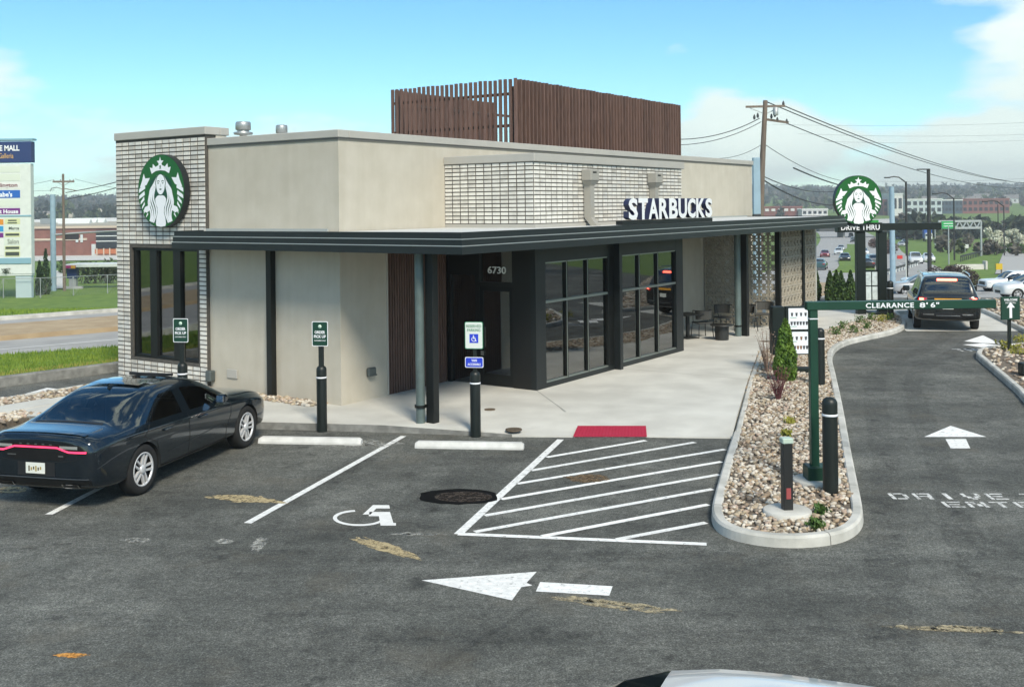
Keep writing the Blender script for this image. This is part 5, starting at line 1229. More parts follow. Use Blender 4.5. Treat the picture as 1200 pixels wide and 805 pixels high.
decal(tr, MB(), lin(.32, .46, 3), lambda y: .775, lambda y: .79, 'x', -1, .010, 1).build('badge', chrome, pn); decal(tr, MB(), lin(-.44, -.36, 3), lambda y: .775, lambda y: .792, 'x', -1, .010, 1).build('badge', chrome, pn)
decal(tr, MB(), lin(-.30, .30, 10), lambda y: .50, lambda y: .69, 'x', -1, .004, 3).build('plate_recess', blackp, sedan)
plm = mat('license plate', (.72, .72, .66), .4, col2=(.60, .66, .62), scale=6)
pt_ = decal(tr, MB(), lin(-.155, .155, 4), lambda y: .535, lambda y: .685, 'x', -1, .02, 2).build('license_plate', plm, sedan)
for k in range(6):
    y = .10 - .037 * k; decal(tr, MB(), lin(y - .011, y + .011, 1), lambda y_: .565 + .012 * ((k * 7) % 3), lambda y_: .640 - .01 * ((k * 5) % 3), 'x', -1, .023, 1).build('plate_mark', [mat('plate ink', (.08, .07, .03), .6), mat('plate gold ink', (.35, .26, .05), .6)][k % 2], pt_)
decal(tr, MB(), lin(-.84, .84, 40), lambda y: .285 + .0 * y, lambda y: .475 - .02 * (abs(y) / .84) ** 2, 'x', -1, .005, 3).build('lower_valance', mat('satin black valance', (.008, .009, .01), .35), sedan)
decal(tr, MB(), lin(-.82, .82, 40), lambda y: .47, lambda y: .487, 'x', -1, .016, 1).build('bumper_lip', mat('bumper lip', (.05, .06, .07), .25, coat=1.), sedan)
for s_ in (1, -1):
    c = s_ * .52; mb = MB(); decal(tr, mb, lin(c - .13, c + .13, 6), lambda y: .33, lambda y: .395, 'x', -1, .02, 2); mb.build('exhaust_tip', chrome, sedan)
    decal(tr, MB(), lin(c - .11, c + .11, 6), lambda y: .34, lambda y: .382, 'x', -1, .026, 1).build('exhaust_opening', blackp, sedan)
seam(tr, sedan, [(-.66, .96), (-.64, .74), (-.40, .70), (.40, .70), (.64, .74), (.66, .96)], -1, .006, axis='x')
for s_ in (1, -1):
    seam(tr, sedan, [(1.22, .95), (1.23, .60), (1.20, .33)], s_); seam(tr, sedan, [(.20, .97), (.02, .83), (.33, .70), (.42, .45), (.44, .33)], s_); seam(tr, sedan, [(2.52, .92), (2.50, .70), (2.36, .50), (2.34, .33)], s_); seam(tr, sedan, [(.44, .33), (2.34, .33)], s_)
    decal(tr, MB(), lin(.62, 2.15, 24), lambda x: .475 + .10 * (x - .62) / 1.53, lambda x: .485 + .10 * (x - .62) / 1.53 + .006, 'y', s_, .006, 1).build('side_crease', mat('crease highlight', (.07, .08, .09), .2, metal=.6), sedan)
    decal(tr, MB(), lin(.38, 2.40, 24), lambda x: .235, lambda x: .31, 'y', s_, .008, 2).build('rocker_panel', blackp, sedan)
    for x in (.62, 1.62):
        h, nr, _, _ = tr.ray_cast(Vector((x, s_ * 4, .83)), Vector((0, -s_, 0)))
        if h: MB().bbox(x - .12, x + .12, h.y - .006 if s_ > 0 else h.y - .035, h.y + .035 if s_ > 0 else h.y + .006, .815, .848, .012).build('door_handle', navy, sedan)
    # mirror
    MB().bbox(2.03, 2.17, s_ * .93 if s_ > 0 else -1.09, 1.09 if s_ > 0 else -.93, .965, 1.095, .035).bbox(2.10, 2.16, s_ * .86 if s_ > 0 else -.95, .95 if s_ > 0 else -.86, .955, 1.0, .012).build('mirror', navy, sedan)
    MB().box(2.018, 2.031, s_ * .95 if s_ > 0 else -1.07, 1.07 if s_ > 0 else -.95, .98, 1.08).build('mirror_glass', chrome, sedan)
# window surround trims and roof fittings
def top_patch(tree, x0, x1, y0, y1, off, nx_=6, ny_=6):
    mb = MB(); vs = []
    for i in range(nx_ + 1):
        for j in range(ny_ + 1):
            x, y = x0 + (x1 - x0) * i / nx_, y0 + (y1 - y0) * j / ny_; h, _, _, _ = tree.ray_cast(Vector((x, y, 4)), Vector((0, 0, -1))); vs.append((x, y, (h.z if h else 1) + off))
    return mb.add(vs, [(i * (ny_ + 1) + j, (i + 1) * (ny_ + 1) + j, (i + 1) * (ny_ + 1) + j + 1, i * (ny_ + 1) + j + 1) for i in range(nx_) for j in range(ny_)], 0, True)
top_patch(tr, .98, 1.62, -.46, .46, .006).build('sunroof', mat('sunroof glass', (.01, .011, .013), .08, coat=1.), sedan)
top_patch(tr, .62, .98, -.44, .44, .028).build('sunroof_panel', MATS['sunroof glass'], sedan)
MB().bbox(1.60, 1.64, -.40, .40, 1.455, 1.495, .008).build('wind_deflector', blackp, sedan)
mb = MB(); mb.add([(.46, 0, 1.42), (.66, -.02, 1.45), (.66, .02, 1.45), (.50, 0, 1.505), (.53, 0, 1.505)], [(0, 1, 4, 3), (0, 3, 4, 2), (1, 2, 4), (0, 2, 1)]); mb.build('antenna_fin', navy, sedan)
top_patch(tr, -1.02, -.90, -.70, .70, .014, 2, 14).build('spoiler_lip', navy, sedan)
top_patch(tr, -.445, -.40, -.56, .56, .004, 1, 10).build('window_seal', blackp, sedan)
for wo in [c for c in sedan.children if c.name.startswith('wheel') and not c.name.startswith('wheel_well')]:
    if wo.location.x > 1: wo.rotation_euler[2] = 0.0
# ---- utility vehicle cage
def suv_st(h=0.):
    S = [(-1.02, ring(.76, .50, .92, 1.02, .74, (.68, 1.06), (.60, 1.08), 1.09)),
         (-.985, ring(.93, .40, .96, 1.06, .86, (.78, 1.11), (.70, 1.13), 1.14)),
         (-.90, ring(.985, .34, 1.0, 1.08, .91, (.81, 1.20), (.72, 1.24), 1.25)),
         (-.80, ring(.995, .32, 1.01, 1.09, .92, (.78, 1.40), (.68, 1.44), 1.455)),
         (-.66, ring(1.0, .31, 1.01, 1.09, .92, (.745, 1.61), (.655, 1.68), 1.705)),
         (-.45, ring(1.0, .30, 1.01, 1.085, .92, (.735, 1.655), (.64, 1.73), 1.76)),
         (.05, ring(1.0, .28, 1.0, 1.08, .92, (.735, 1.68), (.64, 1.755), 1.785)),
         (.15, ring(1.0, .28, 1.0, 1.08, .92, (.735, 1.68), (.64, 1.755), 1.785)),
         (1.10, ring(1.0, .27, .98, 1.07, .92, (.735, 1.68), (.64, 1.755), 1.785)),
         (1.20, ring(1.0, .27, .98, 1.07, .92, (.735, 1.68), (.64, 1.755), 1.785)),
         (1.75, ring(1.0, .27, .97, 1.06, .92, (.74, 1.64), (.65, 1.72), 1.755)),
         (2.25, ring(1.0, .28, .96, 1.055, .915, (.79, 1.40), (.70, 1.46), 1.50)),
         (2.68, ring(1.0, .29, .95, 1.05, .91, (.83, 1.11), (.76, 1.14), 1.17)),
         (2.80, ring(1.0, .29, .95, 1.045, .905, (.82, 1.095), (.72, 1.12), 1.145)),
         (3.25, ring(1.0, .29, .93, 1.03, .90, (.80, 1.08), (.68, 1.10), 1.12)),
         (3.65, ring(.985, .30, .88, 1.0, .87, (.76, 1.04), (.64, 1.06), 1.07)),
         (3.88, ring(.92, .32, .80, .92, .80, (.70, .96), (.58, .98), .985)),
         (3.96, ring(.78, .38, .70, .82, .70, (.60, .85), (.48, .87), .875))]
    G = {(5, i): 'side_window' for i in (4, 5, 7, 9, 10, 11)}
    for r in (7, 8):
        for i in (2, 3): G[(r, i)] = 'rear_window'
        for i in (10, 11): G[(r, i)] = 'windshield'
    return S, G
graphite = paint('graphite paint', (.018, .021, .022), .5, .25)
S2, G2 = suv_st()
s1, s2 = P(1082, 385.5), P(1141, 387); c_ = (s1 + s2) / 2; dirv = Vector((.36, .933, 0)).normalized(); q_ = P(1073, 376) - s1
suv, t2 = make_car('utility_vehicle', S2, G2, 3.02, .385, 1.0, graphite, 'dark utility vehicle waiting in the drive thru lane with brake lights lit', 'car', (c_.x + .05, c_.y + .35, 0), math.atan2(.955, .30), lv=3, cabin=(.5, 1.45, 1.0, .75))
brk_l = mat('lit brake lamp', (.6, .02, .02), .3, emit=(1, .10, .06), estr=4.5)
for s_ in (1, -1):
    decal(t2, MB(), lin(s_ * .62, s_ * .90, 8), lambda y: .95, lambda y: 1.085, 'x', -1, .010, 2).build('tail_lamp', red_l, suv)
    decal(t2, MB(), lin(s_ * .72, s_ * .85, 4), lambda y: .965, lambda y: 1.07, 'x', -1, .018, 2).build('brake_lamp', brk_l, suv)
    decal(t2, MB(), lin(s_ * .42, s_ * .74, 6), lambda y: .53, lambda y: .57, 'x', -1, .012, 1).build('bumper_reflector', chrome, suv)
    seam(t2, suv, [(1.15, 1.05), (1.15, .40)], s_); seam(t2, suv, [(2.55, 1.03), (2.5, .40)], s_); seam(t2, suv, [(.10, 1.06), (.35, .8), (.45, .4)], s_)
    MB().tube([(-.5, s_ * .70, 1.74), (-.3, s_ * .70, 1.80), (1.5, s_ * .70, 1.80), (1.75, s_ * .72, 1.73)], .02, 8).build('roof_rail', chrome, suv)
    MB().bbox(2.02, 2.2, .97 if s_ > 0 else -1.19, 1.19 if s_ > 0 else -.97, 1.06, 1.24, .03).build('mirror', graphite, suv)
decal(t2, MB(), lin(-.30, .30, 8), lambda y: 1.60, lambda y: 1.665, 'x', -1, .02, 1).build('high_brake_lamp', brk_l, suv)
decal(t2, MB(), lin(-.40, .40, 10), lambda y: .985, lambda y: 1.06, 'x', -1, .014, 1).build('amber_bar', mat('amber bar', (.60, .27, .02), .4, emit=(1, .5, .05), estr=.08), suv)
decal(t2, MB(), lin(-.80, .80, 16), lambda y: .40, lambda y: .60, 'x', -1, .006, 2).build('bumper_cladding', blackp, suv)
decal(t2, MB(), lin(-.35, .35, 6), lambda y: .50, lambda y: .525, 'x', -1, .012, 1).build('skid_plate', chrome, suv)
decal(t2, MB(), lin(-.16, .16, 4), lambda y: .72, lambda y: .86, 'x', -1, .012, 1).build('license_plate', plm, suv)
seam(t2, suv, [(-.80, 1.05), (-.78, .66), (.78, .66), (.80, 1.05)], -1, .008, axis='x')
top_patch(t2, .2, 1.5, -.45, .45, .005).build('roof_panel', MATS['sunroof glass'], suv)
MB().box(-.70, -.60, -.2, .2, 1.215, 1.235, 0, Matrix.Translation((-.2, 0, 0))).build('wiper', blackp, suv)
# ---- pickup cage
def truck_st():
    S = [(-1.22, ring(.90, .50, .98, 1.10, .88, (.8, 1.12), (.6, 1.125), 1.13)), (-1.18, ring(.98, .45, 1.05, 1.16, .94, (.85, 1.175), (.7, 1.175), 1.175)), (-.6, ring(1.0, .42, 1.05, 1.16, .95, (.86, 1.17), (.7, 1.17), 1.17)),
         (.62, ring(1.0, .40, 1.05, 1.15, .95, (.86, 1.17), (.7, 1.17), 1.17)), (.70, ring(1.0, .40, 1.05, 1.15, .94, (.85, 1.20), (.75, 1.22), 1.23)), (.78, ring(1.0, .40, 1.05, 1.15, .94, (.80, 1.72), (.70, 1.80), 1.83)),
         (.95, ring(1.0, .40, 1.05, 1.15, .94, (.79, 1.80), (.68, 1.87), 1.90)), (1.35, ring(1.0, .40, 1.05, 1.15, .94, (.79, 1.80), (.68, 1.88), 1.91)), (1.45, ring(1.0, .40, 1.05, 1.15, .94, (.79, 1.80), (.68, 1.88), 1.91)),
         (2.25, ring(1.0, .40, 1.05, 1.14, .94, (.79, 1.78), (.68, 1.86), 1.89)), (2.65, ring(1.0, .40, 1.05, 1.14, .94, (.84, 1.48), (.75, 1.52), 1.55)), (2.95, ring(1.0, .40, 1.04, 1.13, .94, (.87, 1.19), (.78, 1.21), 1.23)),
         (3.05, ring(1.0, .40, 1.04, 1.13, .94, (.86, 1.18), (.75, 1.20), 1.215)), (3.9, ring(1.0, .40, 1.02, 1.12, .93, (.85, 1.16), (.7, 1.18), 1.19)), (4.38, ring(.97, .42, .95, 1.08, .90, (.8, 1.12), (.66, 1.14), 1.15)), (4.52, ring(.88, .48, .88, 1.0, .80, (.7, 1.04), (.6, 1.05), 1.06))]
    G = {(5, i): 'side_window' for i in (6, 8, 9, 10)}
    for r in (7, 8):
        for i in (9, 10): G[(r, i)] = 'windshield'
        G[(r, 4)] = 'rear_window'
    return S, G
whitep = paint('white car paint', (.72, .73, .73), 0, .3)
S3, G3 = truck_st(); tp = at(1169, 344)
tp_dir = Vector((-1, .03, 0))
truck, t3 = make_car('pickup_truck', S3, G3, 3.65, .42, 1.0, whitep, 'white pickup truck on the side road behind the arrow sign', 'truck', (tp.x + 3.65, tp.y + .9, tp.z), math.atan2(tp_dir.y, tp_dir.x), lv=2, cabin=(1.2, 2.0, 1.0, .85), tw=.27)
for s_ in (1, -1):
    decal(t3, MB(), lin(4.15, 4.42, 4), lambda x: .88, lambda x: 1.02, 'y', s_, .008, 1).build('headlamp', mat('clear lamp', (.5, .5, .5), .2), truck); seam(t3, truck, [(2.4, 1.1), (2.4, .5)], s_, .015); seam(t3, truck, [(1.4, 1.1), (1.4, .5)], s_, .015)
    MB().bbox(2.5, 2.65, 1.0 if s_ > 0 else -1.25, 1.25 if s_ > 0 else -1.0, 1.15, 1.42, .03).build('mirror', blackp, truck)
decal(t3, MB(), lin(-.6, .6, 6), lambda y: .70, lambda y: .98, 'x', 1, .01, 2).build('grille', blackp, truck)
MB().bbox(4.45, 4.60, -.95, .95, .45, .66, .03).build('bumper', chrome, truck)
# ---- traffic: lighter copies in other colours
CARS = []
base_sed, _t = make_car('sedan', S, G, 3.05, .35, .955, whitep, 'x', 'car', (0, 0, 0), 0, lv=1); base_suv, _t2 = make_car('hatchback', S2, G2, 3.02, .37, 1.0, whitep, 'x', 'car', (0, 0, 0), 0, lv=1)
for s_ in (1, -1):
    for (bb, t_, x0_, zl) in ((base_sed, _t, 3.9, .66), (base_suv, _t2, 3.9, .80)):
        decal(t_, MB(), lin(s_ * .42, s_ * .78, 4), lambda y: zl, lambda y: zl + .12, 'x', 1, .012, 1).build('headlamp', mat('bright lamp', (.7, .7, .7), .2), bb)
        decal(t_, MB(), lin(s_ * .5, s_ * .82, 4), lambda y: zl + .12, lambda y: zl + .24, 'x', -1, .012, 1).build('tail_lamp', red_l, bb)
for (bb, t_) in ((base_sed, _t), (base_suv, _t2)): decal(t_, MB(), lin(-.4, .4, 4), lambda y: .42, lambda y: .60, 'x', 1, .012, 1).build('grille', blackp, bb)
pcols = {'white': (.72, .73, .73), 'black': (.012, .013, .014), 'silver': (.38, .39, .40), 'red': (.20, .012, .02), 'grey': (.10, .11, .12), 'blue': (.03, .06, .13), 'teal': (.04, .10, .11)}
def traffic(kind, colr, p, rz, label, group=None, first=[]):
    src = base_sed if kind == 's' else base_suv
    if kind not in first: first.append(kind); o = src
    else: o = copy_tree(src)
    o.location = p; o.rotation_euler[2] = rz; o['label'] = label
    if group: o['group'] = group
    m = paint(colr + ' traffic paint', pcols[colr], .2, .3)
    for c in o.children:
        if c.name.startswith('body'): c.material_slots[0].link = 'OBJECT'; c.material_slots[0].material = m
    return o
# ================================================================== plants
barkm = mat('bark', (.10, .075, .055), .9, var=.3, scale=10)
def leafmat(n_, c, c2): return mat(n_, c, .7, col2=c2, scale=3, detail=5)
thuja = leafmat('arborvitae leaf', (.035, .085, .012), (.085, .15, .022)); thuja2 = leafmat('dark arborvitae leaf', (.018, .045, .014), (.045, .085, .02))
def leaf_cloud(mb, pts, s0, s1, mi=0, upb=0.):
    for p in pts:
        s = random.uniform(s0, s1); a = Vector((random.gauss(0, 1), random.gauss(0, 1), random.gauss(0, 1) + upb)).normalized(); b_ = a.orthogonal().normalized(); b_ = Matrix.Rotation(random.uniform(0, 6.3), 3, a) @ b_
        p = Vector(p); mb.add([p - a * s * .5, p + b_ * s * .28, p + a * s * .6, p - b_ * s * .28], [(0, 1, 2, 3)], mi)
def conifer(p, h, r, label, n=2600, ms=(thuja, thuja2), s=(.05, .11), lean=0, group=None):
    e = empty('evergreen_shrub', p, 0, label, 'shrub', group)
    MB().tube([(0, 0, -.02), (0, 0, h * .5), (0, 0, h * .9)], [r * .16, r * .1, .006], 7).build('trunk', barkm, e)
    mb = MB(); cl = []
    lobes = [(random.uniform(0, 6.3), random.uniform(.15, .9), random.uniform(.75, 1.15)) for _ in range(16)]
    for _ in range(n):
        t = random.random() ** 1.15; rr = r * ((1 - t) ** .62) * (.45 + .55 * min(1, t * 6 + .35)); a = random.uniform(0, 6.3)
        k = 1 + .28 * sum(math.exp(-((t - lt) / .10) ** 2) * max(0, math.cos(a - la)) * (lr - .6) for la, lt, lr in lobes) * 1.6
        q = rr * k * (random.random() ** .35); cl.append((q * math.cos(a) + lean * t, q * math.sin(a), .03 + t * h))
    leaf_cloud(mb, cl[: n * 2 // 3], *s, 0, 2.0); leaf_cloud(mb, cl[n * 2 // 3:], *s, 1, 2.0); mb.build('crown', list(ms), e); return e
def twigs(p, h, n, col, label, name='twig_shrub', sp=.35):
    e = empty(name, p, 0, label, 'shrub'); mb = MB()
    for _ in range(n):
        a = random.uniform(0, 6.3); l_ = random.uniform(.5, 1) * h; r = random.uniform(.1, sp); pts = [(.02 * math.cos(a), .02 * math.sin(a), 0), (r * .5 * math.cos(a), r * .5 * math.sin(a), l_ * .55), (r * math.cos(a) + random.uniform(-.05, .05), r * math.sin(a), l_)]
        mb.tube(pts, [.008, .006, .003], 4, cap=False)
    mb.build('stems', mat(name + ' stem', col, .85, var=.3, scale=20), e); mb = MB()
    leaf_cloud(mb, [(random.gauss(0, sp * .45), random.gauss(0, sp * .45), random.uniform(.2, 1) * h) for _ in range(n * 6)], .02, .045); mb.build('leaves', mat(name + ' leaf', tuple(c * 1.4 for c in col), .8, var=.4, scale=20), e); return e
ip = P(921, 447, .1); conifer(Vector((ip.x, ip.y, .1)), 1.36, .27, 'bright green columnar evergreen in the gravel bed before the menu board', 5200, (leafmat('bright arborvitae leaf', (.085, .17, .018), (.16, .26, .03)), thuja), s=(.05, .11))
q = P(912, 470, .1); twigs(Vector((q.x, q.y, .1)), .72, 46, (.13, .045, .05), 'wine red twiggy shrub at the foot of the evergreen', sp=.3)
q = P(899, 437, .1); twigs(Vector((q.x, q.y, .1)), 1.05, 30, (.20, .14, .11), 'bare pinkish twig shrub at the corner of the breeze block screen', 'bare_shrub', .3)
for x, y, n_ in ((922, 513, 'pale tuft of new shoots in the gravel between light post and evergreen'), (926, 498, 'yellow green seedling in the gravel before the wine red shrub'), (1016, 386, 'small green sedum clump by the drive lane kerb'), (1000, 391, 'low green clump in the gravel right of the menu board'), (988, 386, 'low leafy clump in the gravel near the patio walk edge'), (979, 393, 'leafy clump in the gravel just beyond the far bollard'),
                 (1033, 378, 'yellow flowering clump at the tip of the gravel bed'), (1020, 376, 'dark sedum clump near the walk at the gravel tip'), (1043, 376, 'small sedum clump by the bollard at the gravel tip'), (1008, 379, 'low sedum clump close to the patio walk'), (962, 604, 'green weed beside the round footing in the gravel'), (957, 621, 'green weed by the rounded kerb end')):
    p = P(x, y, .1); e = empty('ground_plant', (p.x, p.y, .1), 0, n_, 'plant'); r = .09 if y > 480 else .17; mb = MB()
    leaf_cloud(mb, [(random.gauss(0, r * .5), random.gauss(0, r * .5), random.uniform(.02, r * 1.5)) for _ in range(120)], .04, .09, 0, 1.5); mb.build('leaves', leafmat('sedum yellow' if 'yellow' in n_ or 'pale' in n_ else 'sedum leaf', (.22, .22, .03) if 'yellow' in n_ or 'pale' in n_ else (.05, .11, .02), (.34, .32, .06) if 'yellow' in n_ or 'pale' in n_ else (.12, .18, .03)), e)
    MB().tube([(0, 0, -.01), (0, 0, r)], .006, 4).build('stem', barkm, e)
for k, (x, y) in enumerate(((1195, 396.5), (1178, 404), (1192, 409))):
    p = P(x, y + 6, .1); e = empty('ground_plant', (p.x, p.y, .1), 0, ['yellow green tuft beside the thin sign pole', 'tiny tuft at the rounded kerb under the arrow sign', 'yellow tuft in the gravel behind the utility box'][k], 'plant'); mb = MB()
    leaf_cloud(mb, [(random.gauss(0, .1), random.gauss(0, .1), random.uniform(.02, .25)) for _ in range(120)], .05, .1, 0, 1.5); mb.build('leaves', leafmat('sedum yellow', (.22, .22, .03), (.34, .32, .06)), e)
    MB().tube([(0, 0, -.01), (0, 0, .15)], .006, 4).build('stem', barkm, e)
# evergreens beyond the screen wall
for x, y, h, n_ in ((956, 352, 1.95, 'dark evergreen touching the end of the breeze block screen'), (973, 354, 1.85, 'slender evergreen next to the paired evergreens'), (980.5, 354, 1.9, 'left tall evergreen of the close pair behind the patio walk'), (986, 354, 1.85, 'right tall evergreen of the close pair behind the patio walk'), (997, 354, 1.9, 'slim forked evergreen standing nearest the drive thru canopy post')):
    p = P(x, y, 0); conifer(Vector((p.x, p.y + 0, -.02)), h * .62 * p.y / 42 * 1.05, .24, n_, 1500, (thuja2, thuja), (.07, .14), group=None)
# ================================================================== left background
steelb = mat('pale blue pole paint', (.27, .38, .46), .5, var=.1, scale=2); wood = mat('weathered pole wood', (.16, .125, .10), .9, var=.3, scale=3, stretch=(4, 4, .4)); galv = mat('galvanised', (.42, .44, .44), .5, metal=.5)
wirem = mat('wire', (.05, .055, .06), .7)
# chain link fence
fp = [at(-60, 356), at(4, 349.5), at(47.5, 349), at(86, 346.5), at(126, 344), at(190, 340)]
fence = empty('chain_link_fence', fp[2], 0, 'thin chain link fence along the grass bank by the mall sign', 'fence'); O = fp[2]
FH = px(23, fp[2].y)
for p in fp: MB().tube([p - O + Vector((0, 0, -.1)), p - O + Vector((0, 0, FH))], .04, 6).build('post', galv, fence)
for a_, b_ in zip(fp, fp[1:]): MB().tube([a_ - O + Vector((0, 0, FH)), b_ - O + Vector((0, 0, FH))], .032, 5).build('top_rail', galv, fence)
mb = MB()
for a_, b_ in zip(fp, fp[1:]):
    L_ = (b_ - a_).length; n = int(L_ / .35)
    for k in range(-4, n):
        for s_ in (1, -1):
            u0, u1 = k * .35, k * .35 + FH * 1.0
            lo, hi = (0, FH) if s_ > 0 else (FH, 0)
            def pnt(u, z): return a_ + (b_ - a_) * min(1, max(0, u / L_)) - O + Vector((0, 0, z))
            mb.tube([pnt(u0, lo), pnt(u1, hi)], .0045, 3, cap=False)
mb.build('wire_mesh', galv, fence, kind='stuff')
# mall pylon sign
mp = at(18, 349); MD = mp.y; msg = empty('mall_sign', mp, 0, 'tall white pylon sign with coloured tenant panels by the street', 'sign'); O = mp
def lq(x, y): return D(x, y, MD) - O
signw = mat('pylon white', (.62, .65, .62), .6, var=.06, scale=2); navyp = mat('pylon navy', (.02, .04, .14), .5); slate = mat('pylon slate blue', (.22, .38, .46), .5)
def spanel(name, x0, y0, x1, y1, m, d0=-.02, d1=.0, par=None): a_, b_ = lq(x0, y1), lq(x1, y0); return MB().bbox(a_.x, b_.x, -.25 + d0, -.25 + d1, a_.z, b_.z, .004).build(name, m, par or msg)
a_, b_ = lq(-60, 322), lq(37, 192); MB().bbox(a_.x, b_.x, -.25, .45, a_.z, b_.z, .02).build('cabinet', signw, msg)
a_, b_ = lq(-60, 192), lq(38, 166); MB().bbox(a_.x, b_.x, -.30, .5, a_.z + .02, b_.z, .02).build('header', navyp, msg); a_, b_ = lq(-60, 166), lq(40, 162.5); MB().bbox(a_.x, b_.x, -.36, .56, a_.z, b_.z, .01).build('header_cap', slate, msg)
a_, b_ = lq(-60, 310), lq(38, 302); MB().bbox(a_.x, b_.x, -.34, .54, a_.z, b_.z, .02).build('lower_band', slate, msg); a_, b_ = lq(19, 349), lq(37, 308); MB().bbox(a_.x, b_.x, -.1, .4, -.2, b_.z, .02).build('pier', mat('pylon pale blue', (.45, .55, .58), .6), msg)
a_, b_ = lq(-60, 345), lq(-30, 308); MB().bbox(a_.x, b_.x, -.1, .4, -.2, b_.z, .02).build('pier', MATS['pylon pale blue'], msg); a_, b_ = lq(-60, 324), lq(38, 320.5); MB().bbox(a_.x, b_.x, -.2, .5, a_.z, b_.z, .01).build('shelf', signw, msg)
spanel('divider', -55, 252, 38, 255, slate, -.04, .02)
pans = [(-55, 195, 25, 203, mat('panel cream', (.62, .66, .58), .5)), (-55, 204, 25, 213, MATS['panel cream']), (-55, 214, 25, 222, mat('panel white', (.68, .68, .66), .5)), (-55, 223, 25, 233, mat('panel blue', (.02, .12, .45), .5)), (-55, 234, 25, 243, MATS['panel cream']), (-55, 244, 25, 252, mat('panel purple', (.16, .02, .20), .5)),
        (7, 256, 25, 263, mat('panel yellow', (.60, .62, .36), .5)), (7, 264, 25, 271, MATS['panel cream']), (7, 272, 25, 278, MATS['panel yellow']), (7, 279, 25, 287, MATS['panel cream']), (7, 288, 25, 293, MATS['panel yellow']), (7, 294, 25, 301, MATS['panel yellow']),
        (-40, 257, 5.5, 264, mat('panel orange', (.65, .25, .03), .5)), (-40, 265, 5.5, 272, mat('panel sky', (.04, .28, .55), .5)), (-40, 273, 5.5, 279, MATS['panel purple']), (-40, 280, 5.5, 300, MATS['panel white'])]
pob = [spanel('tenant_panel', *p_) for p_ in pans]
def sw(key, x, y, w_, h_, m, par, d=-.275): q = lq(x, y); mb = MB(); lettering(mb, key, basis((q.x, d, q.z), (1, 0, 0)), 0, 0, px(w_, MD), px(h_, MD), .004, .01); mb.build('lettering', m, par)
maroon = mat('maroon ink', (.16, .03, .05), .5); dkink = mat('dark sign ink', (.06, .07, .06), .5)
sw('MALL', 10, 174, 29, 6.5, sg_white, msg, -.31); sw('GAL', 9, 183, 17, 6, mat('gold script', (.65, .38, .12), .5), msg, -.31)
sw('BUR', 6, 218, 32, 6, maroon, pob[2]); sw('GAB', 6, 228, 20, 6, sg_white, pob[3]); sw('CRT', 5, 248, 36, 5, sg_white, pob[5]); sw('MAR', 18, 267.5, 12, 3.5, dkink, pob[7]); sw('SAL', 17, 283, 13, 5.5, dkink, pob[9])
for k, (x, y, w_, h_) in enumerate(((16, 258.5, 10, 1.6), (16, 261.3, 11, 1.4), (16, 275, 16, 2.6), (16, 290.5, 16, 2.8), (16, 297.5, 16, 4.5))): q = lq(x, y); MB().box(q.x - px(w_, MD) / 2, q.x + px(w_, MD) / 2, -.276, -.2702, q.z - px(h_, MD) / 2, q.z + px(h_, MD) / 2).build('lettering', dkink, msg)
conf_l = [(46.5, 346, 3.4, 'short evergreen beside the mall sign pier'), (54, 345, 4.2, 'tall evergreen right of the mall sign, next to the pale blue pole'), (10, 326, .9, 'dark rounded shrub in the mall sign planter')]
for x, y, h, n_ in conf_l[:2]: p = at(x, y); conifer(p, px(53 if 'tall' in n_ else 40, p.y), px(5.5, p.y), n_, 900, (thuja2, thuja2), (.15, .3))
q = lq(9, 321); e = empty('planter_shrub', O + Vector((q.x, -.22, lq(9, 320.5).z)), 0, 'dark rounded shrub in the mall sign planter', 'shrub'); mb = MB(); leaf_cloud(mb, [(random.gauss(0, .22), random.gauss(0, .1), random.uniform(0, .5)) for _ in range(300)], .08, .15); mb.build('leaves', thuja2, e); MB().tube([(0, 0, -.02), (0, 0, .3)], .03, 5).build('stem', barkm, e)
# pale blue pole and utility pole
p = at(63, 341); bpz = px(113, p.y); e = empty('sign_pole', p, 0, 'pale blue steel pole with a bent arm beside the wooden utility pole', 'pole'); MB().tube([(0, 0, -.2), (0, 0, bpz)], px(3.1, p.y), 12).build('shaft', steelb, e); MB().tube([(0, 0, bpz * .58), (px(36, p.y), 0, bpz * .60), (px(76, p.y), 0, bpz * .615)], [px(1.4, p.y), px(1.1, p.y), px(.8, p.y)], 8).build('mast_arm', galv, e)
MB().box(px(12, p.y), px(30, p.y), -.05, .05, bpz * .53, bpz * .60).build('sign_plate', mat('back of sign', (.04, .04, .05), .6), e)
p = at(75.5, 341); UZ = px(137, p.y); ut = empty('utility_pole', p, 0, 'wooden utility pole with one crossarm on the grass bank', 'utility pole'); UD = p.y; UO = p
MB().tube([(0, 0, -.3), (0, 0, UZ)], [px(1.9, UD), px(1.3, UD)], 10).build('pole', wood, ut); q = px(1, UD)
MB().box(-12 * q, 13 * q, -.07, .07, UZ - 10 * q, UZ - 8 * q).build('crossarm', wood, ut); mb = MB().bar((-8 * q, 0, UZ - 9 * q), (0, 0, UZ - 14 * q), .05, .05).bar((9 * q, 0, UZ - 9 * q), (0, 0, UZ - 14 * q), .05, .05); mb.build('brace', galv, ut)
for x_ in (-11, -3, 8, 12): MB().lathe([(.05, 0), (.07, .08), (.04, .16), (.001, .18)], 8, Matrix.Translation((x_ * q, 0, UZ - 8 * q))).build('insulator', galv, ut)
MB().tube([(0, 0, UZ - 18 * q), (-8 * q, 0, UZ - 15.5 * q), (-14 * q, 0, UZ - 17 * q), (-15 * q, 0, UZ - 20 * q)], .06, 6).build('lamp_arm', galv, ut); MB().bar((0, 0, UZ - 17 * q), (16 * q, 0, UZ - 20 * q), .06, .08).build('lower_arm', wood, ut)
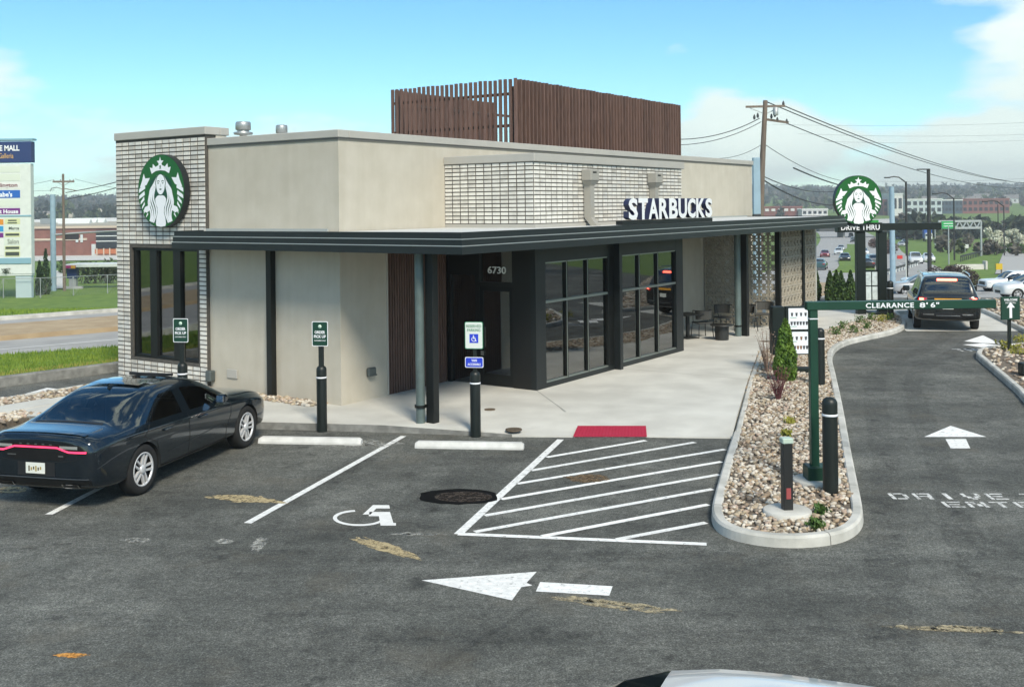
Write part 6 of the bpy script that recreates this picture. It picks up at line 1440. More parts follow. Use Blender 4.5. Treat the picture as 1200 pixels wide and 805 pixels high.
def wire(p, q, sag, label, r=.02, n=14):
    p = Vector(p); q = Vector(q); c = (p + q) / 2
    pts = [p.lerp(q, t / n) + Vector((0, 0, -4 * sag * (t / n) * (1 - t / n))) - c for t in range(n + 1)]
    MB().tube(pts, r, 4, cap=False).build('wire', wirem, loc=c, label=label, cat='wire')
for k, (a_, b_, sg_) in enumerate((((77, 226), (215, 189), .3), ((77, 234), (215, 194), .3), ((88, 210), (215, 226), .4), ((63, 211), (-60, 218), .5), ((64, 223), (-60, 215), .4))):
    A_ = D(a_[0], a_[1], UD); Bq = D(b_[0], b_[1], UD + (-14 if b_[0] > 100 else 5)); wire(A_, Bq, sg_, ['thick service cable rising from the utility pole to behind the brick tower', 'second service cable under the thick one by the brick tower', 'thin wire from the crossarm falling behind the brick tower', 'thin wire from the crossarm towards the mall sign header', 'lower thin wire from the pole towards the mall sign'][k], .045 if k < 2 else .02)
# gas pump-like vending kiosk and long low canopy roof behind the fence
kp = at(97, 338); KD = kp.y; kk = empty('fuel_kiosk', kp, 0, 'colourful fuel kiosk with long flat canopy behind the chain link fence', 'kiosk'); O = kp
def kq(x, y): return D(x, y, KD) - O
def kbox(nm, x0, y0, x1, y1, d0, d1, m): a_, b_ = kq(x0, y1), kq(x1, y0); return MB().bbox(a_.x, b_.x, d0, d1, a_.z, b_.z, .02).build(nm, m, kk)
kbox('canopy_roof', 78, 308, 215, 313, -1, 3, signw); kbox('pump_header', 79, 310.5, 93, 314, -1.1, -.9, mat('magenta panel', (.35, .03, .14), .5)); kbox('canopy_support', 81, 313, 82.5, 341, 0, .3, signw); kbox('canopy_support', 200, 313, 203, 341, 0, .3, signw); kbox('pump_body', 80, 315, 91, 326, -.4, .4, navyp); kbox('pump_base', 82, 326, 90, 341, -.3, .3, mat('kiosk grey', (.35, .36, .36), .6)); kbox('yellow_panel', 88, 310.6, 93, 314.2, -1.15, -1.11, mat('kiosk yellow', (.65, .35, .05), .5))
kbox('step', 80, 335, 100, 340, -.9, -.5, MATS['kiosk grey'])
# parked colourful van beside it
traf_p = at(99, 339)
# hedge behind the canopy
def hedge(p, ln, dp_, h, label, m, n=1800, s=(.2, .45), name='hedge', rz=0):
    e = empty(name, p, rz, label, 'hedge' if name == 'hedge' else 'shrub'); mb = MB(); lob = [(random.uniform(-ln / 2, ln / 2), random.uniform(-dp_ / 3, dp_ / 3), random.uniform(.55, 1.0) * h, random.uniform(.5, .9) * h * .7) for _ in range(max(5, int(ln / h * 2.2)))]
    pts = []
    for _ in range(n):
        x, y, z, r = random.choice(lob); d = Vector((random.gauss(0, 1), random.gauss(0, .7), random.gauss(0, 1))).normalized() * r * random.random() ** .4; q = Vector((x, y, z * .6)) + d
        if q.z > 0: pts.append(q)
    leaf_cloud(mb, pts, *s); mb.build('leaves', m, e)
    mb = MB()
    for x, y, z, r in lob[:6]: mb.tube([(x, y, -.1), (x * 1.02, y, z * .7)], .05, 5)
    mb.build('stems', barkm, e); return e
dkhedge = leafmat('dark hedge leaf', (.02, .035, .012), (.045, .06, .02)); hp = at(122, 333); hedge(hp + Vector((4, 1.5, 0)), 15, 2.2, px(26, hp.y), 'dark clipped hedge under the flat fuel canopy', dkhedge, 2600, (.25, .5))
hp = at(118, 322); hedge(hp + Vector((4, 6, 0)), 24, 3, px(14, hp.y), 'green shrub bank behind the fuel canopy', leafmat('bank leaf', (.03, .06, .015), (.06, .11, .02)), 1800, (.4, .8))
# mall: long brick building
brickr = mat('red brown brick', (.21, .095, .075), .9, var=.14, scale=.6); mallr = mat('mall flat roof', (.36, .33, .26), .9, var=.12, scale=.05); tanw = mat('tan band', (.50, .42, .33), .8)
ml = at(0, 301); MLD = ml.y; mall = empty('mall_building', ml, -.02, 'long low red brown brick mall across the street', 'building'); O = ml
def mq_(x, y): return D(x, y, MLD) - O
zt = mq_(60, 268).z; x0, x1 = mq_(-300, 280).x, mq_(230, 280).x
MB().box(x0, x1, 0, 120, -.5, zt).build('wall', brickr, mall); MB().box(x0 - .5, x1 + .5, -.5, 120, zt, zt + .6).build('roof_edge', tanw, mall); MB().box(x0 - .3, x1, .2, 119.5, zt + .602, zt + .75).build('roof', mallr, mall)
MB().box(x0, mq_(103, 280).x, -.25, -.003, mq_(60, 282).z, mq_(60, 279.5).z).build('band', tanw, mall)
MB().box(mq_(116, 280).x, x1, -1.5, -.01, mq_(120, 291).z, mq_(120, 270).z).build('dark_entrance', mat('dark glazing', (.02, .024, .03), .2), mall)
for y_ in (276.5, 282.5): MB().box(mq_(116, 280).x, x1, -1.62, -1.51, mq_(120, y_ + .5).z, mq_(120, y_ - .5).z).build('white_rail', signw, mall)
MB().box(mq_(108, 280).x, mq_(115, 280).x, -.5, -.02, 0, mq_(110, 283).z).build('door_surround', mat('door red', (.25, .06, .05), .6), mall); MB().box(mq_(109, 280).x, mq_(114, 280).x, -.62, -.51, 0, mq_(110, 286).z).build('shop_door', mat('pale door', (.5, .53, .52), .3), mall)
for x_ in (90, 95.5): MB().box(mq_(x_, 280).x, mq_(x_ + 3, 280).x, -.32, -.26, mq_(92, 284).z, mq_(92, 275).z).build('window', mat('pale window', (.50, .55, .54), .2), mall)
MB().box(mq_(117, 290).x, x1, -3, -2.5, mq_(120, 297).z, mq_(120, 291.5).z).build('orange_barrier', mat('orange brick', (.42, .14, .06), .8), mall)
for x_ in (119, 127, 134, 142, 150): MB().box(mq_(x_, 290).x, mq_(x_ + 1.3, 290).x, -3.2, -3.01, 0, mq_(120, 290.5).z).build('pillar', tanw, mall)
for k in range(16):
    xx = random.uniform(x0 * .5, x1 * .9); yy = random.uniform(8, 105); MB().prism([(0, 0), (3.2, 0), (1.8, 1.6)], 0, random.uniform(6, 14), M=Matrix.Translation((xx, yy, zt + .75)) @ Matrix(((0, 0, 1, 0), (1, 0, 0, 0), (0, 1, 0, 0), (0, 0, 0, 1)))).build('skylight', signw, mall)
for k in range(6): xx = random.uniform(x0 * .5, x1 * .9); yy = random.uniform(20, 110); MB().bbox(xx, xx + 4, yy, yy + 3, zt + .75, zt + 2.6, .05).build('rooftop_unit', MATS['galvanised vent'] if 'galvanised vent' in MATS else galv, mall)
# pavement before the mall
def patch(name, pxs, m, dz=.1, kind='structure'):
    pts = [at(x, y) for x, y in pxs]; n = len(pts)
    vs = []; 
    bm = bmesh.new(); f = bm.faces.new([bm.verts.new(p + Vector((0, 0, dz))) for p in pts]); f.normal_update()
    if f.normal.z < 0: f.normal_flip()
    bmesh.ops.triangulate(bm, faces=bm.faces[:])
    for _ in range(4): bmesh.ops.subdivide_edges(bm, edges=[e for e in bm.edges if e.calc_length() > 12], cuts=1); bmesh.ops.triangulate(bm, faces=bm.faces[:])
    for v in bm.verts: v.co.z = gz(v.co.x, v.co.y) + dz
    me = bpy.data.meshes.new(name); bm.to_mesh(me); bm.free(); return link(name, me, m, kind=kind)
patch('pavement', [(-250, 316), (-250, 302), (230, 299), (230, 304), (20, 307)], concrete, .15)
patch('pavement', [(60, 339), (75, 339), (75, 318), (60, 318)], concrete, .12)
# houses and roofs beyond the mall
hw_m = mat('house white', (.60, .60, .58), .8); hr_m = mat('house roof', (.20, .19, .18), .9); hs_m = mat('house tan', (.42, .36, .30), .8)
def house(x, y, w_, d_, h_, rh, label, wm, rm, rz=0, dist=None):
    p = at(x, y) if dist is None else D(x, y, dist); p.z = gz(p.x, p.y); e = empty('house', p, rz, label, 'house', 'houses beyond the mall'); MB().box(-w_ / 2, w_ / 2, -d_ / 2, d_ / 2, -1, h_).build('wall', wm, e)
    MB().add([(-w_ / 2 - .4, -d_ / 2 - .4, h_), (w_ / 2 + .4, -d_ / 2 - .4, h_), (w_ / 2 + .4, d_ / 2 + .4, h_), (-w_ / 2 - .4, d_ / 2 + .4, h_), (-w_ / 2, 0, h_ + rh), (w_ / 2, 0, h_ + rh)], [(0, 1, 5, 4), (2, 3, 4, 5), (1, 2, 5), (3, 0, 4), (3, 2, 1, 0)]).build('roof', rm, e)
    for k in range(int(w_ / 4)): MB().box(-w_ / 2 + 1.2 + k * 4, -w_ / 2 + 2.6 + k * 4, -d_ / 2 - .06, -d_ / 2 - .005, h_ * .35, h_ * .75).build('window', MATS['dark glazing'], e)
hl = ['white house with pale roof behind the mall roofs', 'white commercial block behind the mall near the pole', 'tan house among trees behind the mall', 'pale warehouse behind the mall near the brick tower', 'small white house high behind the mall sign', 'low grey roofed house beyond the mall skylights', 'white shed beyond the mall roof edge']
for k, (x, dist, w_, h_) in enumerate(((52, 620, 26, 5), (86, 560, 30, 5.5), (70, 760, 18, 6), (118, 640, 40, 5), (44, 800, 20, 7), (105, 880, 24, 7), (128, 540, 22, 4))): house(x, 250, w_, 12, h_, 3, hl[k], hw_m if k % 3 != 2 else hs_m, [hw_m, hr_m, mallr][k % 3], random.uniform(-.4, .4), dist)
# ================================================================== far trees
tree_m = [leafmat('far tree dark', (.022, .034, .022), (.045, .058, .032)), leafmat('far tree bare', (.075, .068, .052), (.11, .10, .075)), leafmat('far tree green', (.05, .075, .025), (.085, .11, .035))]
def woods(name, n, xr, yr, r0, r1, wts, ok=None, q=16):
    """far woodland: every tree a loose clump of leaf-sized facets on a short stem"""
    mb = MB()
    for _ in range(n):
        y = random.uniform(*yr); x = random.uniform(-1, 1) * y * .62 if xr is None else random.uniform(*xr)
        if ok and not ok(x, y): continue
        r = random.uniform(r0, r1); hz = r * random.uniform(1.0, 1.5); z = gz(x, y); mi = random.choices((0, 1, 2), wts)[0]
        mb.add([(x - .2, y, z - 1), (x + .2, y, z - 1), (x, y, z + hz)], [(0, 1, 2)], 1)
        pts = []
        for _k in range(q):
            d = Vector((random.gauss(0, 1), random.gauss(0, 1), random.gauss(0, 1))).normalized() * random.random() ** .4
            pts.append((x + d.x * r, y + d.y * r, z + hz * 1.05 + d.z * hz))
        leaf_cloud(mb, pts, r * .75, r * 1.35, mi)
    return mb.build(name, tree_m, kind='stuff')
woods('woodland', 5200, None, (1250, 2690), 4, 7, (5, 4, 2), q=13)
woods('woodland', 420, (-420, -60), (700, 1200), 3, 6, (5, 2, 2), lambda x, y: x < -y * .18, 60)
woods('woodland', 300, (60, 640), (820, 1250), 2.5, 4.5, (3, 4, 3), lambda x, y: abs(x / y - .42) > .09 or y > 980, 40)
woods('woodland', 190, (150, 480), (430, 760), 2, 4, (3, 5, 2), lambda x, y: (x / y > .53 or x / y < .26), 70)
woods('scrub', 150, (92, 185), (190, 300), .7, 1.6, (1, 9, 1), lambda x, y: .40 < x / y < .48 or x / y > .50, 60)
woods('woodland', 120, (120, 270), (372, 412), 2.2, 3.6, (8, 1, 1), lambda x, y: x / y > .36, 60)
def tree(p, h, r, label, m, n=1500, s=(.25, .5), trunk=.12, name='tree', group=None, flat=1.0):
    e = empty(name, p, 0, label, 'tree', group); mb = MB().tube([(0, 0, -.3), (.05, 0, h * .3), (0, 0, h * .7)], [trunk, trunk * .8, trunk * .3], 7)
    for k in range(7): a = k * .9; mb.tube([(0, 0, h * (.25 + .05 * k)), (r * .6 * math.cos(a), r * .6 * math.sin(a), h * (.45 + .06 * k))], [trunk * .5, trunk * .15], 5)
    mb.build('trunk', barkm, e); cl = [(random.gauss(0, r * .45), random.gauss(0, r * .45), h * random.uniform(.35, .85), random.uniform(.3, .5) * r) for _ in range(16)]; mb = MB(); pts = []
    for _ in range(n): x, y, z, q = random.choice(cl); d = Vector((random.gauss(0, 1), random.gauss(0, 1), random.gauss(0, 1))).normalized() * q * random.random() ** .4; pts.append((x + d.x, y + d.y, z + d.z))
    leaf_cloud(mb, pts, *s); mb.build('crown', m, e); return e
# ================================================================== right background
rdm = roadm
patch('side_road', [(1056, 352), (1060, 346), (1260, 356), (1260, 330), (1150, 335), (1100, 341)], roadm, .09)
patch('side_road', [(1166, 322), (1178, 290), (1260, 285), (1260, 318)], mat('pale lot', (.40, .39, .37), .9, var=.1), .1)
blm2 = leafmat('white blossom', (.52, .53, .40), (.70, .71, .58)); bushm = leafmat('leafy bush', (.035, .085, .015), (.08, .15, .025)); hedgem = leafmat('maroon hedge', (.045, .028, .026), (.085, .055, .045))
for k, (x, y, wpx, hpx) in enumerate(((1171, 296, 21, 31), (1186, 291, 15, 24), (1200, 291, 14, 20))):
    p = at(x, y); dd = p.y; tree(p, px(hpx, dd), px(wpx / 2, dd), ['largest white blossoming tree by the pale lot', 'middle white blossoming tree by the pale lot', 'white blossoming tree farthest along the pale lot'][k], [blm2], 2200, (.3, .7), .12, group='white blossoming trees')
for k, (x, y, w_, h_) in enumerate(((1163, 297, 16, 12), (1188, 298, 18, 12))): p = at(x, y); hedge(p, px(w_, p.y), 3, px(h_, p.y), ['leafy green bush under the largest blossoming tree', 'leafy green bush under the middle blossoming tree'][k], bushm, 1200, (.3, .6), 'bush')
for k, (x, y, w_, h_) in enumerate(((1096, 336, 46, 23), (1140, 338, 44, 30))): p = at(x, y); hedge(p, px(w_, p.y), 2.5, px(h_, p.y), ['dark maroon hedge behind the waiting utility vehicle', 'dark maroon hedge in front of the white pickup'][k], hedgem, 3600, (.1, .26))
# poles on the right
def pole(x, yt, yb, rpx, label, m, arm=None, name='lamp_post', dist=None):
    p = at(x, yb) if dist is None else D(x, yb, dist); dd = p.y; h = px(yb - yt, dd); e = empty(name, p, 0, label, 'pole'); u = px(1, dd)
    MB().tube([(0, 0, -.3), (0, 0, h)], [rpx * u, rpx * u * .8], 8).build('shaft', m, e)
    if arm == 'flat': MB().bbox(-13 * u, 1 * u, -.25, .25, h - 1.2 * u, h, .02).build('lamp_head', m, e)
    if arm == 'curve': MB().tube([(0, 0, h - u), (-8 * u, 0, h + 5 * u), (-14 * u, 0, h + 6 * u), (-20 * u, 0, h + 5 * u)], u * .7, 6).build('arm', m, e); MB().bbox(-25 * u, -19 * u, -.2, .2, h + 4.2 * u, h + 5.6 * u, .02).build('lamp_head', m, e)
    return e, u, h
blackpole = mat('black steel pole', (.03, .03, .03), .5); 
pole(1089.5, 198, 326, 2.6, 'tall black lot light with flat head among the shrubs', blackpole, 'flat')
pole(1063, 213, 330, 1.6, 'slim black street lamp with curved arm left of the tall lot light', blackpole, 'curve')
pole(1118.5, 232, 305, 1.1, 'distant black street lamp with curved arm over the highway', blackpole, 'curve')
pole(1046.5, 219, 345, 3.6, 'thick pale blue pole rising behind the drive thru bollard', steelb, None, 'sign_pole')
pole(1112, 265, 310, .9, 'thin grey pole below the green highway sign', galv); pole(1177, 241, 300, .8, 'thin dark pole in front of the blossoming trees', blackpole, 'curve'); pole(1170, 240, 290, .7, 'thin dark pole behind the blossoming trees', blackpole)
pole(1000, 285, 320, .6, 'thin post at the road edge behind the evergreens', galv) if False else None
p = at(1062, 338); e = empty('fence_post', p, 0, 'short white marker post on the grass behind the bollard', 'post'); MB().tube([(0, 0, -.1), (0, 0, px(38, p.y))], px(.6, p.y), 6).build('post', signw, e); MB().lathe([(.001, -.1), (px(2.6, p.y), .0), (px(2.4, p.y), px(3, p.y)), (.001, px(5, p.y))], 10).build('pot', MATS['kiosk grey'], e)
# black guard rail along the grass
for k, (pa, pb) in enumerate((((1034, 325), (1075, 312)), ((1126, 307), (1150, 300)))):
    A_, B_ = at(*pa), at(*pb); e = empty('picket_fence', A_, 0, ['low black picket fence behind the pale blue pole', 'low dark railing by the white planter walls'][k], 'fence'); n = 12; hh = px(6.5, A_.y)
    for i in range(n + 1): q = A_.lerp(B_, i / n) - A_; MB().box(q.x - .06, q.x + .06, q.y - .06, q.y + .06, q.z - .3, q.z + hh).build('picket', signw if k == 0 else blackpole, e)
    MB().bar(Vector((0, 0, hh)), B_ - A_ + Vector((0, 0, hh)), .12, .3).build('rail', blackpole, e)
# overhead highway gantry with green signs
gp = at(1150, 300); gd = gp.y; g_ = empty('sign_gantry', gp, 0, 'grey highway gantry carrying green signs', 'gantry'); u = px(1, gd)
MB().tube([(0, 0, -.5), (0, 0, 41 * u)], 1.2 * u, 10).build('post', galv, g_); 
for z_ in (33, 41): MB().box(-50 * u, 0, -.2, .2, z_ * u - .2, z_ * u + .2).build('truss_chord', galv, g_)
mb = MB()
for k in range(12): mb.bar((-50 * u + k * 4.1 * u, 0, (33 if k % 2 else 41) * u), (-50 * u + (k + 1) * 4.1 * u, 0, (41 if k % 2 else 33) * u), .2, .2)
mb.build('truss_web', galv, g_); MB().box(-47 * u, -31.5 * u, -.5, -.3, 32.5 * u, 41 * u).build('green_sign', mat('highway green', (.01, .33, .08), .5), g_)
for k in range(2): MB().box(-45 * u, -34 * u, -.52, -.505, (35 + 3 * k) * u, (35.8 + 3 * k) * u).build('lettering', sg_white, g_)
gp2 = at(1060, 292); e = empty('sign_gantry', gp2, 0, 'far highway gantry with two small green signs above the road', 'gantry'); u = px(1, gp2.y)
MB().box(-32 * u, 36 * u, -.2, .2, 27 * u, 28.5 * u).build('truss_chord', galv, e); MB().tube([(36 * u, 0, -1), (36 * u, 0, 29 * u)], .7 * u, 8).build('post', galv, e)
for x_, w_ in ((-10, 10), (12, 8)): MB().box(x_ * u, (x_ + w_) * u, -.5, -.3, 25.5 * u, 30 * u).build('green_sign', MATS['highway green'], e)
# bridge deck behind the gantry
bp_ = at(1130, 292); e = empty('road_bridge', D(1100, 270, 420), 0, 'dark road bridge crossing the highway in the valley', 'bridge'); u = px(1, 420)
MB().box(-140 * u, 130 * u, 0, 12, 0 * u, 4.5 * u).build('deck', mat('bridge girder', (.06, .065, .065), .8), e); MB().box(-140 * u, 130 * u, -.3, 12.3, 4.5 * u, 6 * u).build('parapet', mat('bridge parapet', (.30, .30, .28), .8), e)
for x_ in (-110, -60, -35, 20, 45, 100): MB().box(x_ * u, (x_ + 2) * u, 2, 10, -22 * u, 0).build('pier', MATS['bridge parapet'], e)
# white planter walls, signs
p = at(1140, 316); e = empty('planter_wall', p, 0, 'low white retaining wall above the hedge by the railing', 'wall'); u = px(1, p.y); MB().bbox(-20 * u, 16 * u, 0, .6, -.3, 6 * u, .05).bbox(14 * u, 16.5 * u, -.3, .7, -.3, 10 * u, .05).build('wall', mat('white stone wall', (.58, .56, .52), .85, var=.2, scale=1), e)
p = at(1131, 296); e = empty('yard_sign', p, 0, 'small white yard sign above the planter wall', 'sign'); u = px(1, p.y); MB().box(-4 * u, 4 * u, -.1, .1, 5 * u, 9.5 * u).build('panel', signw, e); MB().tube([(0, 0, -.2), (0, 0, 5 * u)], .5 * u, 6).build('post', galv, e)
p = at(1171, 322); e = empty('traffic_marker', p, 0, 'yellow traffic marker at the edge of the grass', 'marker'); u = px(1, p.y); MB().box(-4 * u, 3.5 * u, -.1, .1, 6 * u, 13 * u).build('panel', mat('marker yellow', (.60, .40, .02), .5), e); MB().tube([(2.5 * u, 0, -.2), (2.5 * u, 0, 7 * u)], .8 * u, 6).build('post', wood, e)
p = at(1052, 306); e = empty('median_sign', p, 0, 'small red sign on the grass median', 'sign'); u = px(1, p.y); MB().box(-.5 * u, 5.5 * u, -.1, .1, 2.5 * u, 6.5 * u).build('panel', mat('red sign', (.55, .03, .02), .5), e); MB().tube([(2 * u, 0, -.2), (2 * u, 0, 2.5 * u)], .3 * u, 6).build('post', galv, e)
p = at(1038, 296); e = empty('median_cabinet', p, 0, 'white cabinet on the grass median', 'cabinet'); u = px(1, p.y); MB().bbox(-2 * u, 2.5 * u, 0, 1, -.1, 7 * u, .05).build('box', signw, e)
for k, (x, y, w_, h_) in enumerate(((1026, 291, 16, 11), (1040, 298, 12, 16))): p = at(x, y); hedge(p, px(w_, p.y), 3, px(h_, p.y), ['bare reddish shrub on the grass median by the canopy post', 'bare reddish shrub beside the white median cabinet'][k], leafmat('bare reddish twig', (.09, .055, .05), (.14, .09, .08)), 1200, (.3, .6), 'bush')
# long commercial buildings across the valley
def block(x0, x1, yt, yb, dist, label, wm, rows_, cols_, winm, roof=None, dp_=30, name='commercial_building', sill=.2):
    a_, b_ = D(x0, yb, dist), D(x1, yt, dist); c = D((x0 + x1) / 2, yb, dist); e = empty(name, c, 0, label, 'building'); hw_ = (b_.x - a_.x) / 2; h = b_.z - a_.z
    MB().box(-hw_, hw_, 0, dp_, -6, h).build('wall', wm, e); MB().box(-hw_ - .3, hw_ + .3, -.3, dp_, h, h + .9).build('roof', roof or tanw, e)
    for r in range(rows_):
        for c_ in range(cols_):
            xx = -hw_ + 2 * hw_ * (c_ + .2) / cols_; zz = h * (r + .25) / rows_; MB().box(xx, xx + 2 * hw_ / cols_ * .6, -.25, -.02, zz, zz + h / rows_ * .55).build('window', winm, e)
    return e
dgl = MATS['dark glazing']; rb = mat('far red brick', (.20, .075, .06), .9, var=.1, scale=.1)
block(1128, 1183, 233.5, 249, 800, 'red brick office block with rows of dark windows across the valley', rb, 2, 9, dgl, rb)
block(1103, 1128, 235, 249, 799, 'dark glass wing joined to the red brick office across the valley', mat('office glass', (.06, .09, .12), .25), 2, 6, dgl, signw)
block(1062, 1104, 234, 250, 780, 'pale glass and white panel clinic across the valley', mat('pale panel', (.45, .52, .53), .5), 2, 6, dgl, signw)
block(1046, 1058, 228, 250, 760, 'tall white entrance block with one dark slot window across the valley', hw_m, 1, 2, dgl, signw)
block(1035, 1046, 235, 250, 770, 'narrow red brick block behind the round drive thru sign', rb, 2, 2, dgl, rb)
block(895, 940, 243, 249, 700, 'low red roofed store behind the building end', rb, 1, 6, hw_m, rb); block(940, 970, 246, 252, 690, 'low white roofed store left of the drive thru sign', hw_m, 1, 5, dgl, hw_m)
for k in range(9): x = random.uniform(1060, 1195); house(x, 232, random.uniform(12, 20), 10, 5, 4, ['white gabled house on the hillside %s' % w_ for w_ in ('above the clinic', 'above the glass wing', 'near the hill crest', 'among bare trees', 'left of the brick office', 'with a steep roof', 'beside tall trees', 'right above the office roof', 'far up the slope')][k], hw_m, hr_m, random.uniform(-.5, .5), random.uniform(950, 1200))
patch('pavement', [(900, 262), (1046, 257), (1100, 256), (1100, 259), (1000, 266), (900, 268)], mat('far pale lot', (.48, .47, .44), .9), .4)
# big utility pole behind the building, wires
BD = 62.0; bpz = gz(15, BD); top = D(896, 118, BD); foot = D(890, 260, BD); e = empty('utility_pole', Vector((foot.x, BD, bpz)), 0, 'tall wooden utility pole with crossarms behind the building end', 'utility pole'); O = Vector((foot.x, BD, bpz)); u = px(1, BD)
def uq(x, y): return D(x, y, BD) - O
MB().tube([(uq(888, 330).x, 0, -.3), uq(893, 200), uq(897, 118)], [.20, .17, .13], 12).build('pole', wood, e)
MB().bar(uq(874, 125.5), uq(920, 124.5), .12, .12).build('crossarm', wood, e); MB().bar(uq(896, 140), uq(924, 144), .12, .13).build('crossarm', wood, e)
MB().bar(uq(879, 127), uq(894, 133), .05, .05).bar(uq(914, 126), uq(897, 134), .05, .05).build('brace', galv, e)
for x, y in ((884, 138), (888, 136), (904, 137), (908, 135), (911, 141), (918, 122), (922, 143)): MB().lathe([(.05, -.12), (.08, 0), (.05, .12), (.001, .2)], 8, Matrix.Translation(uq(x, y))).build('insulator', wirem, e)
MB().lathe([(.14, -.25), (.16, -.2), (.16, .2), (.001, .26)], 10, Matrix.Translation(uq(908, 131) + Vector((0, -.2, 0)))).build('cutout', galv, e)
p = D(887, 252, 55.); e2 = empty('sign_pole', (p.x, p.y, gz(p.x, p.y)), 0, 'thick pale blue square post behind the end of the parapet', 'pole'); hz_ = D(887, 185, 55.).z - gz(p.x, p.y); MB().bbox(-.19, .17, -.15, .15, -.2, hz_, .02).build('shaft', steelb, e2); MB().box(-.20, .18, -.16, .16, hz_ * .6, hz_ * .615).build('strap', wirem, e2)
WR = [((897, 119), (1215, 215), 75, 150, 1.2, 'upper power line running right from the tall utility pole', .035), ((918, 124), (1215, 216), BD, 150, 1.0, 'second power line beside the upper one', .035), ((920, 144), (1215, 219), BD, 150, 1.4, 'third power line below the pair from the tall pole', .03), ((897, 170), (1010, 214), BD, 90, .6, 'thin line falling from the tall pole towards the round sign', .02), ((893, 210), (985, 240), BD, 80, .5, 'thick telephone cable low on the tall pole', .045), ((895, 207), (990, 222), BD, 80, .5, 'upper telephone cable low on the tall pole', .03),
      ((890, 139), (780, 163), BD, 55, .4, 'power line from the tall pole to behind the slat screen', .025), ((892, 143), (780, 170), BD, 55, .4, 'second line from the tall pole to behind the slat screen', .02), ((892, 170), (840, 186), BD, 57, .2, 'thin line from the tall pole down to the roof edge', .015), ((930, 197), (1008, 222), 66, 95, .2, 'guy strap with cable left of the round sign', .05)]
for a_, b_, d0_, d1_, sg_, lb, r_ in WR: wire(D(a_[0], a_[1], d0_ if d0_ != 75 else BD), D(b_[0], b_[1], d1_), sg_, lb, r_, 20)
for k, (ya, yb) in enumerate(((146, 141), (157, 155), (166, 161), (212, 205))): wire(D(905 + 30 * k, ya, 300), D(1260, yb, 330), 1.0, ['faint high line across the clouds, topmost', 'faint high line across the clouds, second from the top', 'faint high line across the clouds, third from the top', 'faint line just above the hills'][k], .035, 10)
# ================================================================== traffic
def heading(p):
    j = min(range(len(CLd) - 1), key=lambda i: (CLd[i][0] - p.x) ** 2 + (CLd[i][1] - p.y) ** 2); a_, b_ = CLd[max(0, j - 1)], CLd[min(len(CLd) - 1, j + 1)]; return math.atan2(b_[1] - a_[1], b_[0] - a_[0])
TR = [('s', 'teal', 960, 317, 0, 'dark teal sedan coming up the road near the evergreens'), ('s', 'black', 990, 306.5, math.pi, 'black sedan facing the shop on the road left of the canopy post'), ('s', 'red', 967, 301.5, math.pi, 'dark red sedan on the road beside the green verge'), ('s', 'white', 983, 298.5, math.pi, 'white sedan farther down the road behind the black sedan'), ('s', 'silver', 986, 294, math.pi, 'silver sedan on the road beyond the white sedan'),
      ('h', 'black', 1000, 284, math.pi, 'black hatchback where the road narrows'), ('h', 'grey', 997, 278, math.pi, 'grey hatchback near the bridge'), ('s', 'white', 1013, 299, math.pi, 'white sedan on the road right behind the canopy post'), ('h', 'grey', 1024, 313, .2, 'grey hatchback parked between the canopy posts'), ('s', 'black', 1016, 316, .2, 'black sedan parked behind the drive thru menu'),
      ('h', 'white', 1072, 309, math.pi, 'white utility vehicle by the slim black street lamp'), ('s', 'white', 1087, 307, math.pi, 'white sedan beside the white utility vehicle'), ('s', 'blue', 1053, 281, math.pi, 'blue sedan on the far carriageway'), ('s', 'black', 1060, 286, math.pi, 'black sedan on the far carriageway'), ('s', 'silver', 1056, 289, math.pi, 'silver sedan on the far carriageway behind the thick pale pole'), ('s', 'black', 1109, 284, 1.6, 'black sedan crossing beyond the tall lot light'), ('s', 'white', 1152, 278, 1.5, 'white sedan on the ramp behind the gantry post')]
for kind, colr, x, y, fl, lb in TR: p = at(x, y); p.z += .08; traffic(kind, colr, p, heading(p) + fl, lb, 'cars on the highway and side roads')
p = at(1087, 283); e = empty('box_truck', p, heading(p) + math.pi, 'blue box truck on the far carriageway', 'truck'); MB().bbox(-4, 2.2, -1.25, 1.25, 1.1, 4.2, .06).build('cargo_box', mat('truck blue', (.02, .09, .36), .5), e); MB().bbox(2.35, 4.4, -1.15, 1.15, .7, 2.9, .25).build('cab', whitep, e); MB().bbox(-4, 4.2, -.9, .9, .65, 1.1, .03).build('chassis', blackp, e)
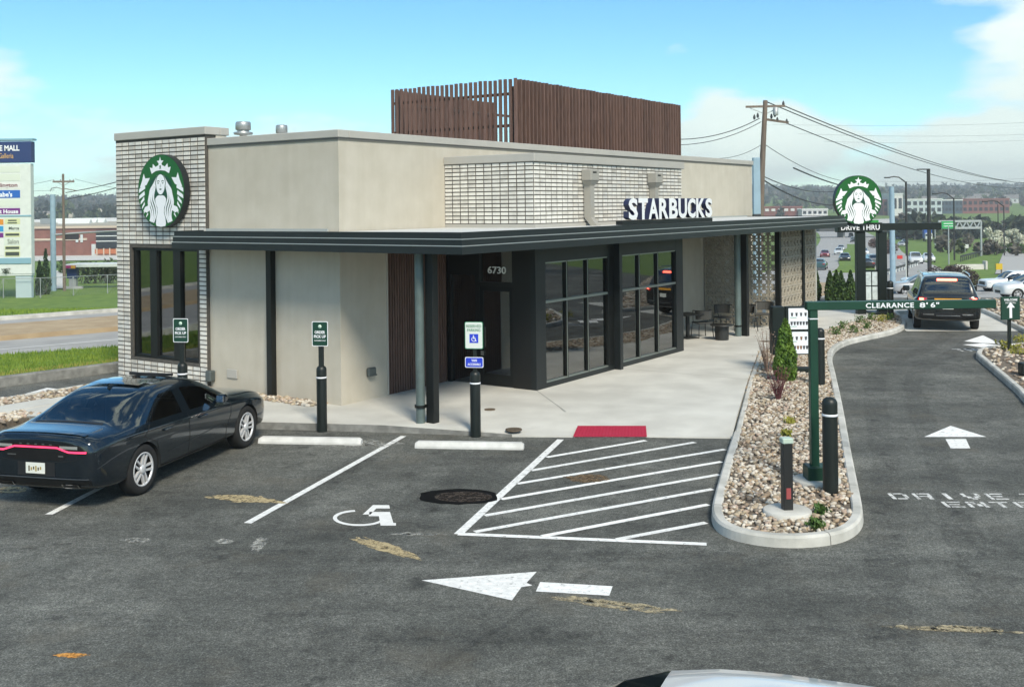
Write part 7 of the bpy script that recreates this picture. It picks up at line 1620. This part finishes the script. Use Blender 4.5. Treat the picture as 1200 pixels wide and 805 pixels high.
MB().box(4.3, 4.42, -.95, .95, 1.9, 2.6).build('windshield', dgl, e)
for x_ in (-2.4, 3.3):
    for s_ in (1, -1): MB().lathe([(.5, -.15), (.5, .15)], 18, Matrix.Translation((x_, s_ * 1.0, .5)) @ Matrix.Rotation(math.pi / 2, 4, 'X')).build('wheel', tyre_m, e)
# cars near the waiting utility vehicle, at the right edge and in front of the camera
p = at(1066, 346); traffic('h', 'silver', p + Vector((2.6, 0, 0)), math.pi - .15, 'silver car nosing out behind the waiting utility vehicle')
p = at(1076, 340); traffic('s', 'white', p + Vector((3.5, 2.5, 0)), math.pi - .1, 'white sedan behind the waiting utility vehicle')
p = D(1192, 351, 72.0); p.z = gz(p.x, p.y); traffic('h', 'white', p + Vector((3.05, .9, .0)), math.pi, 'white hatchback passing on the side road below the pickup')
traffic('h', 'white', (2.22, 4.38, .0), math.pi - .36, 'white car whose roof shows at the bottom of the view')
# trees along the far side of the lot (seen in the windows)
for k, (x, y, h) in enumerate(((38, 20, 7), (44, 33, 9), (36, 6, 8), (48, 12, 9), (52, 25, 10), (30, -14, 9))):
    tree(Vector((x, y, -.06)), h, h * .33, ['young green tree on the lawn east of the lot', 'broad tree beyond the far gravel beds', 'green tree by the lot entrance', 'tall tree behind the lawn', 'tallest tree at the lawn edge', 'tree near the lot corner'][k], bushm, 1600, (.3, .6), .14)
lw_ = [(26, -30), (60, -30), (60, 43), (26, 30)]
MB().prism(lw_, -.03, .12).build('lawn', grassm, kind='structure')
# ================================================================== air
hz = bpy.data.materials.new('pale haze'); hz.use_nodes = True; hn = hz.node_tree; hn.nodes.clear()
ho = hn.nodes.new('ShaderNodeOutputMaterial'); hv = hn.nodes.new('ShaderNodeVolumePrincipled'); hv.inputs['Color'].default_value = (.95, .98, 1, 1); hv.inputs['Density'].default_value = .00042; hv.inputs['Anisotropy'].default_value = .2
hn.links.new(hv.outputs[0], ho.inputs['Volume'])
MB().box(-2700, 2700, -950, 2760, -13, 90).build('haze', hz, kind='stuff')
